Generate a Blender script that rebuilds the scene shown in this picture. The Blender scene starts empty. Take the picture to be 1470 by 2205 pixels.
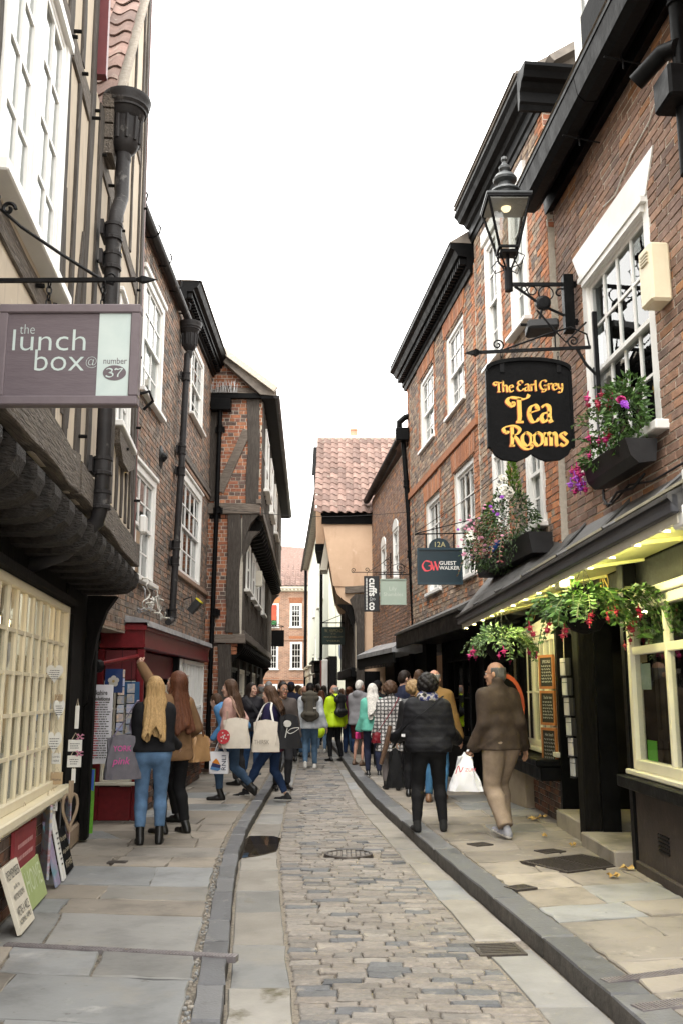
import bpy,math,random
import numpy as np
from mathutils import Vector,Matrix,Euler
RND=random.Random(11)
scn=bpy.context.scene
COL=scn.collection
PITCH=math.atan(387.5/2000)
cam_d=bpy.data.cameras.new('camera')
cam_d.sensor_fit='VERTICAL';cam_d.sensor_height=36.0;cam_d.lens=36.0*2000/2205
cam_d.clip_start=0.05;cam_d.clip_end=2000
cam=bpy.data.objects.new('camera',cam_d);COL.objects.link(cam)
cam.location=(0,0,1.6);cam.rotation_euler=(math.radians(90)+PITCH,0,0)
scn.camera=cam
SUN_EL,SUN_AZ=math.radians(62),math.radians(200)
world=bpy.data.worlds.new('World');scn.world=world;world.use_nodes=True
wn,wl=world.node_tree.nodes,world.node_tree.links
wn.clear()
w_out=wn.new('ShaderNodeOutputWorld');w_bg=wn.new('ShaderNodeBackground')
w_sky=wn.new('ShaderNodeTexSky');w_sky.sky_type='NISHITA';w_sky.sun_disc=False
w_sky.sun_elevation=SUN_EL;w_sky.sun_rotation=SUN_AZ;w_sky.dust_density=6;w_sky.air_density=1.0
w_hs=wn.new('ShaderNodeHueSaturation');w_hs.inputs['Saturation'].default_value=0.25
w_mix=wn.new('ShaderNodeMixRGB');w_mix.inputs[0].default_value=0.8
w_mix.inputs[2].default_value=(21.5,21.3,20.6,1)
w_bg.inputs['Strength'].default_value=0.1
wl.new(w_sky.outputs[0],w_hs.inputs['Color']);wl.new(w_hs.outputs[0],w_mix.inputs[1])
wl.new(w_mix.outputs[0],w_bg.inputs['Color']);wl.new(w_bg.outputs[0],w_out.inputs['Surface'])
sun_d=bpy.data.lights.new('sun','SUN');sun_d.energy=1.1;sun_d.angle=math.radians(25);sun_d.color=(1,.965,.91)
sun=bpy.data.objects.new('sun',sun_d);COL.objects.link(sun)
sun.rotation_euler=(math.pi/2-SUN_EL,0,math.pi-SUN_AZ)
vs=scn.view_settings
vs.view_transform='Standard';vs.look='None';vs.gamma=1;vs.use_curve_mapping=False;vs.exposure=1.3
LOC={}
UP=Vector((0,0,1))
_c,_s=math.cos(PITCH),math.sin(PITCH)
def proj(p):
 z=p[2]-1.6;f=p[1]*_c+z*_s
 if f<.1:return None
 return(735+2000*p[0]/f,1102.5-2000*(-p[1]*_s+z*_c)/f)
def lerp(tab,y):
 if y<=tab[0][0]:
  a,b=tab[0],tab[1]
 else:
  for a,b in zip(tab,tab[1:]):
   if y<=b[0]:break
 return a[1]+(b[1]-a[1])*(y-a[0])/(b[0]-a[0])
class Fr:
 """a wall's frame: a along it, b out of it, c up"""
 def __init__(s,o,u,n=None,w=None):
  s.o=Vector(o);s.u=Vector(u).normalized()
  s.w=Vector(w).normalized()if w is not None else UP.copy()
  s.n=Vector(n).normalized()if n is not None else s.u.cross(s.w)
 def p(s,a,b,c):return s.o+s.u*a+s.n*b+s.w*c
 def mat(s,a,b,c,sa=1,sb=1,sc=1):
  M=Matrix.Identity(4)
  for i,(ax,k)in enumerate(((s.u,sa),(s.n,sb),(s.w,sc))):
   for j in range(3):M[j][i]=ax[j]*k
  q=s.p(a,b,c)
  for j in range(3):M[j][3]=q[j]
  return M
def wallframe(x0,y0,x1,y1,side):
 u=Vector((x1-x0,y1-y0,0)).normalized()
 return Fr((x0,y0,0),u,Vector((u.y,-u.x,0))*side)
WORLD=Fr((0,0,0),(1,0,0),(0,1,0))
class MB:
 def __init__(s):s.v=[];s.f=[];s.m=[]
 def add(s,vs,fs,mi=0):
  o=len(s.v);s.v.extend(tuple(v)for v in vs)
  s.f.extend(tuple(i+o for i in f)for f in fs);s.m.extend([mi]*len(fs));return s
 def box(s,F,a0,a1,b0,b1,c0,c1,mi=0):
  vs=[F.p(a,b,c)for c in(c0,c1)for b in(b0,b1)for a in(a0,a1)]
  return s.add(vs,[(0,1,5,4),(1,3,7,5),(3,2,6,7),(2,0,4,6),(4,5,7,6),(0,2,3,1)],mi)
 def cbox(s,F,a0,a1,b0,b1,c0,c1,ch=.006,mi=0):
  """box with its edges taken off"""
  A,B,C=(a0,a1),(b0,b1),(c0,c1)
  idx={};vs=[]
  for i in(0,1):
   for j in(0,1):
    for k in(0,1):
     for ax in range(3):
      q=[A[i]+(ch if i==0 else-ch),B[j]+(ch if j==0 else-ch),C[k]+(ch if k==0 else-ch)]
      q[ax]=(A[i],B[j],C[k])[ax]
      idx[i,j,k,ax]=len(vs);vs.append(F.p(*q))
  fs=[]
  for v in(0,1):
   fs.append([idx[v,j,k,0]for j,k in((0,0),(1,0),(1,1),(0,1))])
   fs.append([idx[i,v,k,1]for i,k in((0,0),(1,0),(1,1),(0,1))])
   fs.append([idx[i,j,v,2]for i,j in((0,0),(1,0),(1,1),(0,1))])
  for x in(0,1):
   for y in(0,1):
    fs.append([idx[x,y,0,0],idx[x,y,1,0],idx[x,y,1,1],idx[x,y,0,1]])
    fs.append([idx[x,0,y,0],idx[x,1,y,0],idx[x,1,y,2],idx[x,0,y,2]])
    fs.append([idx[0,x,y,1],idx[1,x,y,1],idx[1,x,y,2],idx[0,x,y,2]])
    for k in(0,1):fs.append([idx[x,y,k,0],idx[x,y,k,1],idx[x,y,k,2]])
  return s.add(vs,fs,mi)
 def prism(s,F,poly,b0,b1,mi=0):
  n=len(poly)
  vs=[F.p(a,b0,c)for a,c in poly]+[F.p(a,b1,c)for a,c in poly]
  fs=[tuple(range(n)),tuple(range(2*n-1,n-1,-1))]+[(i,(i+1)%n,n+(i+1)%n,n+i)for i in range(n)]
  return s.add(vs,fs,mi)
 def sweep(s,pts,prof,up=UP,mi=0,caps=True):
  """profile (x,y) carried along a path"""
  pts=[Vector(p)for p in pts];n=len(prof);vs=[]
  for i,p in enumerate(pts):
   d=(pts[min(i+1,len(pts)-1)]-pts[max(i-1,0)]).normalized()
   sd=d.cross(up)
   sd=sd.normalized()if sd.length>1e-4 else d.orthogonal().normalized()
   u2=sd.cross(d)
   vs+=[p+sd*x+u2*y for x,y in prof]
  fs=[(i*n+j,i*n+(j+1)%n,(i+1)*n+(j+1)%n,(i+1)*n+j)for i in range(len(pts)-1)for j in range(n)]
  if caps:fs+=[tuple(range(n)),tuple(range(len(vs)-1,len(vs)-n-1,-1))]
  return s.add(vs,fs,mi)
 def tube(s,pts,r,seg=8,mi=0,caps=True):
  pts=[Vector(p)for p in pts];rs=r if isinstance(r,(list,tuple))else[r]*len(pts)
  vs=[];ref=None
  for i,p in enumerate(pts):
   d=(pts[min(i+1,len(pts)-1)]-pts[max(i-1,0)])
   if d.length<1e-6:d=Vector((0,0,1))
   d.normalize()
   if ref is None:ref=d.orthogonal().normalized()
   ref=ref-d*ref.dot(d)
   if ref.length<1e-4:ref=d.orthogonal()
   ref.normalize();q=d.cross(ref)
   vs+=[p+(ref*math.cos(t)+q*math.sin(t))*rs[i]for t in(2*math.pi*k/seg for k in range(seg))]
  fs=[(i*seg+j,i*seg+(j+1)%seg,(i+1)*seg+(j+1)%seg,(i+1)*seg+j)for i in range(len(pts)-1)for j in range(seg)]
  if caps:fs+=[tuple(range(seg-1,-1,-1)),tuple(range(len(vs)-seg,len(vs)))]
  return s.add(vs,fs,mi)
 def lathe(s,prof,o,axis=UP,seg=16,mi=0,a0=0,a1=2*math.pi,ref=None):
  o=Vector(o);ax=Vector(axis).normalized();r0=Vector(ref)if ref is not None else ax.orthogonal().normalized();q=ax.cross(r0)
  full=abs(a1-a0)>6.28;n=seg if full else seg+1;vs=[]
  for r,z in prof:
   vs+=[o+ax*z+(r0*math.cos(a0+(a1-a0)*k/seg)+q*math.sin(a0+(a1-a0)*k/seg))*max(r,1e-4)for k in range(n)]
  fs=[(i*n+j,i*n+(j+1)%n,(i+1)*n+(j+1)%n,(i+1)*n+j)for i in range(len(prof)-1)for j in range(seg)]
  fs+=[tuple(range(n-1,-1,-1)),tuple(range(len(vs)-n,len(vs)))]
  return s.add(vs,fs,mi)
 def grid(s,rows,mi=0):
  n=len(rows[0]);vs=[v for r in rows for v in r]
  return s.add(vs,[(i*n+j,i*n+j+1,(i+1)*n+j+1,(i+1)*n+j)for i in range(len(rows)-1)for j in range(n-1)],mi)
 def join(s,o,M=None,mi=None):
  k=len(s.v)
  s.v.extend([tuple(M@Vector(v))for v in o.v]if M is not None else o.v)
  s.f.extend(tuple(i+k for i in f)for f in o.f);s.m.extend(o.m if mi is None else[mi]*len(o.m));return s
def beam(mb,p0,p1,w,h,up=UP,mi=0,ch=0):
 p0,p1=Vector(p0),Vector(p1);d=(p1-p0);L=d.length;d.normalize()
 sd=d.cross(Vector(up))
 sd=sd.normalized()if sd.length>1e-3 else d.orthogonal().normalized()
 F=Fr(p0,d,sd,sd.cross(d))
 if ch:mb.cbox(F,0,L,-w/2,w/2,-h/2,h/2,ch,mi)
 else:mb.box(F,0,L,-w/2,w/2,-h/2,h/2,mi)
def mkmesh(name,mb,mats,loc=Vector(),smooth=False):
 me=bpy.data.meshes.new(name)
 v=np.array(mb.v,dtype=float)-np.array(loc)
 me.from_pydata(v.tolist(),[],mb.f)
 for m in mats:me.materials.append(m)
 if len(mats)>1:me.polygons.foreach_set('material_index',mb.m)
 if smooth is True:me.polygons.foreach_set('use_smooth',[True]*len(me.polygons))
 elif smooth:me.polygons.foreach_set('use_smooth',[True]*len(me.polygons));me.set_sharp_from_angle(angle=math.radians(smooth))
 me.update()
 return me
def obj(name,mb,mats,parent=None,smooth=False,kind=None,label=None):
 mats=mats if isinstance(mats,(list,tuple))else[mats]
 loc=LOC[parent.name]if parent is not None else Vector()
 o=bpy.data.objects.new(name,mkmesh(name,mb,mats,loc,smooth));COL.objects.link(o)
 if parent is not None:o.parent=parent
 LOC[o.name]=loc
 if kind:o['kind']=kind
 if label:o['label']=label
 return o
def struct(name,mb,mats):return obj(name,mb,mats,kind='structure')
def thing(name,label,cat,loc,group=None):
 o=bpy.data.objects.new(name,None);COL.objects.link(o);o.location=loc;o.empty_display_size=.2
 o['label']=label;o['category']=cat
 if group:o['group']=group
 LOC[o.name]=Vector(loc);return o
def solid(name,mb,mats,label,cat,group=None,smooth=False):
 mats=mats if isinstance(mats,(list,tuple))else[mats]
 a=np.array(mb.v);loc=Vector(((a[:,0].min()+a[:,0].max())/2,(a[:,1].min()+a[:,1].max())/2,a[:,2].min()))
 o=bpy.data.objects.new(name,mkmesh(name,mb,mats,loc,smooth));COL.objects.link(o);o.location=loc
 o['label']=label;o['category']=cat
 if group:o['group']=group
 LOC[o.name]=loc;return o
def piece(name,me,parent,M,mat=None):
 o=bpy.data.objects.new(name,me);COL.objects.link(o);o.parent=parent
 o.matrix_basis=Matrix.Translation(-LOC[parent.name])@M
 return o
_txt={}
def text_mb(body,size=1,shear=0,offset=0,align='CENTER',extrude=0,spacing=1,line=1):
 """lettering as flat outlines in (x, y), at z = 0"""
 cu=bpy.data.curves.new('lettering','FONT');cu.body=body;cu.size=size;cu.shear=shear;cu.offset=offset
 cu.align_x=align;cu.align_y='CENTER';cu.extrude=extrude;cu.space_character=spacing;cu.space_line=line;cu.resolution_u=3
 o=bpy.data.objects.new('lettering',cu);COL.objects.link(o)
 me=bpy.data.meshes.new_from_object(o.evaluated_get(bpy.context.evaluated_depsgraph_get()))
 mb=MB();mb.v=[tuple(v.co)for v in me.vertices];mb.f=[tuple(p.vertices)for p in me.polygons];mb.m=[0]*len(mb.f)
 bpy.data.objects.remove(o);bpy.data.curves.remove(cu);bpy.data.meshes.remove(me)
 return mb
def put_text(mb,body,F,a,b,c,size,mi=0,width=None,**k):
 """text on a board: F.u runs with the reading direction, F.w up, b proud of the face"""
 t=text_mb(body,size,**k)
 if not t.v:return
 sx=1
 if width:
  xs=[v[0]for v in t.v];sx=width/(max(xs)-min(xs))
 o=len(mb.v)
 mb.add([F.p(a+v[0]*sx,b,c+v[1])for v in t.v],t.f,mi)
def ribbon(mb,pts,F,a,b,c,sc,w0,w1,nib=.6,mi=0,n=8,closed=False):
 """a pen stroke: smooth line of varying width, laid on a board"""
 P=[Vector((x,y))for x,y in pts];out=[]
 m=len(P)
 for i in range(m-(0 if closed else 1)):
  g=lambda j:P[j%m]if closed else P[max(0,min(m-1,j))]
  p0,p1,p2,p3=g(i-1),g(i),g(i+1),g(i+2)
  for k in range(n):
   t=k/n
   out.append(.5*((2*p1)+(p2-p0)*t+(2*p0-5*p1+4*p2-p3)*t*t+(3*p1-p0-3*p2+p3)*t**3))
 out.append(P[0]if closed else P[-1])
 L,Rr=[],[]
 nb=Vector((math.cos(nib),math.sin(nib)))
 for i,p in enumerate(out):
  d=out[min(i+1,len(out)-1)]-out[max(i-1,0)]
  if d.length<1e-6:d=Vector((1,0))
  d.normalize();w=w0+(w1-w0)*abs(d.x*nb.y-d.y*nb.x)
  q=Vector((-d.y,d.x))*w/2
  L.append(p+q);Rr.append(p-q)
 mb.grid([[F.p(a+p.x*sc,b,c+p.y*sc)for p in L],[F.p(a+p.x*sc,b,c+p.y*sc)for p in Rr]],mi)
def _ramp(nt,cols,interp='LINEAR',lo=.3,hi=.7):
 r=nt.nodes.new('ShaderNodeValToRGB');e=r.color_ramp;e.interpolation=interp
 while len(e.elements)<len(cols):e.elements.new(.5)
 n=len(cols)
 for i,c in enumerate(cols):
  e.elements[i].position=(lo+(hi-lo)*i/max(1,n-1))if interp=='LINEAR' else i/n
  e.elements[i].color=(*c,1)
 return r
def g3(v):return(v,v,v)
def mk(name,cols,rough=.7,scale=5,detail=5,bump=0,bscale=60,pieces=None,stretch=(1,1,1),spec=.4,metal=0,stain=None,emit=0,dist=.01,rvar=0,lo=.3,hi=.7,sheen=0,bstretch=None,voro=0):
 m=bpy.data.materials.new(name);m.use_nodes=True;nt=m.node_tree;N,L=nt.nodes,nt.links
 b=N['Principled BSDF']
 b.inputs['Roughness'].default_value=rough;b.inputs['Specular IOR Level'].default_value=spec;b.inputs['Metallic'].default_value=metal
 geo=N.new('ShaderNodeNewGeometry')
 mp=N.new('ShaderNodeMapping');mp.inputs['Scale'].default_value=stretch;L.new(geo.outputs['Position'],mp.inputs[0])
 if len(cols)==1:cols=[cols[0],tuple(x*.9 for x in cols[0])]
 no=N.new('ShaderNodeTexNoise');no.inputs['Scale'].default_value=scale;no.inputs['Detail'].default_value=detail;no.inputs['Roughness'].default_value=.62
 L.new(mp.outputs[0],no.inputs['Vector'])
 cr=_ramp(nt,cols,lo=lo,hi=hi);L.new(no.outputs[0],cr.inputs[0]);col=cr.outputs[0]
 if pieces:
  oi=N.new('ShaderNodeObjectInfo')
  ad=N.new('ShaderNodeMath');ad.operation='ADD';L.new(oi.outputs['Random'],ad.inputs[0]);L.new(geo.outputs['Random Per Island'],ad.inputs[1])
  fr=N.new('ShaderNodeMath');fr.operation='FRACT';L.new(ad.outputs[0],fr.inputs[0])
  pr=_ramp(nt,pieces,'CONSTANT');L.new(fr.outputs[0],pr.inputs[0])
  mx=N.new('ShaderNodeMixRGB');mx.blend_type='MULTIPLY';mx.inputs[0].default_value=1;L.new(pr.outputs[0],mx.inputs[1]);L.new(col,mx.inputs[2]);col=mx.outputs[0]
  m2=N.new('ShaderNodeMath');m2.operation='MULTIPLY_ADD';f2=N.new('ShaderNodeMath');f2.operation='MULTIPLY';f2.inputs[1].default_value=7.31
  L.new(fr.outputs[0],f2.inputs[0]);f3=N.new('ShaderNodeMath');f3.operation='FRACT';L.new(f2.outputs[0],f3.inputs[0])
  L.new(f3.outputs[0],m2.inputs[0]);m2.inputs[1].default_value=.42;m2.inputs[2].default_value=.79
  mv=N.new('ShaderNodeMixRGB');mv.blend_type='MULTIPLY';mv.inputs[0].default_value=1;L.new(col,mv.inputs[1]);L.new(m2.outputs[0],mv.inputs[2]);col=mv.outputs[0]
 for st in(stain or[]):
  sc,ssc,slo,shi=st[:4]
  sn=N.new('ShaderNodeTexNoise');sn.inputs['Scale'].default_value=ssc;sn.inputs['Detail'].default_value=6;sn.inputs['Roughness'].default_value=.65
  if len(st)>4:
   sm=N.new('ShaderNodeMapping');sm.inputs['Scale'].default_value=st[4];L.new(geo.outputs['Position'],sm.inputs[0]);L.new(sm.outputs[0],sn.inputs['Vector'])
  else:L.new(geo.outputs['Position'],sn.inputs['Vector'])
  mr=N.new('ShaderNodeMapRange');mr.inputs[1].default_value=slo;mr.inputs[2].default_value=shi;L.new(sn.outputs[0],mr.inputs[0])
  sx=N.new('ShaderNodeMixRGB');L.new(mr.outputs[0],sx.inputs[0]);L.new(col,sx.inputs[1]);sx.inputs[2].default_value=(*sc,1);col=sx.outputs[0]
 L.new(col,b.inputs['Base Color'])
 if rvar:
  mr=N.new('ShaderNodeMapRange');mr.inputs[3].default_value=rough-rvar;mr.inputs[4].default_value=rough+rvar;mr.inputs[1].default_value=.3;mr.inputs[2].default_value=.7
  L.new(no.outputs[0],mr.inputs[0]);L.new(mr.outputs[0],b.inputs['Roughness'])
 if bump:
  bn=N.new('ShaderNodeTexNoise');bn.inputs['Scale'].default_value=bscale;bn.inputs['Detail'].default_value=4
  if bstretch:
   bm=N.new('ShaderNodeMapping');bm.inputs['Scale'].default_value=bstretch;L.new(geo.outputs['Position'],bm.inputs[0]);L.new(bm.outputs[0],bn.inputs['Vector'])
  else:L.new(mp.outputs[0],bn.inputs['Vector'])
  bp=N.new('ShaderNodeBump');bp.inputs['Strength'].default_value=bump;bp.inputs['Distance'].default_value=dist
  L.new(bn.outputs[0],bp.inputs['Height']);L.new(bp.outputs[0],b.inputs['Normal'])
 if sheen:b.inputs['Sheen Weight'].default_value=sheen
 if emit:b.inputs['Emission Strength'].default_value=emit;L.new(col,b.inputs['Emission Color'])
 return m
def glassmat(name,tint=(.75,.78,.78),refl=1.0,rough=.02,ior=1.6):
 m=bpy.data.materials.new(name);m.use_nodes=True;nt=m.node_tree;N,L=nt.nodes,nt.links;N.clear()
 o=N.new('ShaderNodeOutputMaterial');mx=N.new('ShaderNodeMixShader');tr=N.new('ShaderNodeBsdfTransparent');gl=N.new('ShaderNodeBsdfGlossy')
 tr.inputs[0].default_value=(*tint,1);gl.inputs['Roughness'].default_value=rough;gl.inputs[0].default_value=(*g3(refl),1)
 fr=N.new('ShaderNodeFresnel');fr.inputs[0].default_value=ior
 no=N.new('ShaderNodeTexNoise');no.inputs['Scale'].default_value=3.5;geo=N.new('ShaderNodeNewGeometry');L.new(geo.outputs['Position'],no.inputs['Vector'])
 bp=N.new('ShaderNodeBump');bp.inputs['Strength'].default_value=.12;bp.inputs['Distance'].default_value=.01;L.new(no.outputs[0],bp.inputs['Height']);L.new(bp.outputs[0],gl.inputs['Normal'])
 bf=N.new('ShaderNodeMath');bf.operation='SUBTRACT';bf.inputs[0].default_value=1;L.new(geo.outputs['Backfacing'],bf.inputs[1]);ml=N.new('ShaderNodeMath');ml.operation='MULTIPLY';L.new(fr.outputs[0],ml.inputs[0]);L.new(bf.outputs[0],ml.inputs[1]);L.new(ml.outputs[0],mx.inputs[0]);L.new(tr.outputs[0],mx.inputs[1]);L.new(gl.outputs[0],mx.inputs[2]);L.new(mx.outputs[0],o.inputs[0])
 return m
def flat(name,c,rough=.5,**k):return mk(name,[c,tuple(x*.93 for x in c)],rough,**k)
W_,B_=[g3(.78),g3(1.05)],[g3(.6),g3(1.1)]
T={}
T['brick_brown']=mk('brown brick',[g3(.6),g3(1.15)],.85,14,pieces=[(.23,.175,.14),(.29,.19,.135),(.18,.145,.12),(.33,.205,.14),(.26,.205,.165),(.14,.12,.105),(.28,.185,.14)],bump=.5,bscale=90,stain=[((.36,.32,.27),9,.6,.8),((.09,.075,.065),1.1,.56,.88,(2.2,2.2,.5))])
T['brick_red']=mk('orange red brick',[g3(.65),g3(1.15)],.85,16,pieces=[(.35,.13,.07),(.42,.165,.085),(.31,.125,.075),(.45,.2,.11),(.23,.115,.085),(.38,.15,.075),(.15,.1,.082)],bump=.5,bscale=90,stain=[((.42,.33,.24),7,.62,.8)])
T['brick_warm']=mk('warm brown brick',[g3(.65),g3(1.12)],.85,12,pieces=[(.28,.17,.12),(.31,.185,.13),(.25,.155,.115),(.34,.19,.12),(.23,.15,.12),(.3,.185,.135),(.4,.2,.1),(.27,.175,.135),(.21,.14,.112),(.33,.2,.14),(.29,.18,.13),(.26,.165,.125)],bump=.45,bscale=80,stain=[((.42,.36,.3),6,.62,.82),((.13,.085,.065),1.1,.58,.9,(2.2,2.2,.5))])
T['brick_mixed']=mk('mixed buff and plum brick',[g3(.6),g3(1.15)],.87,14,pieces=[(.36,.265,.19),(.24,.175,.14),(.42,.32,.235),(.17,.13,.112),(.38,.22,.14),(.32,.25,.19),(.29,.21,.16),(.2,.155,.13),(.4,.29,.2)],bump=.5,bscale=90,stain=[((.46,.4,.33),8,.58,.8),((.13,.1,.08),1.1,.58,.9,(2.2,2.2,.5))])
T['brick_orange']=mk('orange dressing brick',[g3(.7),g3(1.12)],.85,14,pieces=[(.42,.17,.08),(.48,.2,.09),(.36,.15,.08),(.4,.2,.12)],bump=.45,bscale=90)
T['brick_dark']=mk('sooty plinth brick',[g3(.6),g3(1.15)],.85,14,pieces=[(.12,.075,.055),(.18,.09,.06),(.09,.065,.055),(.23,.11,.065),(.14,.1,.08)],bump=.5,bscale=90)
T['mortar']=mk('pale lime mortar',[(.46,.41,.34),(.6,.55,.47)],.95,25,bump=.4,bscale=120)
T['mortar_dark']=mk('grey brown mortar',[(.3,.265,.22),(.44,.39,.33)],.95,25,bump=.4,bscale=120)
T['plaster']=mk('cream lime plaster',[(.49,.415,.32),(.57,.49,.385)],.9,3,bump=.25,bscale=140,dist=.004,stain=[((.27,.225,.18),5,.54,.8,(3,3,.35)),((.6,.53,.43),9,.6,.75),((.3,.25,.2),1.5,.58,.85)])
T['plaster_orange']=mk('orange plaster',[(.62,.43,.29),(.69,.49,.34)],.9,3,bump=.3,bscale=120,dist=.004,stain=[((.5,.31,.2),1.6,.52,.8,(1.5,1.5,.5)),((.78,.6,.45),4,.62,.8)])
T['plaster_pale']=mk('pale green plaster',[(.63,.66,.55),(.7,.72,.61)],.9,3,bump=.2,bscale=90,stain=[((.5,.52,.44),2,.55,.8,(1,1,.3))])
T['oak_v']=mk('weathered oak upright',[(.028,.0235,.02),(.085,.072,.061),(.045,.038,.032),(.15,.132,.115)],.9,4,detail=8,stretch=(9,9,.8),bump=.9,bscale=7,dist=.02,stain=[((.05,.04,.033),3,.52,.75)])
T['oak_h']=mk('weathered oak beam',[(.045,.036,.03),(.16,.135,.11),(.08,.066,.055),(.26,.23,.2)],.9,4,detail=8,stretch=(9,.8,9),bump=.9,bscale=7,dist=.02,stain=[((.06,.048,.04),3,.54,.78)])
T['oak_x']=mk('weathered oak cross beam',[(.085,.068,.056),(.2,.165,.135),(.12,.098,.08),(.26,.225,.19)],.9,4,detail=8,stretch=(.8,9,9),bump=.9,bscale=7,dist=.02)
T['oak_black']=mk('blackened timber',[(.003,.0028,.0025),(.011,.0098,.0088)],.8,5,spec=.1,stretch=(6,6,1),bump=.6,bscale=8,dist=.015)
T['black_paint']=mk('black gloss paint',[(.003,.0031,.0033),(.007,.007,.0073)],.45,spec=.07,scale=6,bump=.25,bscale=20,rvar=.1)
T['black_matt']=mk('black matt paint',[(.003,.003,.0033),(.0065,.0065,.007)],.7,6,spec=.1,bump=.3,bscale=30)
T['iron']=mk('painted iron',[(.004,.004,.0045),(.01,.01,.011)],.45,12,spec=.12,bump=.2,bscale=50)
T['pipe_grey']=mk('grey brown painted cast iron',[(.016,.015,.0158),(.034,.031,.031)],.5,5,spec=.2,bump=.25,bscale=30,stain=[((.16,.15,.14),7,.6,.75)])
T['white']=mk('white gloss paint',[(.74,.73,.70),(.82,.81,.78)],.4,4,bump=.12,bscale=25,stain=[((.6,.57,.52),6,.64,.85)])
T['cream']=mk('cream gloss paint',[(.70,.62,.44),(.77,.69,.5)],.42,4,bump=.12,bscale=25)
T['offwhite']=mk('ivory paint',[(.70,.66,.55),(.77,.73,.62)],.42,4,bump=.12,bscale=25)
T['red_paint']=mk('dark red gloss paint',[(.115,.008,.011),(.18,.013,.017)],.35,5,bump=.2,bscale=20,stretch=(3,.5,3),stain=[((.2,.02,.02),3,.55,.8)])
T['maroon']=mk('maroon board',[(.1,.014,.017),(.14,.02,.024)],.45,5,bump=.15,bscale=20)
T['lead']=mk('dressed lead',[(.2,.2,.205),(.42,.42,.43)],.5,6,bump=.5,bscale=9,dist=.02,metal=.1)
T['tile']=mk('old clay pantile',[g3(.7),g3(1.15)],.85,9,pieces=[(.178,.110,.089),(.200,.125,.102),(.162,.103,.084),(.213,.138,.113),(.183,.117,.097),(.149,.096,.080)],bump=.4,bscale=50,stain=[((.3,.27,.22),7,.6,.75),((.09,.08,.06),22,.7,.78)])
T['slate']=mk('old stone slate',[(.16,.14,.12),(.3,.26,.22)],.85,6,bump=.5,bscale=30,pieces=[g3(.9),g3(1.1),g3(.75)])
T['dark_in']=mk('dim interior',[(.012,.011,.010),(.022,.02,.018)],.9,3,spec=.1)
T['glass']=glassmat('old window glass',ior=1.75)
T['shopglass']=glassmat('shop window glass',(.86,.87,.86))
T['curtain']=mk('net curtain',[(.6,.6,.58),(.75,.75,.72)],.9,4,stretch=(14,14,.5),bump=.5,bscale=6,dist=.03)
T['terracotta']=mk('terracotta',[(.42,.22,.14),(.5,.28,.19)],.85,8,bump=.2)
T['wood_lt']=mk('worn brown timber',[(.2,.14,.09),(.33,.25,.17)],.8,5,stretch=(8,8,1),bump=.4,bscale=10)
T['rope']=mk('twine',[(.5,.42,.3),(.62,.53,.4)],.95,60)
T['black_plastic']=mk('black plastic',[(.012,.012,.013),(.02,.02,.021)],.5,8,bump=.1)
T['steel']=mk('galvanised wire',[(.45,.45,.45),(.6,.6,.6)],.4,20,metal=.8)
T['cable']=mk('pale cable',[(.55,.53,.48),(.7,.68,.62)],.6,20)
T['rubber']=mk('black rubber',[(.016,.016,.017),(.03,.03,.03)],.6,10)
KL=[(1,-.33),(4.7,-.56),(6,-.68),(8,-.87),(9.5,-.99),(11,-1.06),(13.4,-1.10),(16,-1.13),(22,-1.27),(30,-1.5),(45,-2.6),(60,-4.2)]
KR=[(1,1.58),(4.2,1.40),(5.1,1.33),(6.2,1.22),(8.2,1.0),(10.5,.78),(14.2,.44),(18.3,.2),(25,-.1),(35,-.75),(60,-3.1)]
SL=[(1,.05),(4.95,-.22),(6.7,-.38),(8.4,-.52),(10,-.65),(13.6,-.78),(19.8,-.91),(30,-1.2),(60,-3.9)]
SR=[(1,1.3),(4.95,1.01),(6.7,.83),(8.6,.67),(11,.45),(13.6,.23),(17.8,.04),(25,-.3),(35,-.95),(60,-3.4)]
WL=[(1,-1.6),(10.6,-2.78),(10.7,-3.3),(18,-3.3),(60,-5)]
WR=[(1,2.95),(14,2.95),(20,1.75),(30,.6),(60,-1.6)]
T['soil']=mk('town ground',[(.14,.12,.1),(.2,.18,.15)],.95,3,bump=.3)
T['bed']=mk('sandy joint grit',[(.17,.148,.12),(.31,.27,.22)],.95,60,bump=.8,bscale=160,stain=[((.06,.055,.045),26,.56,.72)])
T['bed_dark']=mk('dirty joint grit',[(.12,.105,.085),(.3,.26,.21)],.95,50,bump=.8,bscale=150,stain=[((.04,.037,.03),18,.5,.7)])
T['sett']=mk('worn setts',[g3(.66),g3(1.14)],.62,26,pieces=[(.237,.209,.181),(.218,.194,.170),(.261,.232,.202),(.226,.202,.178),(.244,.213,.184),(.220,.199,.176),(.208,.190,.171),(.237,.209,.181),(.140,.142,.145),(.256,.232,.203),(.231,.202,.174),(.218,.194,.168),(.246,.219,.190),(.112,.114,.119)],bump=.7,bscale=38,dist=.014,rvar=.14,stain=[((.38,.335,.275),5,.58,.76),((.1,.09,.075),16,.67,.8)])
T['flag']=mk('riven sandstone flags',[g3(.58),g3(1.0),g3(1.16)],.68,2.6,detail=8,pieces=[(.249,.235,.211),(.262,.232,.194),(.213,.216,.213),(.277,.243,.202),(.235,.232,.221),(.263,.239,.208),(.205,.209,.209)],bump=.45,bscale=16,dist=.012,rvar=.1,stain=[((.5,.47,.42),3.2,.6,.78),((.12,.105,.09),11,.62,.76),((.17,.15,.125),1.3,.54,.82),((.09,.08,.07),60,.7,.78)])
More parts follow.
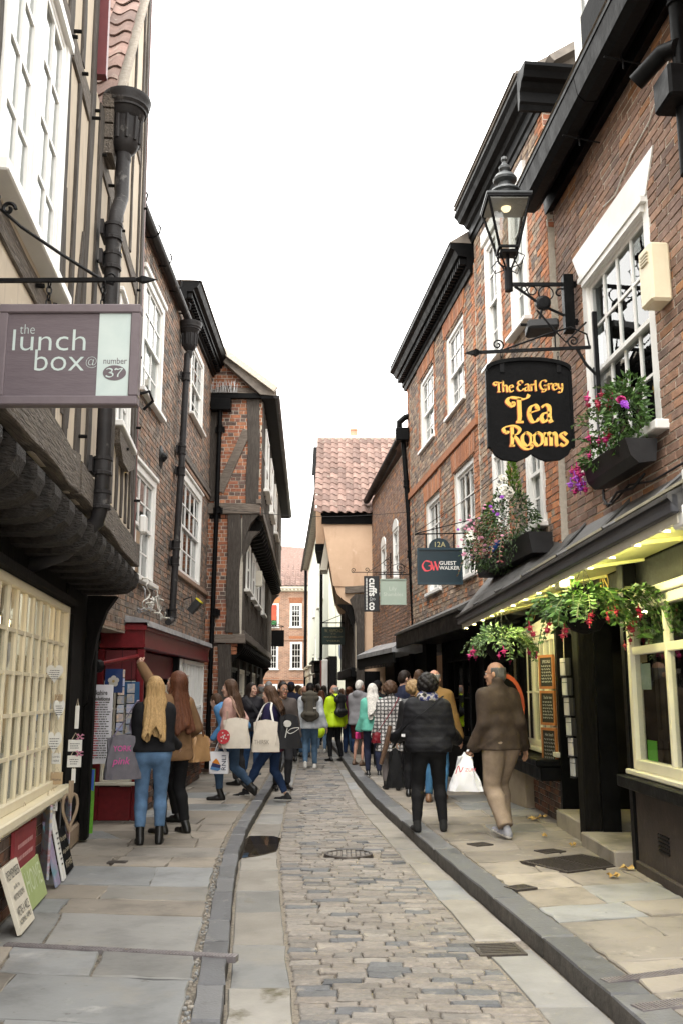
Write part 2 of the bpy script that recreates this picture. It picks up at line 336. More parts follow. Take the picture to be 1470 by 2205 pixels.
T['flag_tan']=mk('buff sandstone flags',[g3(.58),g3(1.0),g3(1.16)],.7,2.6,detail=8,pieces=[(.246,.213,.173),(.232,.206,.173),(.261,.228,.188),(.210,.184,.154),(.240,.213,.180)],bump=.45,bscale=16,dist=.012,rvar=.1,stain=[((.47,.42,.34),3.2,.62,.8),((.12,.1,.08),11,.62,.77),((.17,.14,.11),1.3,.54,.82),((.09,.075,.06),60,.7,.78)])
T['flag_blue']=mk('blue grey flags',[g3(.64),g3(1.0),g3(1.14)],.62,2.6,detail=8,pieces=[(.189,.192,.191),(.218,.218,.213),(.204,.207,.207),(.222,.217,.206)],bump=.4,bscale=16,dist=.012,rvar=.1,stain=[((.4,.39,.37),2.7,.6,.8),((.26,.235,.195),1.1,.53,.78),((.1,.095,.085),12,.63,.77),((.08,.075,.07),60,.7,.78)])
T['slab']=mk('pale channel slabs',[g3(.8),g3(1.1)],.72,3,detail=8,pieces=[(.25,.233,.208),(.235,.215,.188),(.265,.245,.216),(.22,.213,.2)],bump=.4,bscale=50,stain=[((.15,.125,.08),3.2,.63,.78),((.36,.335,.295),2.2,.58,.8),((.1,.09,.07),14,.68,.8)])
T['slab_stained']=mk('stained channel slab',[g3(.8),g3(1.1)],.7,3,detail=8,pieces=[(.25,.235,.21)],bump=.4,bscale=50,stain=[((.1,.085,.05),3.4,.53,.66),((.36,.335,.295),2.2,.6,.8)])
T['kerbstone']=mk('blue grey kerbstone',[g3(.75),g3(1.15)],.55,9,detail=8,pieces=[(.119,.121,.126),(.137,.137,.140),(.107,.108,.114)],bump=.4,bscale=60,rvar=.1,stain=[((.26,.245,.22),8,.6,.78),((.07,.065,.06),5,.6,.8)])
T['kerbface']=mk('grimy kerb face',[(.035,.031,.026),(.085,.075,.064)],.85,12,bump=.5,bscale=40)  # kerb sides darker than their tops: mossy grime plus shade put into the colour
m=MB();m.box(WORLD,-400,400,-60,900,-1.0,-.06);struct('ground',m,T['soil'])
def strip(mb,ya,yb,fa,fb,z,step=.5,mi=0,depth=.1):
 ys=list(np.arange(ya,yb,step))+[yb]
 top=[[(fa(y),y,z),(fb(y),y,z)]for y in ys]
 mb.grid(top,mi);mb.grid([[(a[0],a[1],z-depth),a]for a,b in top],mi);mb.grid([[b,(b[0],b[1],z-depth)]for a,b in top],mi)
m=MB();strip(m,1,60,lambda y:lerp(KL,y)-.02,lambda y:lerp(KR,y)+.02,-.004,depth=.04)
road=struct('road',m,T['bed'])
m=MB();strip(m,1,60,lambda y:lerp(WL,y),lambda y:lerp(KL,y)-.10,.086,depth=.13)
pave_l=struct('pavement',m,T['bed_dark'])
m=MB();strip(m,1,60,lambda y:lerp(KR,y)+.16,lambda y:lerp(WR,y),.106,depth=.15)
pave_r=struct('pavement',m,T['bed'])
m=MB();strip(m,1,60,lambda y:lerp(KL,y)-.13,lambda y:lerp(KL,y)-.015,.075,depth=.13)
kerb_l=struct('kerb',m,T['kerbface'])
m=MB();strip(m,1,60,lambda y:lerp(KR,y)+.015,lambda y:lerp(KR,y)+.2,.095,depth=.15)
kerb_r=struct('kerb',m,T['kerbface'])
def slab_mb(quad,z,th=.05,ch=.008,r=None,jit=.006,sub=1):
 """a stone with slightly wandering edges and a worn arris"""
 r=r or RND;c=sum((Vector(q)for q in quad),Vector((0,0)))/len(quad);pts=[]
 for i,q in enumerate(quad):
  a,b=Vector(q),Vector(quad[(i+1)%len(quad)])
  for k in range(sub+1):
   p=a.lerp(b,k/(sub+1));pts.append(p+Vector((r.uniform(-jit,jit),r.uniform(-jit,jit))))
 n=len(pts);mb=MB();tz=[r.uniform(-.0035,.0035)for _ in range(n)]
 ins=[p+(c-p).normalized()*ch for p in pts]
 vs=[(p.x,p.y,z+tz[i])for i,p in enumerate(ins)]+[(p.x,p.y,z-ch*.8)for p in pts]+[(p.x,p.y,z-th)for p in pts]
 fs=[tuple(range(n))]+[(k*n+i,(k+1)*n+i,(k+1)*n+(i+1)%n,k*n+(i+1)%n)for k in(0,1)for i in range(n)]
 return mb.add(vs,fs)
r=random.Random(3)
def kerbs(parent,tab,sgn,w,z,lens,y0,y1):
 y=y0
 while y<y1:
  L=r.choice(lens);yb=y+L-.008
  q=[(lerp(tab,y),y),(lerp(tab,yb),yb),(lerp(tab,yb)+sgn*w,yb+sgn*(.0 if sgn<0 else.12)*w),(lerp(tab,y)+sgn*w,y+sgn*(.0 if sgn<0 else.12)*w)]
  if sgn>0:q.reverse()
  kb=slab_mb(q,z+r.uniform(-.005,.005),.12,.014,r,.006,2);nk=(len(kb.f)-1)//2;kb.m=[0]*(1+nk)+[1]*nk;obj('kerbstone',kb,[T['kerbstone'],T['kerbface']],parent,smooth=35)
  y+=L
kerbs(kerb_l,KL,-1,.145,.102,[.55,.6,.7,.85],2.3,30)
kerbs(kerb_r,KR,1,.21,.122,[.7,.9,1.1,1.3],2.5,30)
def channel(ta,tb,y0,y1,lens,za,zb):
 y=y0
 while y<y1:
  L=r.choice(lens);yb=y+L-.012
  q=[(lerp(ta,y)+.02,y),(lerp(tb,y)-.012,y),(lerp(tb,yb)-.012,yb),(lerp(ta,yb)+.02,yb)]
  mat=T['slab_stained']if ta is KL and 4.2<y<5.4 else T['flag_blue']if r.random()<.18 else T['slab']
  obj('channel_slab',slab_mb(q,.004+r.uniform(-.004,.004),.06,.01,r,.007,2),mat,road,smooth=35);y+=L
channel(KL,SL,2.2,26,[.75,.9,1.05,.6],0,0)
channel(SR,KR,2.4,6.0,[.85,1.1],0,0);channel(SR,KR,6.5,26,[.8,1.0,1.2],0,0)
r=random.Random(8);rows=[];y=2.9
while y<27:
 d=r.uniform(.084,.108)*(1 if y<16 else 1.5)
 rows.append((y,d));y+=d
sq=[]
for y,d in rows:
 xa,xb=lerp(SL,y)+r.uniform(0,.02),lerp(SR,y);x=xa;ph=r.uniform(0,9);am=r.uniform(0,.015)
 blue=r.random()<.25
 while x<xb-.05:
  L=min(r.uniform(.15,.28),xb-x+r.uniform(0,.05))
  if xb-x-L<.08:L=xb-x
  t=(x+L/2-xa)/(xb-xa)*2-1
  z=.004+.022*(1-t*t)+r.uniform(-.004,.004)
  wv=lambda X:am*math.sin(X*4+ph)
  a,b=x+.002,x+L-.003
  sq.append(([(a,y+wv(a)+.001),(b,y+wv(b)+.001),(b,y+d+wv(b)-.003),(a,y+d+wv(a)-.003)],z));x+=L
man=(.07,9.68)
sq=[s for s in sq if(s[0][0][0]+s[0][1][0]-2*man[0])**2/4+(s[0][0][1]+.06-man[1])**2>.075]
def scr(qz):
 ps=[proj((x,y,qz[1]))for x,y in qz[0]]
 if any(p is None or not(-60<p[0]<1530 and p[1]<2260)for p in ps):return-1
 return abs(sum(ps[i][0]*ps[(i+1)%4][1]-ps[(i+1)%4][0]*ps[i][1]for i in range(4)))
sq.sort(key=scr,reverse=True)
for q,z in sq[:300]:obj('sett',slab_mb(q,z,.05,.009,r,.006,1),T['sett'],road)
m=MB()
for q,z in sq[300:]:m.join(slab_mb(q,z,.04,.010,r,.006,1))
obj('setts',m,T['sett'],road,kind='stuff')
r=random.Random(21)
def flags(parent,lines,splits,fa,fb,z,tilt,mats,jit=.008):
 for i,(ya,yb)in enumerate(zip(lines,lines[1:])):
  def edge(f,y):
   x=f(y)
   for _ in range(4):x=f(y+tilt(y)*x)
   return x
  cuts=splits[i]if i<len(splits)else None
  xa0,xb0=edge(fa,ya),edge(fb,ya);xa1,xb1=edge(fa,yb),edge(fb,yb)
  if cuts is None:
   cuts=[];t=r.uniform(.25,.5)
   while t<.85:cuts.append(t);t+=r.uniform(.28,.5)
  ts=[0]+list(cuts)+[1]
  for k,(t0,t1)in enumerate(zip(ts,ts[1:])):
   g=.007;sk=r.uniform(-.03,.03)
   P=[(xa0+(xb0-xa0)*t0,ya),(xa0+(xb0-xa0)*t1,ya),(xa1+(xb1-xa1)*(t1+(sk if t1<1 else 0)),yb),(xa1+(xb1-xa1)*(t0+(sk if t0>0 else 0)),yb)]
   P=[(P[0][0]+g,P[0][1]+g),(P[1][0]-g,P[1][1]+g),(P[2][0]-g,P[2][1]-g),(P[3][0]+g,P[3][1]-g)]
   P=[(x,y+tilt(y)*x)for x,y in P]
   mt=mats(i,k)
   obj('flagstone',slab_mb(P,z+r.uniform(-.004,.004),.05,.008,r,jit,4),mt,parent,smooth=30)
B3,T3,M3=T['flag_blue'],T['flag_tan'],T['flag']
ll=[2.6,3.3,3.95,4.5,5.2,5.72,6.62,7.08,7.6,8.45,8.98,9.55,10.1,10.65,11.2,11.8,12.5,13.2,13.9,14.7,15.5,16.4,17.3,18.3,19.4,20.6,22,23.5,25,27,29]
sp=[[.5],[.4],[.35],[.27],[.2,.6],[.3],[.26],[.42],[.66],[.35,.7],[.4]]
mm=[[M3,B3],[B3,T3],[T3,B3],[T3,B3],[T3,B3,B3],[M3,B3],[M3,T3],[T3,M3],[B3,B3],[T3,T3,T3],[T3,M3]]
flags(pave_l,ll,sp,lambda y:lerp(WL,y),lambda y:lerp(KL,y)-.185,.1,lambda y:-.13*max(0,min(1,(11-y)/5)),lambda i,k:mm[i][k]if i<len(mm)and k<len(mm[i])else r.choice([T3,T3,T3,M3]),.01)
lr=[2.2,2.9,3.5,4.1,4.62,5.15,5.6,6.1,6.55,7.15,7.75,8.35,8.95,9.6,10.2,10.9,11.6,12.3,13.1,14,15,16,17,18.2,19.4,20.6,22,23.5,25,27,29]
mr={5:[T3,B3],6:[T3,T3],7:[B3,T3,T3],8:[T3,B3,B3]}
flags(pave_r,lr,[],lambda y:lerp(KR,y)+.225,lambda y:lerp(WR,y),.12,lambda y:.26*max(.3,min(1,(14-y)/6)),lambda i,k:mr[i][k]if i in mr and k<len(mr[i])else r.choice([T3,T3,T3,T3,M3]),.012)
m=MB()
for _ in range(260):
 y=r.uniform(3.5,9.6);x=lerp(KL,y)-.165+r.uniform(-.018,.018);s=r.uniform(.005,.012)
 m.cbox(Fr((x,y,.094),(math.cos(y*9),math.sin(y*9),0)),-s,s,-s*.8,s*.8,-.01,s*.7,s*.4)
obj('pebbles',m,T['flag'],pave_l,kind='stuff')
T['rust_iron']=mk('worn cast iron',[(.05,.042,.038),(.1,.085,.075)],.5,30,bump=.3,bscale=60,metal=.5)
def grate(name,label,cx,cy,w,d,rot,z,bars,along=False,frame=.025):
 F=Fr((cx,cy,z),(math.cos(rot),math.sin(rot),0),(-math.sin(rot),math.cos(rot),0))
 t=thing(name,label,'drain' if 'drain' in name else 'grating',(cx,cy,z))
 m=MB()
 for a0,a1,b0,b1 in((-w/2,w/2,-d/2,-d/2+frame),(-w/2,w/2,d/2-frame,d/2),(-w/2,-w/2+frame,-d/2+frame,d/2-frame),(w/2-frame,w/2,-d/2+frame,d/2-frame)):
  m.box(F,a0,a1,b0,b1,-.02,.008)
 obj('frame',m,T['rust_iron'],t)
 m=MB();m.box(F,-w/2+.01,w/2-.01,-d/2+.01,d/2-.01,-.02,-.006);obj('pit',m,T['black_matt'],t)
 for k in range(bars):
  m=MB();q=-d/2+frame+(d-2*frame)*(k+.5)/bars;h=(d-2*frame)/bars*.3
  m.box(F,-w/2+frame,w/2-frame,q-h,q+h,-.01,.006);obj('bar',m,T['rust_iron'],t)
grate('road_drain','square iron road drain with parallel bars beside the right kerb',.98,6.25,.3,.27,.12,.009,6)
grate('pavement_grating','small iron grating in the flags just below the brown jacket man',1.36,9.6,.2,.17,.5,.125,5)
grate('pavement_grating','small iron grating in the flags behind the double cellar hatch',1.96,9.2,.24,.18,.5,.125,5)
grate('pavement_grating','rusty patched iron cover nearest the right kerb',1.37,7.54,.2,.16,.5,.125,3)
grate('pavement_grating','oval iron cover in the left flags near the doorway post',-2.0,8.75,.17,.1,0,.104,2)
F=Fr((2.05,8.6,.124),(.87,.5,0),(-.5,.87,0))
t=thing('cellar_hatch','double ribbed iron cellar hatch in the right pavement','hatch',F.o)
for a in(-.34,.005):
 m=MB();m.box(F,a,a+.335,-.27,.27,-.02,.004)
 for k in range(14):m.box(F,a+.02,a+.315,-.25+k*.037,-.25+k*.037+.016,.004,.009)
 obj('leaf',m,T['rust_iron'],t)
m=MB();m.box(F,-.37,.37,-.3,-.272,-.02,.006);m.box(F,-.37,.37,.272,.3,-.02,.006);m.box(F,-.37,-.342,-.272,.272,-.02,.006);m.box(F,.342,.37,-.272,.272,-.02,.006)
obj('frame',m,T['rust_iron'],t)
t=thing('manhole_cover','round cast iron manhole cover among the setts','manhole cover',(man[0],man[1],.02))
m=MB();m.lathe([(.001,0),(.21,0),(.21,.01),(.235,.01),(.25,-.03),(.001,-.03)],(man[0],man[1],.022),seg=28);obj('plate',m,T['rust_iron'],t)
for i in range(-4,5):
 for j in range(-4,5):
  if i*i+j*j<18:
   m=MB();m.box(Fr((man[0]+i*.045,man[1]+j*.045,.022),(1,.3,0)),-.018,.018,-.018,.018,0,.008);obj('stone',m,T['sett'],t)
T['worn_steel']=mk('worn steel strip',[(.16,.14,.145),(.26,.24,.24)],.45,9,metal=.35,bump=.2)
def channel_cover(label,p0,p1,w,z):
 t=thing('channel_cover',label,'drain cover',(*p0,z));d=Vector((p1[0]-p0[0],p1[1]-p0[1],0));F=Fr((*p0,z),d,Vector((-d.y,d.x,0)).normalized())
 m=MB();m.box(F,0,d.length,-w/2,w/2,-.03,.003)
 obj('plate',m,T['worn_steel'],t);m=MB()
 for k in range(int(d.length/.02)):m.box(F,k*.02,k*.02+.008,-w*.4,w*.4,.003,.006)
 obj('tread',m,T['worn_steel'],t,kind='stuff')
channel_cover('long ribbed iron channel cover across the left pavement',(-2.02,6.0),(-.6,5.74),.07,.106)
channel_cover('farther iron channel cover at the broken end of the right kerb',(1.36,5.2),(2.3,5.56),.075,.126)
channel_cover('nearest iron channel cover across the right pavement corner',(1.4,4.78),(2.3,5.1),.1,.126)
wm=glassmat('puddle water',(.34,.31,.27),.9,.03)
pud=[(-.995,9.5),(-.86,9.62),(-.74,9.8),(-.66,9.95),(-.655,10.2),(-.67,10.5),(-.66,10.75),(-.75,10.92),(-.9,10.95),(-1.03,10.93),(-1.055,10.6),(-1.04,10.2),(-1.015,9.85)]
m=MB();n_=len(pud);m.add([(a,b,.0125)for a,b in pud]+[(a,b,.002)for a,b in pud],[tuple(range(n_))]+[(i,n_+i,n_+(i+1)%n_,(i+1)%n_)for i in range(n_)])
struct('puddle',m,wm)
T['dry_leaf']=mk('dry leaf',[(.42,.24,.07),(.55,.38,.12)],.7,30)
def leaf_shape(s,c):return[(s*a*(1 if k%2 else.55),s*b*(1 if k%2 else.55))for k,(a,b)in enumerate([(math.cos(t*math.pi/5),math.sin(t*math.pi/5))for t in range(10)])]
for lab,x,y,s,a in(('curled brown fallen leaf beside the cellar hatch edge',2.38,8.6,.04,.3),('yellow fallen leaf lying nearest the step on the right pavement',2.42,8.3,.07,1),('pale yellow fallen leaf on the flag below the hatch',2.2,7.95,.06,2),('orange fallen leaf against the dark brick plinth',2.25,11.4,.09,.5),('second brown fallen leaf by the brick plinth',2.4,11.6,.06,1.4),('small brown fallen leaf by the grating',2.25,9.5,.04,2.2),('tiny pale fallen leaf in front of the doorstep',2.1,10.1,.035,.2)):
 F=Fr((x,y,.126),(math.cos(a),math.sin(a),0),(-math.sin(a),math.cos(a),0));m=MB();pts=leaf_shape(s,0)
 m.add([F.p(p,q,.004+.018*(k%3))for k,(p,q)in enumerate(pts)]+[F.p(0,0,.012)],[(k,(k+1)%10,10)for k in range(10)])
 solid('fallen_leaf',m,T['dry_leaf'],lab,'leaf','fallen leaves on the right pavement')
def wallpanel(mb,F,s0,s1,z0,z1,holes,n0,n1,mi=0):
 ss=sorted({s0,s1}|{min(max(h[i],s0),s1)for h in holes for i in(0,1)})
 zs=sorted({z0,z1}|{min(max(h[i],z0),z1)for h in holes for i in(2,3)})
 for a,b in zip(ss,ss[1:]):
  for c,d in zip(zs,zs[1:]):
   m=((a+b)/2,(c+d)/2)
   if any(h[0]<m[0]<h[1]and h[2]<m[1]<h[3]for h in holes):continue
   for n in(n0,n1):mb.add([F.p(a,n,c),F.p(b,n,c),F.p(b,n,d),F.p(a,n,d)],[(0,1,2,3)],mi)
 for a,b,c,d in list(holes)+[(s0,s1,z0,z1)]:
  a,b,c,d=max(a,s0),min(b,s1),max(c,z0),min(d,z1)
  for p,q in(((a,c),(b,c)),((b,c),(b,d)),((b,d),(a,d)),((a,d),(a,c))):
   mb.add([F.p(p[0],n0,p[1]),F.p(q[0],n0,q[1]),F.p(q[0],n1,q[1]),F.p(p[0],n1,p[1])],[(0,1,2,3)],mi)
_bm={}
def brickmesh(mat):
 if mat.name not in _bm:
  L=[]
  for k in range(5):
   r=random.Random(k);m=MB();m.cbox(WORLD,-.5,.5,-.5,.5,-.5,.5,.03)
   m.v=[(x+r.uniform(-.012,.012),y*(1+r.uniform(-.02,.02)),z+r.uniform(-.035,.035))for x,y,z in m.v]
   L.append(mkmesh('brick',m,[mat]))
  _bm[mat.name]=L
 return _bm[mat.name]
def bricks(parent,F,s0,s1,z0,z1,holes,mat,single=300,face=0.0,inside=None,L=.225,H=.073,seed=1,gap=.011,accent=None,bond='english',soldier=None):
 """courses laid round the openings; the ones that show largest are objects of their own"""
 r=random.Random(seed);out=[];row=0;z=z0
 while z<z1-H*.5:
  zt=min(z+H,z1);header=row%2 and bond=='english'
  x=s0-r.uniform(0,L);base=L/2 if header else L
  while x<s1:
   xe=x+base*r.uniform(.93,1.07)
   segs=[(max(x,s0),min(xe,s1))]
   for h in holes:
    if h[2]<(z+zt)/2<h[3]:
     ns=[]
     for a,b in segs:
      if b<=h[0]or a>=h[1]:ns.append((a,b))
      else:
       if a<h[0]:ns.append((a,h[0]))
       if b>h[1]:ns.append((h[1],b))
     segs=ns
   for a,b in segs:
    if b-a>.04 and(inside is None or(inside(a+.02,z+.01)and inside(b-.02,zt-.01))):
     out.append((a+gap/2,b-gap/2,z+gap/2+r.uniform(-.002,.002),zt-gap/2,face+r.uniform(-.004,.003)))
   x=xe
  z+=H;row+=1
 def area(q):
  ps=[proj(F.p(a,0,c))for a,c in((q[0],q[2]),(q[1],q[2]),(q[1],q[3]),(q[0],q[3]))]
  if any(p is None or not(-20<p[0]<1490 and-20<p[1]<2225)for p in ps):return-1
  return abs(sum(ps[i][0]*ps[(i+1)%4][1]-ps[(i+1)%4][0]*ps[i][1]for i in range(4)))
 if single<len(out):out.sort(key=area,reverse=True)
 if not isinstance(mat,(list,tuple)):mat=[mat]
 mf=(lambda q:mat[1]if accent and accent(q)else mat[0])
 rest={}
 for i,q in enumerate(out):
  a,b,c,d,f=q;mt=mf(q);ms=brickmesh(mt)
  M=F.mat((a+b)/2,f-.046,(c+d)/2,b-a,.1,d-c)
  if i<single:piece('brick',ms[r.randrange(5)],parent,M)
  else:rest.setdefault(mt.name,(mt,[]))[1].append((ms[r.randrange(5)],M))
 for mt,lst in rest.values():
  vs,fs=[],[];o=0;cache={}
  for me,M in lst:
   if me.name not in cache:
    a=np.empty(len(me.vertices)*3);me.vertices.foreach_get('co',a);cache[me.name]=(a.reshape(-1,3),[tuple(p.vertices)for p in me.polygons])
   a,pf=cache[me.name];Mn=np.array(M)
   vs.append(a@Mn[:3,:3].T+Mn[:3,3]);fs+=[tuple(i+o for i in f)for f in pf];o+=len(a)
  mb=MB();mb.v=np.concatenate(vs);mb.f=fs;mb.m=[0]*len(fs)
  obj('brickwork',mb,mt,parent,kind='stuff')
_pane={}
def pane(parent,F,a0,a1,n,c0,c1,mat):
 if mat.name not in _pane:
  m=MB();m.box(WORLD,-.5,.5,-.5,.5,-.5,.5);_pane[mat.name]=mkmesh('pane',m,[mat])
 t=Matrix.Rotation(RND.uniform(-.012,.012),4,'Z')@Matrix.Rotation(RND.uniform(-.012,.012),4,'X')
 return piece('pane',_pane[mat.name],parent,F.mat((a0+a1)/2,n,(c0+c1)/2,a1-a0,.004,c1-c0))
def sash(bld,F,s0,s1,z0,z1,cols=3,rows=4,fw=.1,n=0.0,mat=None,gl=None,sill=True,head=0,meet=True,bar=.022,curtain=False,panes=True,sillw=.06,name='window',rc=(.03,.06)):
 """box sash: outer frame, two sliding frames with glazing bars, sill; n is the face of the outer frame"""
 mat=mat or T['white'];gl=gl or T['glass'];w=MB()
 w.cbox(F,s0,s0+fw,n-.14,n,z0,z1,.006);w.cbox(F,s1-fw,s1,n-.14,n,z0,z1,.006)
 w.cbox(F,s0+fw,s1-fw,n-.14,n-.003,z1-fw,z1,.006)
 w.box(F,s0+fw,s1-fw,n-.14,n-.004,z0,z0+.04)
 if head:w.cbox(F,s0-.05,s1+.05,n-.1,n+.03,z1+.002,z1+head,.01)
 a0,a1,c0,c1=s0+fw,s1-fw,z0+.04,z1-fw
 halves=[(c0,(c0+c1)/2+.02,n-rc[1]),((c0+c1)/2-.02,c1,n-rc[0])]if meet else[(c0,c1,n-rc[0])]
 rr=max(1,rows//2)if meet else rows;ps=[]
 for h0,h1,hn in halves:
  r=.04
  w.box(F,a0,a0+r,hn-.04,hn,h0,h1);w.box(F,a1-r,a1,hn-.04,hn,h0,h1)
  w.box(F,a0+r,a1-r,hn-.04,hn-.001,h0,h0+r);w.box(F,a0+r,a1-r,hn-.04,hn-.001,h1-r,h1)
  b0,b1,d0,d1=a0+r,a1-r,h0+r,h1-r
  for k in range(1,cols):x=b0+(b1-b0)*k/cols;w.box(F,x-bar/2,x+bar/2,hn-.035,hn-.004,d0,d1)
  for k in range(1,rr):z=d0+(d1-d0)*k/rr;w.box(F,b0,b1,hn-.033,hn-.006,z-bar/2,z+bar/2)
  for i in range(cols):
   for j in range(rr):ps.append((b0+(b1-b0)*i/cols,b0+(b1-b0)*(i+1)/cols,hn-.02,d0+(d1-d0)*j/rr,d0+(d1-d0)*(j+1)/rr))
 o=obj(name,w,mat,bld)
 if panes:
  for p in ps:pane(o,F,*p,gl)
 if sill:
  m=MB();m.cbox(F,s0-.06,s1+.06,n-.12,n+.07,z0-sillw,z0-.002,.008);obj('sill',m,mat,o)
 if curtain:
  m=MB();m.box(F,a0,a1,n-.2,n-.19,c0,c1);obj('curtain',m,T['curtain'],o)
 return o
def stud(bld,F,s0,z0,s1,z1,w,proud=.04,mat=None,wob=.012,name='timber',back=-.05,r=None):
 """a hand-hewn timber let into the wall face"""
 r=r or RND;d=Vector((s1-s0,z1-z0));L=d.length;d.normalize();q=Vector((-d.y,d.x));n=max(2,int(L/.35));A,B=[],[]
 o=0
 for i in range(n+1):
  t=L*i/n;o+=r.uniform(-wob,wob)*.6;p=Vector((s0,z0))+d*t+q*o
  A.append(p+q*(w/2+r.uniform(-wob,wob)));B.append(p-q*(w/2+r.uniform(-wob,wob)))
 mb=MB();vs=[]
 for a,b in zip(A,B):
  k=.008;vs+=[F.p(a.x,back,a.y),F.p(a.x,proud-k,a.y),F.p(a.x-q.x*k,proud+r.uniform(-.004,.004),a.y-q.y*k),F.p(b.x+q.x*k,proud+r.uniform(-.004,.004),b.y+q.y*k),F.p(b.x,proud-k,b.y),F.p(b.x,back,b.y)]
 fs=[(i*6+j,i*6+(j+1)%6,(i+1)*6+(j+1)%6,(i+1)*6+j)for i in range(n)for j in range(6)]+[tuple(range(6)),tuple(range(6*n+5,6*n-1,-1))]
 mb.add(vs,fs)
 if mat is None:mat=T['oak_v']if abs(d.y)>.6 else T['oak_h']
 return obj(name,mb,mat,bld)
_tile={}
def tilemesh(mat):
 if mat.name not in _tile:
  L=[]
  for k in range(4):
   r=random.Random(k+40);W,H,th=.26,.36,.013;m=MB();n=8;rows=[]
   for y in(0,H):
    rows.append([(W*(i/n-.5),y,.028*math.sin(i/n*2*math.pi+.4)+r.uniform(-.002,.002))for i in range(n+1)])
   m.grid(rows);m.grid([[(x,y,z-th)for x,y,z in q]for q in reversed(rows)])
   m.grid([[(x,y,z-th)for x,y,z in rows[0]],rows[0]])
   L.append(mkmesh('tile',m,[mat],smooth=40))
  _tile[mat.name]=L
 return _tile[mat.name]
def tile_roof(parent,o,across,upslope,ncol,nrow,mat,w=.24,h=.29,single=300,seed=5,keep=None):
 """pantiles laid from the eaves up; o = eaves corner"""
 o=Vector(o);x=Vector(across).normalized();y=Vector(upslope).normalized();z=x.cross(y);r=random.Random(seed);k=0;rest=MB()
 if z.z<0:z=-z
 for j in range(nrow):
  for i in range(ncol):
   p=o+x*(w*(i+.5)+r.uniform(-.006,.006))+y*(h*j-.03+r.uniform(-.012,.012))+z*.03
   if keep and not keep(p):continue
   tl=math.radians(3.5+r.uniform(-1,1));y2=y*math.cos(tl)+z*-math.sin(tl);z2=x.cross(y2)
   if z2.z<0:z2=-z2
   M=Matrix(((x.x,y2.x,z2.x,p.x),(x.y,y2.y,z2.y,p.y),(x.z,y2.z,z2.z,p.z+.02),(0,0,0,1)))
   me=tilemesh(mat)[r.randrange(4)]
   if k<single:piece('tile',me,parent,M);k+=1
   else:
    a=MB();a.v=[tuple(v.co)for v in me.vertices];a.f=[tuple(q.vertices)for q in me.polygons];a.m=[0]*len(a.f);rest.join(a,M)
 if rest.v:obj('tiles',rest,mat,parent,kind='stuff')
def downpipe(bld,pts,r=.05,mat=None,joints=(),hopper=None,hopax=None,name='downpipe',brk=None):
 """pipe run, collars with ears, and a lathe-turned hopper head"""
 mat=mat or T['pipe_grey'];m=MB();m.tube(pts,r,12);p=obj(name,m,mat,bld,smooth=40)
 for a in joints:
  a=Vector(a);c=MB();c.lathe([(r,-.07),(r+.016,-.07),(r+.016,-.045),(r+.009,-.04),(r+.009,.04),(r+.016,.045),(r+.016,.07),(r,.07)],a,seg=12)
  if brk is not None:
   F=brk;c.box(Fr(a,F.u,F.n),-r-.05,r+.05,-r-.03,-r-.005,-.06,.06)
  obj('collar',c,mat,p,smooth=30)
 if hopper is not None:
  c=MB();k=hopax or 1
  c.lathe([(.045*k,-.42*k),(.06*k,-.36*k),(.06*k,-.3*k),(.1*k,-.26*k),(.125*k,-.2*k),(.13*k,.02*k),(.15*k,.04*k),(.165*k,.1*k),(.2*k,.14*k),(.2*k,.17*k),(.215*k,.2*k),(.215*k,.235*k),(.19*k,.235*k),(.18*k,.1*k),(.001,.08*k)],hopper,seg=20)
  for t in range(10):
   a=2*math.pi*t/10;q=Vector((math.cos(a),math.sin(a),0));c.tube([Vector(hopper)+q*.125*k+UP*-.2*k,Vector(hopper)+q*.135*k+UP*.02*k],.018*k,6)
  obj('hopper',c,mat,p,smooth=35)
 return p
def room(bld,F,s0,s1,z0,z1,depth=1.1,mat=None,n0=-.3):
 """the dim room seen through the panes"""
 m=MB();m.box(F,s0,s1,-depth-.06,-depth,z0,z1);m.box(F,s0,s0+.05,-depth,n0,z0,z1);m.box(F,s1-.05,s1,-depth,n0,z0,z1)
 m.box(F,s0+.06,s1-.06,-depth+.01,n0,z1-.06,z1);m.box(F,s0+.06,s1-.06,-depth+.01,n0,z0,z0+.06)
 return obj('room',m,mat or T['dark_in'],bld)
# ================================================================ LEFT SIDE
r4=random.Random(44)
F1=Fr((-1.52,3,0),(-.1,1,0),(1,.1,0),(-.010,0,1))
H1=thing('timber_framed_house','leaning timber framed house with cream plaster panels and white sash windows, nearest on the left','house',F1.p(3,-1,.0))
WA,WB=(1.08,2.42,4.08,5.78),(5.25,6.3,4.02,5.35)
m=MB();wallpanel(m,F1,-2.4,3.6,2.95,9.2,[WA],-.22,0)
wallpanel(m,F1,3.6,6.85,2.95,6.3,[WB],-.22,0)
m.prism(F1,[(3.6,6.3),(4.2,6.3),(4.26,6.46),(6.9,10.5),(6.9,6.3)],-.22,-.001)
m.box(F1,-2.4,-2.2,-5,-.23,0,9);m.box(F1,6.65,6.84,-5,-.23,2.95,6.3);m.box(F1,3.4,3.59,-5,-.23,6.3,9.2)
m.prism(Fr(F1.p(6.65,0,0),F1.n,F1.u),[(-.24,6.3),(-.24,10.1),(-5,10.1),(-5,6.3)],0,.19)
m.box(F1,-2.4,6.85,-5.2,-5,0,10)
wall1=obj('wall',m,T['plaster'],H1)
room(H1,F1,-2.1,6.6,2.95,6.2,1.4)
sl=Vector(F1.u*1.0+UP*1.55).normalized()
m=MB();a=F1.p(4.16,.06,6.36);b=a+sl*4.6;n5=F1.n*-4.5;th=sl.cross(F1.n)*.05
m.add([a,b,b+n5,a+n5,a+th,b+th,b+n5+th,a+n5+th],[(0,1,2,3),(4,5,6,7),(0,1,5,4),(1,2,6,5),(2,3,7,6),(3,0,4,7)])
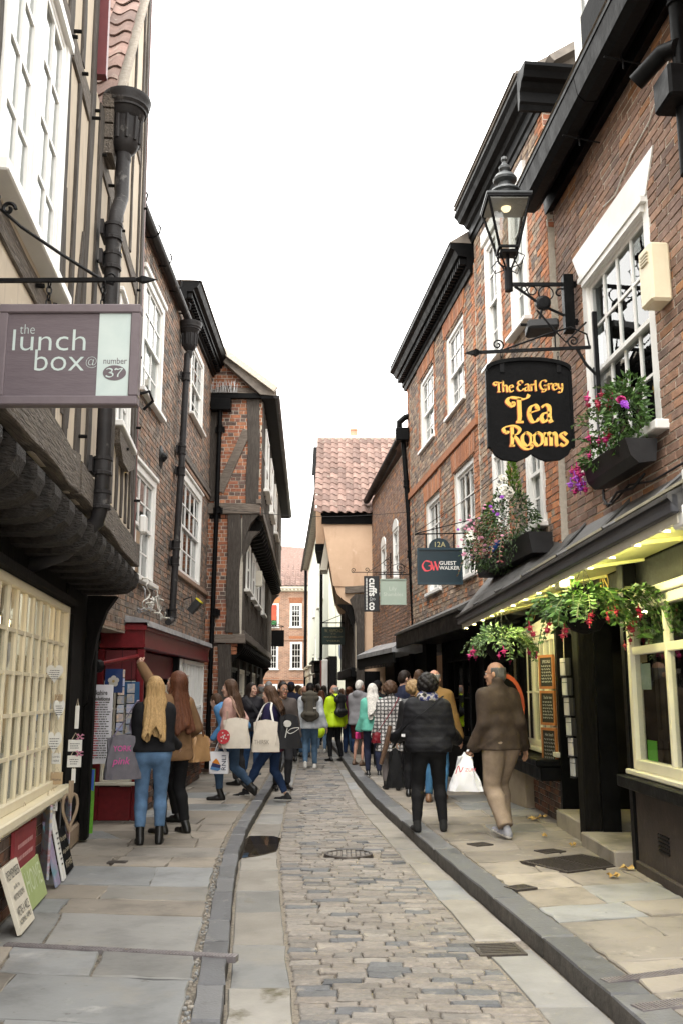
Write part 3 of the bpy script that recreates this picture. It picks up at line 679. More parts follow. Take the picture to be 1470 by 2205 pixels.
rf=obj('roof',m,T['mortar_dark'],H1)
tile_roof(rf,F1.p(4.10,.03,6.42),F1.n*-1,sl,9,13,T['tile'])
m=MB();m.box(F1,3.5,3.58,.003,.09,6.35,9.2);obj('barge_board',m,T['maroon'],H1)
m=MB();a=F1.p(4.2,.055,6.38);m.sweep([a,a+sl*4.6],[(-.025,-.02),(.025,-.02),(.025,.02),(-.025,.02)]);obj('verge',m,T['mortar_dark'],rf)
m=MB();m.box(F1,6.86,6.93,-.2,.018,3.0,10.6);obj('corner_board',m,mk('dull red board',[(.1,.035,.03),(.15,.055,.048)],.6,5),H1)
for a0,a1 in((1.08,1.72),(1.78,2.42)):sash(H1,F1,a0,a1,4.1,5.76,2,4,.05,.02,sill=False,meet=False,bar=.03,rc=(.008,.01))
m=MB();m.cbox(F1,1.715,1.785,-.12,.03,4.1,5.76,.006);m.box(F1,1.02,1.08,-.1,.03,4.05,5.8);m.box(F1,2.42,2.48,-.1,.03,4.05,5.8);m.box(F1,1.0,2.5,-.1,.05,5.765,5.83)
obj('window_surround',m,T['white'],H1)
m=MB();m.cbox(F1,.95,2.56,-.05,.1,4.0,4.07,.008);obj('sill',m,T['white'],H1)
sash(H1,F1,5.28,6.27,4.06,5.32,3,4,.06,.015,head=.05,rc=(.015,.03))
m=MB();m.prism(F1,[(5.2,3.96),(6.4,3.96),(6.3,3.84),(5.9,3.72),(5.5,3.72),(5.26,3.84)],-.03,.06);obj('timber',m,T['oak_h'],H1)
for s0,z0,s1,z1,w in((-1.2,3.2,-1.2,9.1,.2),(-.2,3.2,-.15,9.1,.16),(.35,3.2,.35,9.1,.14),(.9,3.2,.92,9.1,.17),(2.56,3.2,2.58,9.1,.15),(2.98,3.25,2.96,5.85,.1),(2.98,6.05,2.98,9.1,.1),(3.42,3.2,3.47,9.1,.17),(3.86,3.2,3.86,6.3,.17),(4.42,3.25,4.4,5.8,.07),(4.3,6.05,4.3,6.4,.1),(4.72,6.0,4.72,6.95,.08),(5.1,3.25,5.1,5.75,.12),(5.15,6.0,5.15,7.6,.1),(5.8,6.0,5.8,8.5,.08),(6.42,3.25,6.42,9.5,.1),(6.74,3.2,6.74,10.2,.17),(5.45,3.25,5.45,3.75,.09),(5.8,3.25,5.8,3.72,.09),(6.12,3.25,6.12,3.75,.09)):
 stud(H1,F1,s0,z0,s1,z1,w*.92,.02)
for s0,z0,s1,z1,w in((-2.3,5.95,.83,5.95,.2),(1.0,5.95,2.48,5.95,.2),(2.64,5.95,3.34,5.95,.22),(3.95,5.92,6.36,5.86,.2),(1.0,3.88,2.48,3.88,.16),(-.08,3.9,.83,3.9,.14),(3.0,3.35,3.36,4.9,.12),(5.2,7.4,6.36,7.4,.16),(3.92,4.9,5.04,4.9,.1)):
 stud(H1,F1,s0,z0,s1,z1,w,.018)
for s0,z0,s1,z1 in((4.4,5.2,5.0,4.0),(6.48,5.0,6.7,3.4),(2.66,4.9,2.9,3.4),(4.75,6.6,5.1,6.1)):stud(H1,F1,s0,z0,s1,z1,.1,.008)
m=MB()
for s,z in[(2.5,5.9),(2.6,6.02),(3.4,5.9),(3.5,6.03),(2.95,5.95),(3.9,5.9),(5.08,5.85),(6.4,5.85),(6.7,5.2),(6.7,4.4),(6.72,3.6),(5.1,4.6),(3.86,4.95),(2.56,3.95),(3.45,3.4),(1.95,3.87),(6.75,7),(5.7,3.9),(4.3,5.86)]:
 m.lathe([(.014,0),(.014,.05+r4.uniform(0,.03)),(.001,.05)],F1.p(s,.005,z),F1.n,6)
obj('pegs',m,T['oak_black'],H1,kind='stuff')
stud(H1,F1,-2.4,3.07,3.3,3.07,.27,.07,wob=.02);stud(H1,F1,3.31,3.06,6.88,3.04,.25,.075,wob=.02)
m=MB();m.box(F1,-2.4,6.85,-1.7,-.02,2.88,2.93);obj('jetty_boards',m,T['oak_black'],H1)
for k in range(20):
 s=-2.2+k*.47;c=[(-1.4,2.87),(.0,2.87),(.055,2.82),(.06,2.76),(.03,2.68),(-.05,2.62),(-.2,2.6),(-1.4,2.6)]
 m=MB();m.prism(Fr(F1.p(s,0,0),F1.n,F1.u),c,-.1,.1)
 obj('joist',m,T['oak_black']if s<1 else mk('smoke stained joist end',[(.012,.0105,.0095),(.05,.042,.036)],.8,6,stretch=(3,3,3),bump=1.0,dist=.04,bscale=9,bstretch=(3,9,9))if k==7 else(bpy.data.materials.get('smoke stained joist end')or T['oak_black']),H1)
Fg=Fr((-1.825,3,0),(-.125,1,0),(1,.125,0))
m=MB();wallpanel(m,Fg,-2.2,7.15,.1,2.62,[(.6,5.5,.78,2.36)],-.3,-.03);obj('shop_wall',m,T['oak_black'],H1)
m=MB();wallpanel(m,Fg,-2,5.62,.1,.74,[],-.03,.03);pl=obj('plinth',m,T['mortar_dark'],H1)
bricks(pl,Fg,-.5,5.62,.12,.74,[],T['brick_dark'],300,.036,L=.22,H=.076,seed=3,bond='stretcher')
m=MB();m.box(Fg,.6,5.5,-1.0,-.95,.8,2.4);m.box(Fg,.6,5.5,-.69,-.31,.7,.76);back=obj('display_back',m,mk('cream display board',[(.2,.15,.09),(.32,.25,.15)],.8,4),H1)
w=MB();s0,s1,z0,z1=.6,5.52,.80,2.36
w.cbox(Fg,s0,s0+.07,-.08,.045,z0,z1,.006);w.cbox(Fg,s1-.07,s1,-.08,.045,z0,z1,.006);w.cbox(Fg,s0+.07,s1-.07,-.08,.043,z0,z0+.07,.006);w.cbox(Fg,s0+.07,s1-.07,-.08,.043,z1-.06,z1,.006)
nc,nr=17,5;sx=lambda i:s0+.07+(s1-s0-.14)*i/nc;zx=lambda j:z0+.07+(z1-z0-.13)*j/nr
for i in range(1,nc):w.box(Fg,sx(i)-.016,sx(i)+.016,-.03,.022,z0+.07,z1-.06)
for j in range(1,nr):w.box(Fg,s0+.07,s1-.07,-.028,.018,zx(j)-.013,zx(j)+.013)
lw=obj('shop_window',w,T['cream'],H1)
for i in range(nc):
 for j in range(nr):pane(lw,Fg,sx(i)+.018,sx(i+1)-.018,.002,zx(j),zx(j+1),T['shopglass'])
m=MB();m.cbox(Fg,.5,5.62,-.03,.13,.73,.798,.01);m.cbox(Fg,.5,5.6,-.03,.085,.69,.728,.006);obj('sill',m,T['cream'],lw)
m=MB();m.cbox(Fg,.5,5.6,-.03,.1,2.362,2.43,.01);obj('head',m,T['oak_black'],lw)
m=MB();m.lathe([(.001,0),(.045,.02),(.055,.06),(.03,.11),(.001,.12)],Fg.p(3.4,-.35,2.1),seg=10)
obj('warm_bulb',m,mk('warm lamp',[(1,.72,.38),(1,.75,.42)],.5,emit=14),H1)
m=MB();m.lathe([(.001,0),(.045,.02),(.055,.06),(.03,.11),(.001,.12)],Fg.p(4.7,-.35,2.1),seg=10);obj('warm_bulb',m,bpy.data.materials['warm lamp'],H1)
for k in range(26):
 s=.9+k*.178;z=.86+(k%3)*.45;m=MB();h=r4.uniform(.1,.22);wd=r4.uniform(.07,.16)
 m.cbox(Fg,s,s+wd,-.6,-.57,z,z+h,.006);obj('gift',m,[flat('gift a',(.55,.5,.42)),flat('gift b',(.25,.2,.17)),flat('gift c',(.5,.22,.2)),flat('gift d',(.3,.38,.4))][k%4]if k<4 else bpy.data.materials['gift '+'abcd'[k%4]],back)
m=MB();m.cbox(Fg,5.66,7.1,-.32,.0,.3,2.6,.02);obj('post',m,T['oak_black'],H1)
m=MB();m.cbox(Fg,5.64,7.14,-.34,.02,.1,.3,.02);obj('post_foot',m,T['wood_lt'],H1)
m=MB();m.cbox(Fg,5.56,5.68,-.03,.07,.12,2.3,.01);obj('door_post',m,T['oak_black'],H1)
m=MB();m.cbox(Fg,6.95,7.12,.0,.1,.12,2.1,.01);obj('bracket_post',m,T['oak_black'],H1)
def curved(Fx,s,prof,w,name,mat,par):
 m=MB();m.prism(Fr(Fx.p(s,0,0),Fx.n,Fx.u),prof,-w/2,w/2);return obj(name,m,mat,par)
for s in(.2,6.95):curved(Fg,s,[(.0,1.45),(.05,1.5),(.07,1.85),(.12,2.2),(.2,2.45),(.3,2.6),(.0,2.6)],.18,'bracket',T['oak_black'],H1)
px=lambda s,n,z:F1.p(s,n,z)
p=downpipe(H1,[px(4.1,.16,6.05),px(4.08,.16,5.62),px(3.9,.15,5.38),px(3.86,.14,5.2),px(3.86,.13,2.98),px(3.88,.1,2.86),px(3.95,-.15,2.62),px(4.05,-.45,2.52),px(4.15,-.9,2.5)],.058,joints=[px(3.86,.14,5.2),px(3.86,.14,4.95),px(3.86,.13,4.2),px(3.86,.13,3.95),px(3.86,.13,3.28),px(3.86,.13,3.02)],hopper=px(4.1,.17,6.32),hopax=.95,brk=F1)
m=MB()
for k in range(4):m.box(F1,3.94,4.2,.0,.09,5.95+k*.14,6.07+k*.14)
obj('packing_block',m,T['oak_h'],H1)
F2=Fr((-2.62,10.1,0),(0,1,0),(1,0,0))
H2=thing('brick_town_house','brown brick house with white sashes and red shopfront, second on the left','house',(-3.2,14,0))
W1,W2,W3,W4=(1.45,2.85,5.5,7.15),(1.3,2.72,3.05,4.5),(5.3,6.75,6.35,7.72),(4.72,6.95,3.52,5.2)
m=MB();wallpanel(m,F2,0,4.15,2.3,7.62,[W1,W2],-.25,-.004);wallpanel(m,F2,4.15,7.9,2.3,8.05,[W3,W4],-.25,-.004)
m.box(F2,0,.2,-5,-.26,0,7.6);m.box(F2,7.7,7.88,-5,-.26,0,8);m.box(F2,0,7.9,-5.2,-5,0,8)
m.box(F2,0,7.88,-.9,-.65,0,2.29)
wall2=obj('wall',m,T['mortar_dark'],H2)
bricks(wall2,F2,0,4.15,2.32,7.62,[W1,W2],T['brick_brown'],120,seed=12);bricks(wall2,F2,4.15,7.9,2.32,8.02,[W3,W4],T['brick_brown'],180,seed=13)
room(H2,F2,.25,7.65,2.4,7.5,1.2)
sash(H2,F2,*W1,3,4,.1,.015,head=.07,curtain=True);sash(H2,F2,*W2,3,4,.1,.015,head=.06);sash(H2,F2,*W3,3,4,.1,.015,sillw=.05);sash(H2,F2,*W4,4,4,.13,.02,head=.05,sill=False)
m=MB()
for k,(a,b)in enumerate(((5.3,5.37),(5.38,5.45),(5.46,5.53))):m.cbox(F2,4.3,7.88,-.01,.03+.025*(k==1)+.012*(k==2),a,b,.008)
obj('string_course',m,T['brick_brown'],H2);m=MB();m.cbox(F2,4.2,7.88,-.01,.05,3.42,3.5,.008);obj('string_course',m,T['brick_brown'],H2)
m=MB();pr=[(math.cos(t)*.065,math.sin(t)*.065)for t in[math.pi+math.pi*k/8 for k in range(9)]]+[(.055,0),(-.055,0)]
m.sweep([F2.p(.2,.1,7.68),F2.p(4.35,.1,7.64)],pr)
gut=obj('gutter',m,T['pipe_grey'],H2)
for k in range(5):
 m=MB();s=.6+k*.85;m.tube([F2.p(s,.0,7.6),F2.p(s,.1,7.59),F2.p(s,.18,7.66),F2.p(s,.19,7.74),F2.p(s,.16,7.78)],.012,6);obj('bracket',m,T['iron'],gut)
def cornice(bld,F,s0,s1,z,prof,mat,dent=None,ret=0):
 m=MB();ff=Fr(F.p(s0,0,z),F.n,F.u);m.prism(ff,prof,0,s1-s0)
 c=obj('cornice',m,mat,bld)
 if dent:
  st,w,(n0,n1),(c0,c1)=dent;s=s0+.03
  while s<s1-w:
   m=MB();m.box(F,s,s+w,n0,n1,z+c0,z+c1);obj('dentil',m,mat,c);s+=st
 return c
CP=[(-.02,-.2),(.05,-.2),(.05,-.16),(.09,-.14),(.09,-.02),(.2,-.02),(.2,.03),(.26,.06),(.3,.13),(.3,.17),(-.02,.19)]
cornice(H2,F2,4.18,7.95,8.08,CP,T['black_paint'],(.12,.055,(.09,.17),(-.115,-.03)))
m=MB();m.prism(Fr(F2.p(4.15,0,8.24),F2.n,F2.u),[(.33,.0),(-.3,.03),(-2.6,2.2),(-5.0,.03),(-5,0)],.02,3.8);r2=obj('roof',m,T['slate'],H2)
m=MB();m.prism(Fr(F2.p(0,0,7.68),F2.n,F2.u),[(.12,.0),(-2.5,1.8),(-5.0,.03),(-5,0)],.02,4.1);obj('roof',m,T['tile'],H2)
m=MB();m.tube([F2.p(4.3,-.3,8.45),F2.p(4.9,-.3,8.45)],.1,10);obj('ridge_tile',m,T['terracotta'],r2)
downpipe(H2,[F2.p(4.25,.12,7.0),F2.p(4.1,.11,5),F2.p(3.8,.1,2.75),F2.p(3.8,.1,2.64)],.052,joints=[F2.p(4.21,.12,6.6),F2.p(4.12,.11,5.35),F2.p(4.09,.11,5.0),F2.p(3.93,.1,3.8),F2.p(3.9,.1,3.55),F2.p(3.81,.1,2.75)],hopper=F2.p(4.26,.15,7.32),hopax=.9,brk=F2)
m=MB();m.tube([F2.p(3.8,.1,2.66),F2.p(3.5,.1,2.6)],.05,10);obj('pipe_shoe',m,T['pipe_grey'],H2)
for s,z,nm in((3.0,4.95,'iron_tie'),):
 m=MB();m.lathe([(.001,-.01),(.13,-.01),(.14,.01),(.06,.035),(.05,.06),(.02,.09),(.001,.1)],F2.p(s,0,z),F2.n,10)
 m.v=[(x,y,z+(zz-z)*1.3)for x,y,zz in m.v];obj(nm,m,T['iron'],H2)
m=MB();m.tube([F2.p(1.3,.02,5.35),F2.p(1.35,.15,5.4),F2.p(1.5,.17,5.32),F2.p(1.5,.05,5.2)],.02,6);obj('iron_hook',m,T['iron'],H2)
m=MB();m.cbox(F2,4.3,4.42,.0,.05,4.1,4.32,.006);obj('notice',m,T['white'],H2)
m=MB();m.cbox(F2,4.3,4.5,.0,.02,2.78,2.98,.006);obj('notice',m,flat('blue notice',(.05,.08,.2)),H2)
m=MB();F=F2;m.tube([F.p(5.3,0,3.1),F.p(5.3,.14,3.15),F.p(5.3,.15,3.02)],.014,6);m.box(Fr(F.p(5.3,.2,3.0),(0,1,0),(1,0,-.8),(.8,0,1)),-.09,.09,-.05,.06,-.13,.1);sp_=obj('floodlight',m,T['black_plastic'],H2)
m=MB();m.box(Fr(F.p(5.3,.2,3.0),(0,1,0),(1,0,-.8),(.8,0,1)),-.095,.095,-.055,.065,.1,.125);obj('trim',m,flat('yellow trim',(.7,.6,.02)),sp_)
bay=MB();bay.cbox(F2,1.25,6.75,-.3,.24,2.12,2.42,.012);bay.box(F2,1.22,6.78,-.3,.265,2.34,2.39);bay.box(F2,1.23,6.77,-.3,.252,2.13,2.17)
fas=obj('shop_fascia',bay,T['red_paint'],H2)
for s0,s1 in((1.2,3.1),(3.05,5.0),(4.95,6.82)):
 m=MB();z=2.43;ff=Fr(F2.p(0,0,z),F2.n,F2.u);m.prism(ff,[(-.3,.14),(.22,.045),(.29,.02),(.3,-.05),(.28,-.05),(.27,0.0),(-.3,.0)],s0,s1+.0*r4.random());obj('lead_sheet',m,T['lead'],fas)
m=MB();m.cbox(F2,1.3,4.0,-.62,-.55,.15,2.1,.01);obj('shop_back',m,T['black_matt'],H2)
m=MB();m.cbox(F2,1.3,3.9,.02,.12,1.78,2.1,.01);sb=obj('name_board',m,T['maroon'],H2)
FE=Fr((0,11.37,0),(1,0,0),(0,-1,0))
for a0,a1,c0,c1 in((-2.94,-2.86,.12,2.11),(-2.47,-2.38,.12,2.11),(-2.859,-2.471,.12,.5)):
 m=MB();m.cbox(FE,a0,a1,-.06,.02,c0,c1,.01);obj('red_frame',m,T['red_paint'],H2)
m=MB();m.cbox(FE,-2.855,-2.475,-.05,.012,1.74,2.1,.01);obj('name_board',m,T['maroon'],H2)
sash(H2,FE,-2.855,-2.475,.56,1.73,4,4,.03,.0,meet=False,sill=True,name='shop_window',mat=T['offwhite'],gl=T['shopglass'],sillw=.04)
m=MB();m.cbox(F2,2.3,2.42,-.2,.1,.12,2.1,.01);obj('black_post',m,T['black_paint'],H2)
m=MB();m.cbox(F2,3.9,4.02,-.2,.2,.12,2.11,.01);obj('black_post',m,T['black_paint'],H2)
w=MB();s0,s1,z0,z1=4.1,6.55,.68,2.1
w.cbox(F2,s0,s0+.08,.05,.2,z0,z1,.006);w.cbox(F2,s1-.08,s1,.05,.2,z0,z1,.006);w.cbox(F2,s0+.08,s1-.08,.05,.198,z0,z0+.08,.006);w.cbox(F2,s0+.08,s1-.08,.05,.198,z1-.07,z1,.006)
for i in range(1,8):x=s0+.08+(s1-s0-.16)*i/8;w.box(F2,x-.016,x+.016,.09,.185,z0+.08,z1-.07)
w.box(F2,s0+.08,s1-.08,.1,.175,1.34,1.375)
lb=obj('shop_window',w,T['white'],H2)
for i in range(8):
 x0,x1=s0+.08+(s1-s0-.16)*i/8,s0+.08+(s1-s0-.16)*(i+1)/8
 for c0,c1 in((z0+.08,1.34),(1.375,z1-.07)):pane(lb,F2,x0+.016,x1-.016,.12,c0,c1,T['shopglass'])
m=MB();m.cbox(F2,4.0,6.65,-.1,.27,.6,.675,.01);obj('sill',m,T['pipe_grey'],lb)
m=MB();wallpanel(m,F2,2.2,6.8,.1,.6,[],-.2,.12);pl=obj('plinth',m,T['mortar_dark'],H2);bricks(pl,F2,2.2,6.8,.11,.59,[],T['brick_dark'],60,.13,seed=31,bond='stretcher')
m=MB();m.box(F2,6.6,7.9,-.3,-.02,.1,2.3);pl=obj('pier',m,T['mortar'],H2);bricks(pl,F2,6.62,7.9,.11,2.3,[],T['brick_red'],40,.0,seed=32,bond='stretcher')
m=MB();m.box(F2,4.0,6.6,-.25,-.2,.65,2.1);obj('display_back',m,mk('bright display',[(.5,.48,.44),(.62,.6,.55)],.8,9),H2)
H3=thing('jettied_brick_house','jettied orange brick and dark timber house with brace, third on the left','house',(-2.6,21,0))
F3=Fr((-2.62,18,0),(1,0,0),(0,-1,0))
gab=lambda a,z:z<8.45-max(0,a+.05)*.78 and(z>5.0 or a<.62 or(a<.45))and not(z>5.2 and a>1.04)
m=MB();m.prism(F3,[(-2.5,.1),(.5,.1),(.5,2.6),(.7,2.6),(.7,5.1),(1.03,5.1),(1.03,7.45),(.0,8.45),(-2.5,8.45)],-.25,-.004)
wall3=obj('wall',m,T['mortar'],H3)
bricks(wall3,F3,-.35,1.04,2.3,8.5,[],T['brick_red'],300,.0,gab,seed=17,L=.215,H=.076)
bricks(wall3,F3,-.2,.34,.12,2.3,[],T['brick_red'],80,.0,seed=18,L=.215,H=.076)
st3=lambda*a,**k:stud(H3,F3,*a,**k)
st3(.86,5.25,.84,7.42,.26,.05,T['oak_v'],.02);st3(.2,5.5,.74,6.75,.18,.04,T['oak_x']);st3(.0,5.15,1.02,5.15,.2,.07,T['oak_x']);st3(.95,5.28,1.04,5.28,.1,.09,T['oak_x'])
st3(.53,2.72,.55,5.03,.26,.06,T['oak_v'],.02);st3(.08,5.3,.08,7.6,.16,.03,T['oak_v']);st3(.08,7.6,1.0,7.55,.13,.04,T['oak_x'])
st3(.38,.12,.38,2.5,.25,.07,T['oak_v'],.02);st3(.2,2.6,.78,2.6,.16,.1,T['oak_x'])
curvp=[(.68,4.2),(.72,4.5),(.84,4.85),(1.0,5.03),(.68,5.03)]
m=MB();m.prism(F3,curvp,-.2,.05);obj('bracket',m,T['oak_v'],H3)
A3,B3_,C3=wallframe(-1.60,18,-2.02,30.5,1),wallframe(-1.93,18.02,-2.3,30.5,1),wallframe(-2.2,18.05,-2.5,30.5,1)
m=MB();wallpanel(m,A3,0,12.6,5.05,7.4,[],-.2,0);wallpanel(m,B3_,0,12.5,2.65,5.0,[],-.2,0);obj('street_wall',m,T['plaster'],H3)
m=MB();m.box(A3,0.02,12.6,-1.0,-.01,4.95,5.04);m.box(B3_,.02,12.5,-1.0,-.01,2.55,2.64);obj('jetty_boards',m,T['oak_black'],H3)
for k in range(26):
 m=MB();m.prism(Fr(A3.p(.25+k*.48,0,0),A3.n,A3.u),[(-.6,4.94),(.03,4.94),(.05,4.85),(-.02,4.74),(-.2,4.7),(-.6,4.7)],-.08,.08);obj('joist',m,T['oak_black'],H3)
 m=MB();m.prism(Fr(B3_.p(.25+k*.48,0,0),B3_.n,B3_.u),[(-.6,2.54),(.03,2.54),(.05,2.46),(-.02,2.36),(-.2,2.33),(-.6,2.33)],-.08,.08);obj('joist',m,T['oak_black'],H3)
for k in range(30):stud(H3,A3,.08+k*.42,5.1,.08+k*.42,7.38,.12,.035)
for k in range(30):stud(H3,B3_,.08+k*.42,2.7,.08+k*.42,4.98,.14,.035)
stud(H3,A3,0,5.1,12.5,5.1,.16,.06);stud(H3,B3_,0,2.7,12.5,2.7,.16,.06);stud(H3,A3,0,6.3,12.5,6.3,.1,.045)
for s in(.9,3.4,6.2):sash(H3,A3,s,s+1.3,5.75,7.05,3,4,.08,.07)
for s in(.45,2.2,3.7,6.2):sash(H3,B3_,s,s+1.0,3.62,4.6,3,3,.07,.07)
m=MB();m.cbox(B3_,3.3,3.5,.04,.2,4.0,4.35,.01);obj('alarm_box',m,T['offwhite'],H3)
for s in(.06,12.2):
 curved(A3,s,[(-.32,4.1),(-.26,4.3),(-.15,4.55),(.0,4.7),(-.32,4.7)],.16,'bracket',T['oak_v'],H3);curved(B3_,s,[(-.3,1.75),(-.24,1.95),(-.13,2.2),(.0,2.33),(-.3,2.33)],.16,'bracket',T['oak_black'],H3)
m=MB();m.prism(Fr(A3.p(-.2,0,0),A3.n,A3.u),[(-1.1,8.58),(.3,7.52),(.3,7.42),(-.02,7.45),(-1.1,8.42),(-3.6,6.9),(-3.6,7.05)],0,12.8);r3=obj('roof',m,T['slate'],H3)
r3.location=(0,0,0)
m=MB();m.box(A3,-.2,12.9,.0,.3,7.36,7.42);obj('soffit',m,T['black_matt'],H3)
m=MB();m.sweep([A3.p(-.22,.3,7.42),A3.p(12.8,.3,7.42)],pr);g=obj('gutter',m,T['pipe_grey'],H3)
m=MB();m.sweep([(-2.66,17.72,8.56),(-1.3,17.72,7.52)],[(-.05,-.06),(.05,-.06),(.05,.06),(-.05,.06)]);obj('verge',m,T['mortar'],r3)
m=MB();m.box(F3,-.05,1.25,.03,.12,7.4,7.5);obj('eaves_board',m,T['black_paint'],H3)
m=MB();m.cbox(F3,.02,.42,.05,.25,7.12,7.36,.01);hb=obj('hopper_box',m,T['black_paint'],H3)
m=MB()
for k in range(22):
 a=.0+k*.025;m.tube([F3.p(a,.15,7.5),F3.p(a+r4.uniform(-.08,.08),.15,7.68+r4.uniform(0,.08))],.005,4)
obj('pigeon_spikes',m,T['steel'],H3,kind='stuff')
downpipe(H3,[F3.p(.2,.13,7.15),F3.p(.18,.13,5),F3.p(.12,.13,.2)],.045,T['black_paint'],joints=[F3.p(.2,.13,z)for z in(6.75,5.1,3.1,1.5)],brk=F3)
m=MB();m.box(C3,0,12.4,-.3,-.02,.1,2.4);obj('shop_wall',m,T['black_matt'],H3)
for k in range(6):
 m=MB();m.cbox(C3,.4+k*1.9,.5+k*1.9,-.05,.06,.12,2.3,.01);obj('shop_post',m,T['oak_v']if k else T['offwhite'],H3)
for k in range(5):sash(H3,C3,.55+k*1.9,2.25+k*1.9,.7,2.1,4,3,.06,.03,mat=T['offwhite']if k%2 else T['black_paint'],meet=False,gl=T['shopglass'],name='shop_window')
m=MB();m.box(H3 and C3,0,12.5,-4,-3.8,0,8);m.box(C3,12.2,12.4,-4,-.3,0,7.3);obj('back_wall',m,T['mortar_dark'],H3)
H4=thing('far_left_shop','small dark shop beyond the jettied house on the left','shop',(-4,38,0))
F4=wallframe(-2.75,31,-6.5,56,1)
m=MB();wallpanel(m,F4,0,25,.1,6.0,[],-.3,0);m.box(F4,0,25,-5,-4.8,0,6);m.box(F4,0,.2,-4.8,-.3,0,6);obj('wall',m,T['brick_mixed'],H4)
m=MB();m.prism(Fr(F4.p(0,0,6),F4.n,F4.u),[(.3,0),(-2.5,2.3),(-5.2,0)],0,25);obj('roof',m,T['tile'],H4)
m=MB();m.cbox(F4,.1,6,.0,.12,2.3,2.7,.01);obj('shop_fascia',m,T['black_paint'],H4)
m=MB();m.cbox(F4,.2,.35,.0,.14,.1,2.3,.01);m.cbox(F4,5.6,5.75,.0,.14,.1,2.3,.01);obj('shop_post',m,mk('olive paint',[(.12,.15,.06),(.15,.19,.08)],.5),H4)
for k in range(2):sash(H4,F4,.5+k*2.6,2.8+k*2.6,.6,2.2,4,3,.07,.06,mat=T['black_paint'],meet=False,gl=T['shopglass'],name='shop_window')
# ================================================================ RIGHT SIDE
r5=random.Random(55)
FR=wallframe(2.72,4,2.345,9,-1)
HR=thing('tea_room_house','red brown brick house with the tea room awning, nearest on the right','house',(3.2,7.5,0))
WR1=(2.98,4.62,3.66,5.6)
m=MB();wallpanel(m,FR,-3.5,5.4,2.75,6.95,[WR1],-.25,-.004);m.box(FR,-3.5,-3.3,-5,-.26,2.76,6.9);m.box(FR,5.18,5.38,-5,-.26,2.76,6.9);m.box(FR,-3.5,5.4,-5.2,-5.0,0,6.9)
wr=obj('wall',m,T['mortar'],HR)
bricks(wr,FR,-.6,5.39,3.0,6.93,[(2.98,4.62,3.66,5.9)],T['brick_warm'],300,seed=50,L=.232,H=.077,gap=.014,bond='flemish')
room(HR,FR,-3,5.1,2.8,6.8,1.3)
sash(HR,FR,*WR1,4,4,.12,.0,sill=False,bar=.026)
m=MB();m.prism(FR,[(2.98,5.605),(4.62,5.605),(4.82,5.92),(2.78,5.92)],-.1,.015);obj('lintel',m,T['white'],HR)
m=MB();m.box(FR,3.0,4.6,-.02,.05,5.55,5.6);m.box(FR,3.06,4.54,-.02,.035,5.49,5.548);obj('head_moulding',m,T['white'],HR)
m=MB();m.cbox(FR,2.86,4.7,-.12,.11,3.58,3.657,.008);obj('sill',m,T['white'],HR)
m=MB();m.box(FR,-3.5,5.38,.0,.42,6.96,7.0);m.prism(Fr(FR.p(-3.5,0,0),FR.n,FR.u),[(.0,6.78),(.1,6.72),(.12,6.95),(.0,6.95)],0,8.88);obj('soffit',m,T['black_paint'],HR)
for s0,s1 in((-3.5,1.3),(1.31,3.4),(3.41,5.36)):
 m=MB();m.prism(Fr(FR.p(s0,0,0),FR.n,FR.u),[(.16,6.78),(.22,6.73),(.32,6.73),(.38,6.78),(.41,6.95),(.14,6.95)],0,s1-s0);g=obj('gutter',m,T['black_paint'],HR)
 for k in range(int((s1-s0)/1.0)):
  m=MB();s=s0+.5+k*1.0;m.tube([FR.p(s,.0,6.66),FR.p(s,.36,6.72)],.008,6);m.tube([FR.p(s,.2,6.62),FR.p(s,.21,6.75)],.008,6);obj('bracket',m,T['iron'],g)
m=MB();m.prism(Fr(FR.p(-3.5,0,0),FR.n,FR.u),[(.43,7.02),(-2.4,9.6),(-5.2,7.0)],0,8.85);rr=obj('roof',m,T['slate'],HR)
FD=Fr(FR.p(3.35,-.02,0),FR.u,FR.n)
m=MB();m.box(FD,0,.05,-1.6,-.0,7.0,8.7);dm=obj('dormer',m,T['black_matt'],HR)
m=MB();m.prism(Fr(FR.p(3.3,.05,0),FR.n,FR.u),[(.3,7.05),(.3,7.5),(-1.4,8.6),(-1.4,7.05)],-.9,.02);obj('dormer_cheek',m,T['black_matt'],HR)
m=MB();m.box(FD,.06,.86,-1.6,.14,8.5,8.72);m.box(FD,.0,.92,-1.6,.24,8.72,8.78);obj('dormer_cornice',m,T['white'],HR);sash(HR,FD,.06,.84,7.05,8.5,3,4,.09,.12)
downpipe(HR,[FR.p(2.0,.12,7.2),FR.p(2.02,.12,5.2)],.05,T['black_paint'],joints=[FR.p(2.0,.12,6.62)],brk=FR)
downpipe(HR,[FR.p(2.28,.34,6.1),FR.p(2.1,.2,6.22),FR.p(1.98,.14,6.18)],.068,T['black_paint'])
m=MB();m.cbox(FR,1.86,2.14,.02,.28,5.72,5.98,.02);obj('hopper_box',m,T['black_paint'],HR)
m=MB();m.cbox(FR,2.62,2.85,.005,.17,4.52,5.0,.02);ab=thing('alarm_box','cream louvred alarm box on the brick beside the big tea room sash','alarm box',FR.p(2.75,0,4.6));obj('case',m,T['cream'],ab)
m=MB()
for k in range(4):m.box(Fr(FR.p(2.66,.17,4.93-k*.026),FR.u,FR.n),0,.13,.0,.012,-.006,.006)
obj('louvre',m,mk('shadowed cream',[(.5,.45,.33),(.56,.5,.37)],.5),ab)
FG=wallframe(2.55,4,2.55,14.3,-1)
m=MB();wallpanel(m,FG,-2,10.2,.1,2.74,[(.5,4.3,.95,2.36),(4.42,5.55,.1,2.3),(5.85,6.95,.1,2.25),(7.05,9.85,.92,2.3)],-.2,-.02);obj('shop_wall',m,T['black_paint'],HR)
room(HR,FG,-1.8,4.35,.2,2.6,1.6);room(HR,FG,7.0,10.1,.2,2.6,1.2)
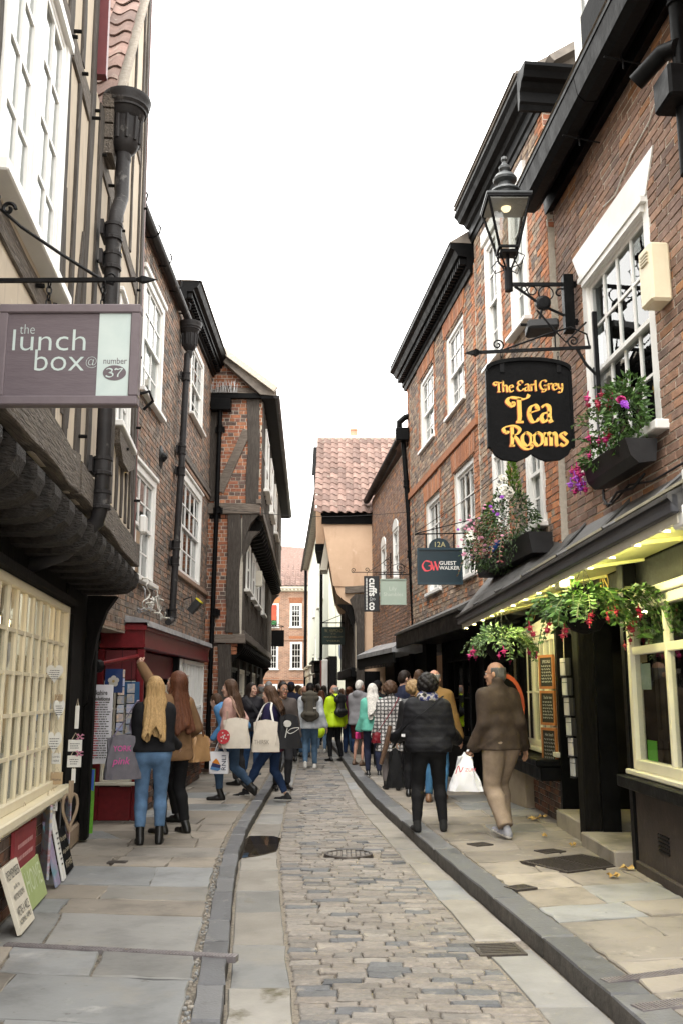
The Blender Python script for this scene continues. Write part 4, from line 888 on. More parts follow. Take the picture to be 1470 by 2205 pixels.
m=MB();m.box(FG,4.4,7.0,-.9,-.82,.1,2.5);obj('door',m,T['black_paint'],HR)
for s in(4.6,5.0,6.0,6.45):
 m=MB();m.cbox(FG,s,s+.34,-.82,-.8,.45,1.1,.012);m.cbox(FG,s,s+.34,-.82,-.8,1.2,2.0,.012);obj('door_panel',m,T['black_matt'],HR)
m=MB();m.cbox(FG,4.42,5.58,-.75,.2,.11,.25,.012);obj('doorstep',m,T['flag_tan'],HR);m=MB();m.cbox(FG,5.86,6.95,-.75,.13,.11,.3,.012);obj('doorstep',m,T['flag'],HR)
m=MB();m.cbox(FG,5.6,5.84,-.18,.14,.11,2.73,.012);obj('post',m,T['oak_black'],HR)
for q_ in(4.3,6.94):m=MB();m.cbox(FG,q_,q_+.11,-.18,.05,.11,2.5,.008);obj('post',m,T['black_paint'],HR)
def casement(name,s0,s1,z0,z1,xs,zt,n,fw,mat):
 w=MB();w.cbox(FG,s0,s0+fw,n-.1,n,z0,z1,.006);w.cbox(FG,s1-fw,s1,n-.1,n,z0,z1,.006);w.cbox(FG,s0+fw,s1-fw,n-.1,n-.002,z0,z0+fw,.006);w.cbox(FG,s0+fw,s1-fw,n-.1,n-.002,z1-fw,z1,.006)
 for x,q in xs:w.cbox(FG,x-q/2,x+q/2,n-.08,n-.012,z0+fw,z1-fw,.005)
 for z,q in zt:w.cbox(FG,s0+fw,s1-fw,n-.07,n-.018,z-q/2,z+q/2,.005)
 o=obj(name,w,mat,HR);X=[s0+fw]+[x for x,q in xs]+[s1-fw];Z=[z0+fw]+[z for z,q in zt]+[z1-fw]
 for a,b in zip(X,X[1:]):
  for c,d in zip(Z,Z[1:]):pane(o,FG,a,b,n-.045,c,d,T['shopglass'])
 return o
big=casement('shop_window',.5,4.3,.95,2.37,[(1.0,.05),(1.75,.05),(2.55,.05),(3.35,.05)],[(1.95,.07)],.03,.085,T['offwhite'])
m=MB();m.cbox(FG,.4,4.36,-.1,.085,.905,.948,.008);obj('sill',m,T['offwhite'],big);m=MB();m.cbox(FG,.4,4.38,-.1,.16,.8,.902,.01);obj('ledge',m,T['black_paint'],big)
m=MB();m.cbox(FG,.45,4.35,-.1,.06,2.372,2.44,.008);obj('head',m,T['offwhite'],big)
m=MB();m.cbox(FG,-1.9,4.3,-.02,.03,.11,.8,.01);m.cbox(FG,-1.9,4.3,-.02,.06,.11,.2,.01);obj('stall_riser',m,mk('dark brown painted render',[(.035,.026,.021),(.06,.045,.037)],.7,5,bump=.4,bscale=30,stain=[((.09,.075,.06),6,.6,.8)]),HR)
m=MB()
for k in range(5):m.box(FG,3.5,3.75,.03,.04,.36+k*.03,.375+k*.03)
obj('vent',m,T['iron'],HR)
sm=casement('shop_window',7.05,9.85,.92,2.3,[(7.75,.09),(7.42,.025),(8.12,.025),(8.5,.09),(8.85,.025),(9.2,.09),(9.5,.025)],[(1.6,.03)],.04,.075,T['offwhite'])
m=MB();m.prism(FG,[(6.98,2.31),(9.9,2.31),(9.9,2.38),(6.98,2.52)],-.1,.07);obj('head',m,T['offwhite'],sm)
m=MB();m.cbox(FG,6.98,9.95,-.1,.09,.86,.918,.008);obj('sill',m,T['offwhite'],sm);m=MB();m.cbox(FG,6.96,9.97,.0,.33,.76,.835,.012);m.cbox(FG,6.98,9.95,.0,.28,.6,.757,.012);obj('ledge',m,T['black_paint'],sm)
m=MB();wallpanel(m,FG,6.98,10.1,.1,.74,[],-.02,.03);pl=obj('plinth',m,T['mortar_dark'],HR);bricks(pl,FG,7.0,10.1,.12,.7,[],T['brick_dark'],130,.036,seed=51)
m=MB();m.cbox(FG,2.3,2.75,-.35,-.33,1.0,1.5,.004);k_=obj('menu_stand',m,T['white'],HR);k_.parent=HR
m=MB();m.cbox(FG,3.9,4.14,-.055,-.051,1.02,1.2,.001);obj('window_sticker',m,flat('green sticker',(.1,.5,.03)),big)
m=MB();m.cbox(FG,3.95,4.2,-.055,-.051,1.62,1.84,.001);obj('window_sticker',m,flat('pale sticker',(.35,.45,.45)),big)
m=MB();m.cbox(FG,4.02,4.2,-.055,-.051,1.85,1.97,.001);obj('window_sticker',m,flat('buff sticker',(.45,.36,.18)),big)
m=MB();m.cbox(FG,7.4,7.5,-.4,-.36,1.0,1.6,.006);obj('display_card',m,flat('teal card',(.06,.28,.28)),HR)
m=MB();m.cbox(FG,1.2,3.8,-.9,-.3,1.02,1.08,.01);obj('display_shelf',m,T['wood_lt'],HR)
m=MB();m.cbox(FG,-2,10.2,-.02,.02,2.42,2.69,.008);fb=obj('shop_fascia',m,T['black_paint'],HR)
T['gold']=mk('gold leaf',[(.75,.5,.09),(.85,.6,.14)],.35,30,metal=.55)
FT=Fr(FG.p(9.0,.024,2.58),-FG.u,FG.n)
m=MB()
put_text(m,'Tea Rooms',FT,2.3,.0,.0,.34,shear=.3,width=1.9)
for pts in([(0,0),(.12,.1),(.05,.14),(-.02,.04),(.1,-.1),(.25,.06),(.2,.12),(.14,0),(.3,-.06),(.5,.02)],):ribbon(m,pts,FT,.35,0,0,1,.012,.022);ribbon(m,[(-x,y)for x,y in pts],FT,4.2,0,0,1,.012,.022)
ribbon(m,[(0,-.1),(.1,.12),(.16,.14)],FT,4.0,0,0,1,.012,.02)
obj('lettering',m,T['gold'],fb)
m=MB();m.cbox(FG,3.95,4.12,.02,.14,2.38,2.76,.008);obj('fascia_bracket',m,T['black_paint'],HR)
ua=Vector((-.5,7.4,-.21)).normalized();na=Vector((-ua.y,ua.x,0)).normalized()
FA=Fr((2.0,5,2.785),ua,na,ua.cross(na)*-1 if ua.cross(na).z<0 else ua.cross(na))
A0,A1=.45,7.25
aw=thing('awning','long dark lead awning with pale yellow underside over the tea room','awning',(2.1,8.5,2.5))
LA=FA.o
m=MB();m.cbox(FA,A0,A1,-.05,.0,-.12,.0,.008);obj('fascia_board',m,mk('dark grey paint',[(.035,.036,.042),(.055,.056,.062)],.45,6,bump=.15),aw)
T['soffit']=mk('pale yellow gloss',[(.6,.59,.24),(.7,.68,.3)],.45,4,bump=.1,bscale=15,stain=[((.4,.36,.2),5,.66,.82)])
m=MB();zf=lambda s:FA.p(s,0,0).z
def wallpt(s,z):p=FA.p(s,0,0);return Vector((2.53,p.y,z))
def uppt(s,z):p=FA.p(s,0,0);return Vector((3.02-.075*p.y+(.02 if p.y<9.7 else-.12),p.y,z))
S=[A0+(A1-A0)*k/12 for k in range(13)]
m.grid([[FA.p(s,-.05,-.085)for s in S],[FA.p(s,-.35,-.06)for s in S],[wallpt(s,2.7)for s in S]]);m.grid([[FA.p(s,-.05,-.06)for s in S],[wallpt(s,2.79)for s in S]])
obj('underside',m,T['soffit'],aw)
for k in range(1,6):
 s=A0+(A1-A0)*k/6;m=MB();a,b=FA.p(s,-.14,-.1),wallpt(s,2.69);beam(m,a,b,.022,.03);obj('rafter',m,T['soffit'],aw)
T['lead_dark']=mk('weathered dark lead',[(.03,.0285,.026),(.085,.082,.078)],.5,4,stretch=(2,.6,2),bump=.4,bscale=12,stain=[((.09,.11,.05),7,.62,.75)])
m=MB();m.grid([[FA.p(s,.02,-.0)for s in S],[FA.p(s,-.3,.16)for s in S],[uppt(s,3.2)for s in S]]);m.grid([[FA.p(s,.02,-.03)for s in S],[uppt(s,3.14)for s in S]]);m.grid([[FA.p(s,.02,-.03)for s in S],[FA.p(s,.02,0)for s in S]])
for e in(A0,A1):m.add([FA.p(e,.02,-.03),FA.p(e,.02,0),FA.p(e,-.3,.16),uppt(e,3.2),wallpt(e,2.78),FA.p(e,-.06,-.12)],[(0,1,2,3,4,5)])
obj('lead_roof',m,T['lead_dark'],aw)
for k in range(1,6):
 s=A0+(A1-A0)*k/6;m=MB();m.tube([FA.p(s,.02,.01),FA.p(s,-.3,.175),uppt(s,3.215)],.018,6);obj('lead_roll',m,T['lead_dark'],aw)
for q in(0,1):
 m=MB();m.sweep([FA.p(A0-.1,-.08-.1*q,.07+.05*q),FA.p(A1-3+q,-.08-.1*q,.07+.05*q)],[(-.012,-.01),(.012,-.01),(.012,.01),(-.012,.01)]);obj('lath',m,mk('pale lath',[(.3,.28,.2),(.4,.37,.27)],.8,8)if q==0 else bpy.data.materials['pale lath'],aw)
m=MB();m.cbox(FA,A0-.02,A0+.14,-.95,-.06,-.2,-.07,.01);m.cbox(FA,A0-.6,A0+.02,-1.2,-.08,-.1,.16,.02);obj('end_board',m,T['white'],aw)
m=MB();m.box(FA,A0+.1,A1-.1,-.11,-.09,-.152,-.132);st=obj('strip_light',m,mk('strip light tube',[(1,.95,.5),(1,.96,.55)],.5,emit=34),aw)
m=MB();m.box(FA,A0+.05,A1-.05,-.075,-.052,-.17,-.085);obj('light_batten',m,T['offwhite'],aw)
for k in range(14):
 s=A0+.3+k*.49;m=MB();m.box(FA,s,s+.025,-.115,-.045,-.18,-.165);obj('clip',m,T['offwhite'],aw)
m=MB();m.cbox(FA,3.0,3.16,-.18,-.08,-.22,-.13,.01);obj('light_box',m,T['cream'],aw)
F23=wallframe(1.85+.111*3.6,9.4,1.85-.111*5,18,-1);sy=lambda y:(y-9.4)*1.006
H5=thing('corniced_brick_house','tall narrow brick house with heavy black cornice beside the lamp','house',(2.6,11,0))
ws=[(.68,1.33,5.85,7.6),(1.8,2.47,5.85,7.6),(.42,1.0,3.4,4.65),(1.8,2.4,3.4,4.65)]
m=MB();wallpanel(m,F23,0,3.1,2.75,8.2,ws,-.25,-.004);m.box(F23,2.9,3.09,-5,-.26,2.76,8.2);m.box(F23,0,3.1,-5.2,-5,0,8.2)
m.box(F23,0.012,.22,-2.6,-.26,5.5,8.2)
w5=obj('wall',m,T['mortar'],H5)
bricks(w5,F23,0,3.09,2.76,8.18,ws,[T['brick_mixed'],T['brick_orange']],220,seed=61,accent=lambda q:q[0]<.16 or any((abs(q[0]-w[1])<.07 or abs(q[1]-w[0])<.07)and w[2]-.1<q[2]<w[3]+.2 for w in ws)or r5.random()<.08)
FS=Fr(F23.p(.0,0,0),-F23.n,-F23.u)
bricks(w5,FS,0.0,2.4,6.6,8.18,[],[T['brick_mixed'],T['brick_red']],60,.0,seed=62,accent=lambda q:q[0]<.3 or r5.random()<.35,bond='stretcher')
room(H5,F23,.3,2.9,2.8,8.1,.9)
for w in ws[:2]:sash(H5,F23,*w,2,4,.1,.03,head=.2)
for w in ws[2:]:sash(H5,F23,*w,2,4,.08,.03)
PR=[(-.02,-.26),(.02,-.26),(.035,-.2),(.06,-.18),(.06,-.06),(.1,-.03),(.13,.02),(.2,.03),(.23,.09),(.27,.13),(.27,.17),(-.02,.2)]
cornice(H5,F23,-.0,3.14,8.26,PR,T['black_paint'])
m=MB();m.prism(Fr(FS.p(-.27,0,8.26),FS.n,FS.u),PR,0,2.5);obj('cornice',m,T['black_paint'],H5)
m=MB();m.box(F23,.0,3.1,-.4,.28,8.47,8.51);m.prism(Fr(F23.p(.05,0,8.51),F23.n,F23.u),[(.3,0),(-2.2,1.5),(-5,0)],0,3.0);obj('roof',m,T['slate'],H5)
m=MB();m.sweep([F23.p(.0,-.1,8.62),F23.p(.0,-2.2,10.0)],[(-.12,-.05),(.12,-.05),(.1,.05),(-.1,.05)]);obj('verge',m,T['slate'],H5)
H6=thing('dentil_brick_house','mottled buff brick house with dentil cornice and black shopfront, right','house',(1.8,15,0))
y0=sy(12.5);y1=sy(17.85)
w6=[(sy(13.22),sy(14.4),5.92,7.28),(sy(15.38),sy(16.58),5.94,7.28),(sy(12.82),sy(14.02),3.25,4.93),(sy(15.08),sy(16.2),3.28,4.9)]
m=MB();wallpanel(m,F23,y0+.01,y1,2.6,7.7,w6,-.25,-.004);m.box(F23,y1-.2,y1-.012,-5,-.26,2.6,7.7);m.box(F23,y0,y1,-5.2,-5,0,7.7)
wl6=obj('wall',m,T['mortar'],H6)
bricks(wl6,F23,y0+.01,y1,2.65,7.68,w6,[T['brick_mixed'],T['brick_orange']],300,seed=63,accent=lambda q:q[1]>y1-.13 or q[0]<y0+.14 or any((abs(q[0]-w[1])<.07 or abs(q[1]-w[0])<.07)and w[2]-.1<q[2]<w[3]+.1 for w in w6)or r5.random()<.05)
room(H6,F23,y0+.2,y1-.3,2.8,7.5,1.0)
for k,w in enumerate(w6):sash(H6,F23,*w,3,4,.1,-.02,head=0,curtain=k==1)
for w in w6:
 n=13
 for k in range(n):
  t=k/(n-1)-.5;x=(w[0]+w[1])/2+t*(w[1]-w[0]+.1);m=MB()
  m.prism(F23,[(x-.043,w[3]+.01),(x+.043,w[3]+.01),(x+.05+t*.12,w[3]+.3),(x-.05+t*.12,w[3]+.3)],.004,.018);obj('brick',m,T['brick_orange'],wl6)
m=MB();m.cbox(F23,y0+.02,y1+.02,-.01,.035,5.27,5.4,.008);obj('string_course',m,T['brick_orange'],H6)
P6=[(-.02,-.28),(.04,-.28),(.06,-.22),(.09,-.2),(.09,-.04),(.22,-.02),(.26,.06),(.33,.1),(.33,.16),(-.02,.18)]
cornice(H6,F23,y0+.05,y1+.12,7.84,P6,T['black_paint'],(.11,.05,(.09,.19),(-.14,-.05)))
m=MB();m.prism(Fr(F23.p(y0+.05,0,8.02),F23.n,F23.u),[(.34,0),(-2.5,1.9),(-5,0)],0,y1-y0);obj('roof',m,T['slate'],H6)
F6=wallframe(2.5,13.0,1.62,20.2,-1)
m=MB();wallpanel(m,F6,-.6,5.0,.1,2.62,[(.2,1.5,.85,2.2),(2.7,4.6,.8,2.2)],-.2,-.02);obj('shop_wall',m,T['black_paint'],H6)
casF=FG;FG=F6;HRo=HR;HR=H6
casement('shop_window',.2,1.5,.85,2.2,[(.63,.03),(1.07,.03)],[(1.5,.03)],.02,.06,T['black_paint']);casement('shop_window',2.7,4.6,.8,2.2,[(3.3,.03),(3.95,.03)],[(1.5,.03)],.02,.06,T['black_paint'])
FG=casF;HR=HRo
room(H6,F6,-.5,4.9,.2,2.5,1.0)
m=MB();m.cbox(F6,-.4,1.6,-.02,.16,.11,.72,.01);obj('stall_riser',m,mk('beige render',[(.3,.24,.17),(.38,.31,.22)],.85,5,bump=.2),H6);m=MB();m.cbox(F6,2.6,4.9,-.02,.1,.11,.72,.01);obj('stall_riser',m,T['black_matt'],H6)
for s in(1.7,2.5):
 m=MB();m.cbox(F6,s,s+.12,-.1,.08,.12,2.5,.01);obj('post',m,T['black_paint'],H6)
m=MB();m.lathe([(.001,0),(.02,.01),(.026,.05),(.012,.09),(.001,.1)],F6.p(.95,-.2,1.38),seg=8);m.tube([F6.p(.95,-.2,1.47),F6.p(.95,-.2,2.2)],.004,4);obj('pendant_bulb',m,mk('filament bulb',[(1,.75,.4),(1,.8,.45)],.5,emit=9),H6)
FP=wallframe(1.56,12.25,1.04,18.1,-1)
m=MB();m.cbox(FP,0,5.85,-.05,.0,2.42,2.66,.01);m.box(FP,0,5.85,-.8,-.06,2.5,2.53);obj('pent_fascia',m,T['black_paint'],H6)
m=MB();m.prism(Fr(FP.p(.02,0,0),FP.n,FP.u),[(.03,2.66),(.03,2.7),(-.45,2.95),(-.9,2.95),(-.9,2.6)],0,5.8);obj('lead_roof',m,T['lead_dark'],H6)
H7=thing('arched_window_house','low brick house with two arched white windows beyond the black pipe','house',(1.6,20.5,0))
F7=wallframe(1.31,17.87,.76,23.2,-1)
w7=[(1.25,1.95,3.95,5.0),(3.0,3.7,3.85,4.9)]
m=MB();wallpanel(m,F7,.0,5.3,2.5,6.4,w7,-.25,-.004);m.box(F7,0,5.3,-5.2,-5,0,6.4);w_=obj('wall',m,T['mortar'],H7)
bricks(w_,F7,0,5.3,2.5,6.38,[(a,b,c,d+.16)for a,b,c,d in w7],T['brick_warm'],60,seed=71,accent=None)
for a,b,c,d in w7:
 sash(H7,F7,a,b,c,d,2,4,.07,.01)
 m=MB();m.prism(F7,[(a,d),(b,d)]+[(a+(b-a)*(.5+.5*math.cos(t)),d+.22*math.sin(t))for t in[math.pi*k/8 for k in range(1,8)]],-.1,.02);obj('arch_head',m,T['white'],H7)
room(H7,F7,.1,5.2,2.6,6.2,.9)
m=MB();m.sweep([F7.p(-.1,.12,6.62),F7.p(5.4,.12,6.4)],[(x*1.4,y*1.4)for x,y in pr]);obj('gutter',m,T['black_paint'],H7)
m=MB();m.prism(Fr(F7.p(0,0,6.5),F7.n,F7.u),[(.14,0),(-2.2,1.0),(-5,0)],0,5.2);obj('roof',m,T['tile'],H7)
m=MB();wallpanel(m,F7,.0,5.3,.1,2.5,[],-.5,-.3);m.box(F7,1.2,1.35,-.29,-.2,.1,2.5);m.box(F7,3.2,3.35,-.29,-.2,.1,2.5);obj('shop_wall',m,T['black_matt'],H7)
FP7=wallframe(1.02,18.2,.1,24.5,-1)
m=MB();m.prism(Fr(FP7.p(0,0,0),FP7.n,FP7.u),[(.05,2.36),(.05,2.45),(-.5,2.72),(-1.3,2.72),(-1.3,2.36)],0,4.3);obj('lead_roof',m,T['lead'],H7)
m=MB();m.box(FP7,.0,4.3,-.02,.03,2.16,2.36)
for k in range(24):m.box(FP7,.1+k*.17,.2+k*.17,.03,.04,2.1,2.16)
obj('pent_fascia',m,T['oak_black'],H7)
downpipe(H7,[(1.2,17.8,6.72),(1.22,17.78,6.4),(1.3,17.75,5),(1.36,17.6,2.8)],.05,T['black_paint'],joints=[(1.265,17.76,5.6),(1.32,17.7,4.2)])
m=MB();m.cbox(Fr((1.18,17.7,6.45),(1,0,0),(0,-1,0)),-.12,.14,-.1,.1,0,.26,.015);m.tube([(1.14,17.75,6.7),(1.14,17.75,6.85),(1.25,17.75,6.95),(1.4,17.75,7.0)],.06,10);obj('hopper_box',m,T['black_paint'],H7)
H8=thing('orange_gable_house','orange plastered gable house with pantiled roof leaning over the street','house',(.8,26,0))
FO=Fr((0,23.2,0),(1,0,0),(0,-1,0))
YB=5.6
m=MB();m.prism(FO,[(-.17,4.2),(.9,4.2),(.92,6.1),(-.45,6.1),(-.43,5.75)],-YB,0)
m.prism(FO,[(.48,.1),(3.5,.1),(3.5,4.19),(.48,4.19)],-YB,-.05)
m.prism(Fr((-.44,23.2,0),(0,1,0),(-1,0,0)),[(0.0,6.11),(YB,6.11),(2.8,8.7)],-.25,0)
obj('wall',m,T['plaster_orange'],H8)
m=MB();m.box(FO,-.5,.95,.005,.05,5.78,6.0);m.box(FO,-.52,.98,.0,.1,6.0,6.1);obj('eaves_board',m,T['black_matt'],H8)
m=MB();m.add([(-.62,23.12,6.1),(1.7,23.12,6.1),(1.7,26,8.78),(-.62,26,8.78),(1.7,28.9,6.1),(-.62,28.9,6.1),(1.7,26,8.6),(-.62,26,8.6)],[(0,1,2,3),(3,2,4,5),(0,3,5,7),(0,1,6,7),(5,4,6,7)]);rf8=obj('roof',m,T['mortar_dark'],H8)
upv=Vector((0,2.88,2.68)).normalized()
tile_roof(rf8,(-.66,23.02,6.04),(1,0,0),upv,12,14,T['tile'],w=.2,h=.285,keep=lambda p:p.x<1.75)
m=MB();m.tube([(-.68,26,8.8),(1.9,26,8.8)],.1,8);m.tube([(-.64,23.1,6.15),(-.64,26,8.8)],.04,6);obj('ridge',m,T['mortar'],rf8)
m=MB();m.lathe([(.11,0),(.1,.3),(.12,.31),(.12,.36),(.09,.36)],(.35,26.1,8.75),seg=12);obj('chimney_pot',m,T['terracotta'],rf8)
m=MB();m.prism(Fr((-.44,24.6,0),(0,1,0),(-1,0,0)),[(0,5.5),(2.4,5.5),(2.4,7.4),(1.2,8.4),(0,7.4)],0,.24);obj('oriel',m,T['plaster_orange'],H8)
m=MB();m.prism(Fr((-.7,24.5,0),(0,1,0),(-1,0,0)),[(0,7.35),(1.3,8.5),(2.6,7.35),(1.3,8.3)],-.1,.1);obj('barge_board',m,T['black_matt'],H8);m=MB();m.box(Fr((-.44,24.6,0),(0,1,0),(-1,0,0)),-.03,2.5,.02,.26,5.3,5.49);obj('oriel_base',m,T['black_matt'],H8)
FL=Fr((-.44,23.2,0),(-.0,1,0),(-1,0,0),(-.2,0,1))
m=MB();m.add([(-.17,23.2,4.21),(-.43,23.2,5.75),(-.43,28.8,5.75),(-.17,28.8,4.21),(-.2,23.2,4.21),(-.46,23.2,5.75),(-.46,28.8,5.75),(-.2,28.8,4.21)],[(0,1,2,3),(4,5,6,7),(0,1,5,4),(2,3,7,6)]);obj('gable_front',m,T['plaster_orange'],H8)
m=MB();m.box(Fr((-.44,23.9,5.0),(0,1,0),(-1,0,0),(.17,0,1)),0,.9,-.12,.06,-.3,.6);obj('window',m,T['offwhite'],H8)
curvo=[(-.17,4.19),(.9,4.19),(.9,4.0),(.45,3.98),(.3,3.9),(.15,3.72),(.02,3.85),(-.12,4.0)]
m=MB();m.prism(FO,[(-.17,4.2),(-.1,4.0),(.05,3.86),(.26,3.72),(.46,3.7),(.46,4.2)],-YB,-.02);obj('cove',m,T['plaster_orange'],H8)
m=MB();m.prism(FO,[(.08,4.02),(.9,4.06),(.9,4.24),(.08,4.18)],-.1,.06);obj('timber',m,T['oak_x'],H8)
m=MB();m.prism(FO,[(.36,.1),(.56,.1),(.56,4.0),(.34,4.0),(.2,3.86),(.3,3.6),(.36,3.2)],-.2,.05);obj('timber',m,T['oak_v'],H8)
FO1=wallframe(.34,23.2,.0,28.8,-1)
m=MB();wallpanel(m,FO1,0,5.6,2.1,3.9,[],-.2,0);obj('first_floor',m,T['plaster'],H8)
for k in range(9):stud(H8,FO1,.1+k*.66,2.1,.1+k*.66,3.9,.14,.04)
curved(FO1,.1,[(.0,2.7),(.08,3.2),(.25,3.6),(.45,3.75),(.0,3.75)],.14,'bracket',T['oak_black'],H8)
m=MB();m.box(FO1,0,5.6,-.6,-.1,.1,2.1);m.cbox(FO1,0,5.6,-.1,.12,1.95,2.2,.02);obj('shop_wall',m,T['black_matt'],H8)
m=MB();m.cbox(Fr((.86,22.9,3.0),(1,0,0),(0,-1,0)),0,.16,0,.2,0,.38,.02);obj('alarm_box',m,flat('yellow box',(.75,.5,.06)),H7)
H9=thing('pale_plaster_house','pale green plastered house far along the right side','house',(.3,45,0))
F9=wallframe(-.5,33,-2.05,57,-1)
w9=[(3,4.1,5.2,6.8),(7,8.1,5.2,6.8),(12,13.1,5.2,6.8),(5,6.1,3.0,4.2),(10,11.1,3.0,4.2)]
m=MB();wallpanel(m,F9,-1,24,2.8,9.0,w9,-.25,0);m.box(F9,-1,24,-4,-3.8,0,9);m.box(F9,23.7,23.9,-3.8,-.26,0,9);m.box(F9,-1,-.8,-3.8,-.26,0,9);obj('wall',m,T['plaster_pale'],H9)
for w in w9:sash(H9,F9,*w,3,4,.08,.02)
room(H9,F9,0,23,3,8.5,1)
m=MB();m.prism(Fr(F9.p(-1,0,9.0),F9.n,F9.u),[(.4,-.05),(-1.8,1.2),(-4,0)],0,25);obj('roof',m,T['slate'],H9)
m=MB();m.sweep([F9.p(-1,.4,8.95),F9.p(24.1,.4,8.95)],pr);obj('gutter',m,T['black_paint'],H9)
downpipe(H9,[F9.p(23.6,.15,8.9),F9.p(23.6,.15,.3)],.09,T['black_paint']);downpipe(H9,[F9.p(1.5,.15,8.9),F9.p(1.5,.15,.3)],.06,T['black_paint'])
m=MB();m.box(F9,-1,24,-.3,-.05,.1,2.79);obj('shop_wall',m,T['black_matt'],H9)
for s,w,c in((13,3.5,'cream'),(8.5,3,'offwhite'),(3,3,'black_paint')):
 m=MB();m.cbox(F9,s,s+w,-.05,.35,2.35,2.7,.03);m.cbox(F9,s-.1,s+w+.1,-.05,.45,2.7,2.78,.02);o=obj('shop_fascia',m,T[c],H9)
 sash(H9,F9,s,s+w,.7,2.3,5,3,.1,.3,mat=T[c],meet=False,gl=T['shopglass'],name='shop_window')
m=MB();m.cbox(F9,.5,.9,.0,.2,.1,2.7,.02);obj('door_post',m,T['red_paint'],H9);m=MB();m.cbox(F9,-.6,-.2,.0,.2,.1,2.7,.02);obj('door_post',m,T['white'],H9)
# ================================================================ brick house closing the street
HC=thing('end_brick_house','brick house with white sashes closing the far end of the street','house',(-3.6,64,0))
FC=Fr((-8.5,61,0),(1,0,0),(0,-1,0))
X=lambda px:(px-735)/2000*61*1.0+8.5
wc=[(X(625),X(650),5.75,7.3),(X(577),X(601),5.75,7.3),(X(626),X(652),3.05,4.8),(X(577),X(601),3.05,4.8),(X(629),X(656),.8,2.1),(X(573),X(600),.8,2.1),(X(530),X(554),5.75,7.3),(X(530),X(554),3.05,4.8)]
m=MB();wallpanel(m,FC,0,7.2,0,8.1,wc,-.3,0);m.box(FC,0,7.2,-8,-7.8,0,8);m.box(FC,7.0,7.2,-7.8,-.31,0,8);m.box(FC,0,.2,-7.8,-.31,0,8)
cb=bpy.data.materials.new('distant brick');cb.use_nodes=True;N_,L_=cb.node_tree.nodes,cb.node_tree.links
bt=N_.new('ShaderNodeTexBrick');bt.inputs['Scale'].default_value=1;bt.inputs['Brick Width'].default_value=.24;bt.inputs['Row Height'].default_value=.08;bt.inputs['Mortar Size'].default_value=.008
bt.inputs['Color1'].default_value=(.36,.2,.13,1);bt.inputs['Color2'].default_value=(.24,.13,.09,1);bt.inputs['Mortar'].default_value=(.38,.31,.24,1)
ge=N_.new('ShaderNodeNewGeometry');sp=N_.new('ShaderNodeSeparateXYZ');cx=N_.new('ShaderNodeCombineXYZ');L_.new(ge.outputs['Position'],sp.inputs[0]);L_.new(sp.outputs[0],cx.inputs[0]);L_.new(sp.outputs[2],cx.inputs[1]);L_.new(cx.outputs[0],bt.inputs['Vector'])
nz=N_.new('ShaderNodeTexNoise');nz.inputs['Scale'].default_value=1.6;nz.inputs['Detail'].default_value=6;L_.new(ge.outputs['Position'],nz.inputs['Vector']);mxx=N_.new('ShaderNodeMixRGB');mxx.blend_type='OVERLAY';mxx.inputs[0].default_value=.5
L_.new(bt.outputs[0],mxx.inputs[1]);L_.new(nz.outputs[0],mxx.inputs[2]);L_.new(mxx.outputs[0],N_['Principled BSDF'].inputs['Base Color']);N_['Principled BSDF'].inputs['Roughness'].default_value=.85
obj('wall',m,cb,HC)
room(HC,FC,.3,6.9,.2,7.9,1.5)
for w in wc:sash(HC,FC,*w,3,4,.1,.02)
for c,d in((4.9,5.0),(2.35,2.45)):
 m=MB();m.box(FC,0,7.2,.0,.05,c,d);obj('string_course',m,cb,HC)
for w in wc:
 m=MB();m.prism(FC,[(w[0]-.02,w[3]+.03),(w[1]+.02,w[3]+.03),(w[1]+.1,w[3]+.38),(w[0]-.1,w[3]+.38)],.002,.02);obj('flat_arch',m,T['brick_orange'],HC)
m=MB();m.prism(Fr(FC.p(0,0,8.1),FC.n,FC.u),[(0,0),(.1,.0),(.15,.12),(.35,.16),(.38,.3),(0,.32)],-.2,7.5);ec=obj('cornice',m,T['offwhite'],HC)
for k in range(30):
 m=MB();m.box(FC,k*.25,k*.25+.1,.1,.3,8.14,8.24);obj('modillion',m,T['offwhite'],ec)
m=MB();m.add([FC.p(-1,.42,8.42),FC.p(7.6,.42,8.42),FC.p(7.6,-5,11.6),FC.p(4.3,-5,11.9),FC.p(-1,-5,11.9),FC.p(7.6,-9,8.4),FC.p(-1,-9,8.4)],[(0,1,2,3,4),(4,3,2,5,6),(1,5,2),(0,6,4),(0,1,5,6)]);rfc=obj('roof',m,T['tile'],HC)
tile_roof(rfc,FC.p(2.0,.46,8.42),(1,0,0),Vector((0,5.42,3.3)),16,16,T['tile'],w=.35,h=.36,single=120,keep=lambda p:True)
downpipe(HC,[FC.p(6.5,.12,8.1),FC.p(6.5,.12,.2)],.12,T['black_paint'])
m=MB();m.cbox(FC,X(576),X(596),.06,.12,6.2,7.2,.01);obj('banner',m,mk('red shop banner',[(.5,.06,.03),(.6,.12,.05)],.6,1.5),HC);m=MB();m.cbox(FC,X(576),X(597),.06,.3,5.9,6.15,.02);obj('window_box',m,flat('box green',(.03,.14,.04)),HC)
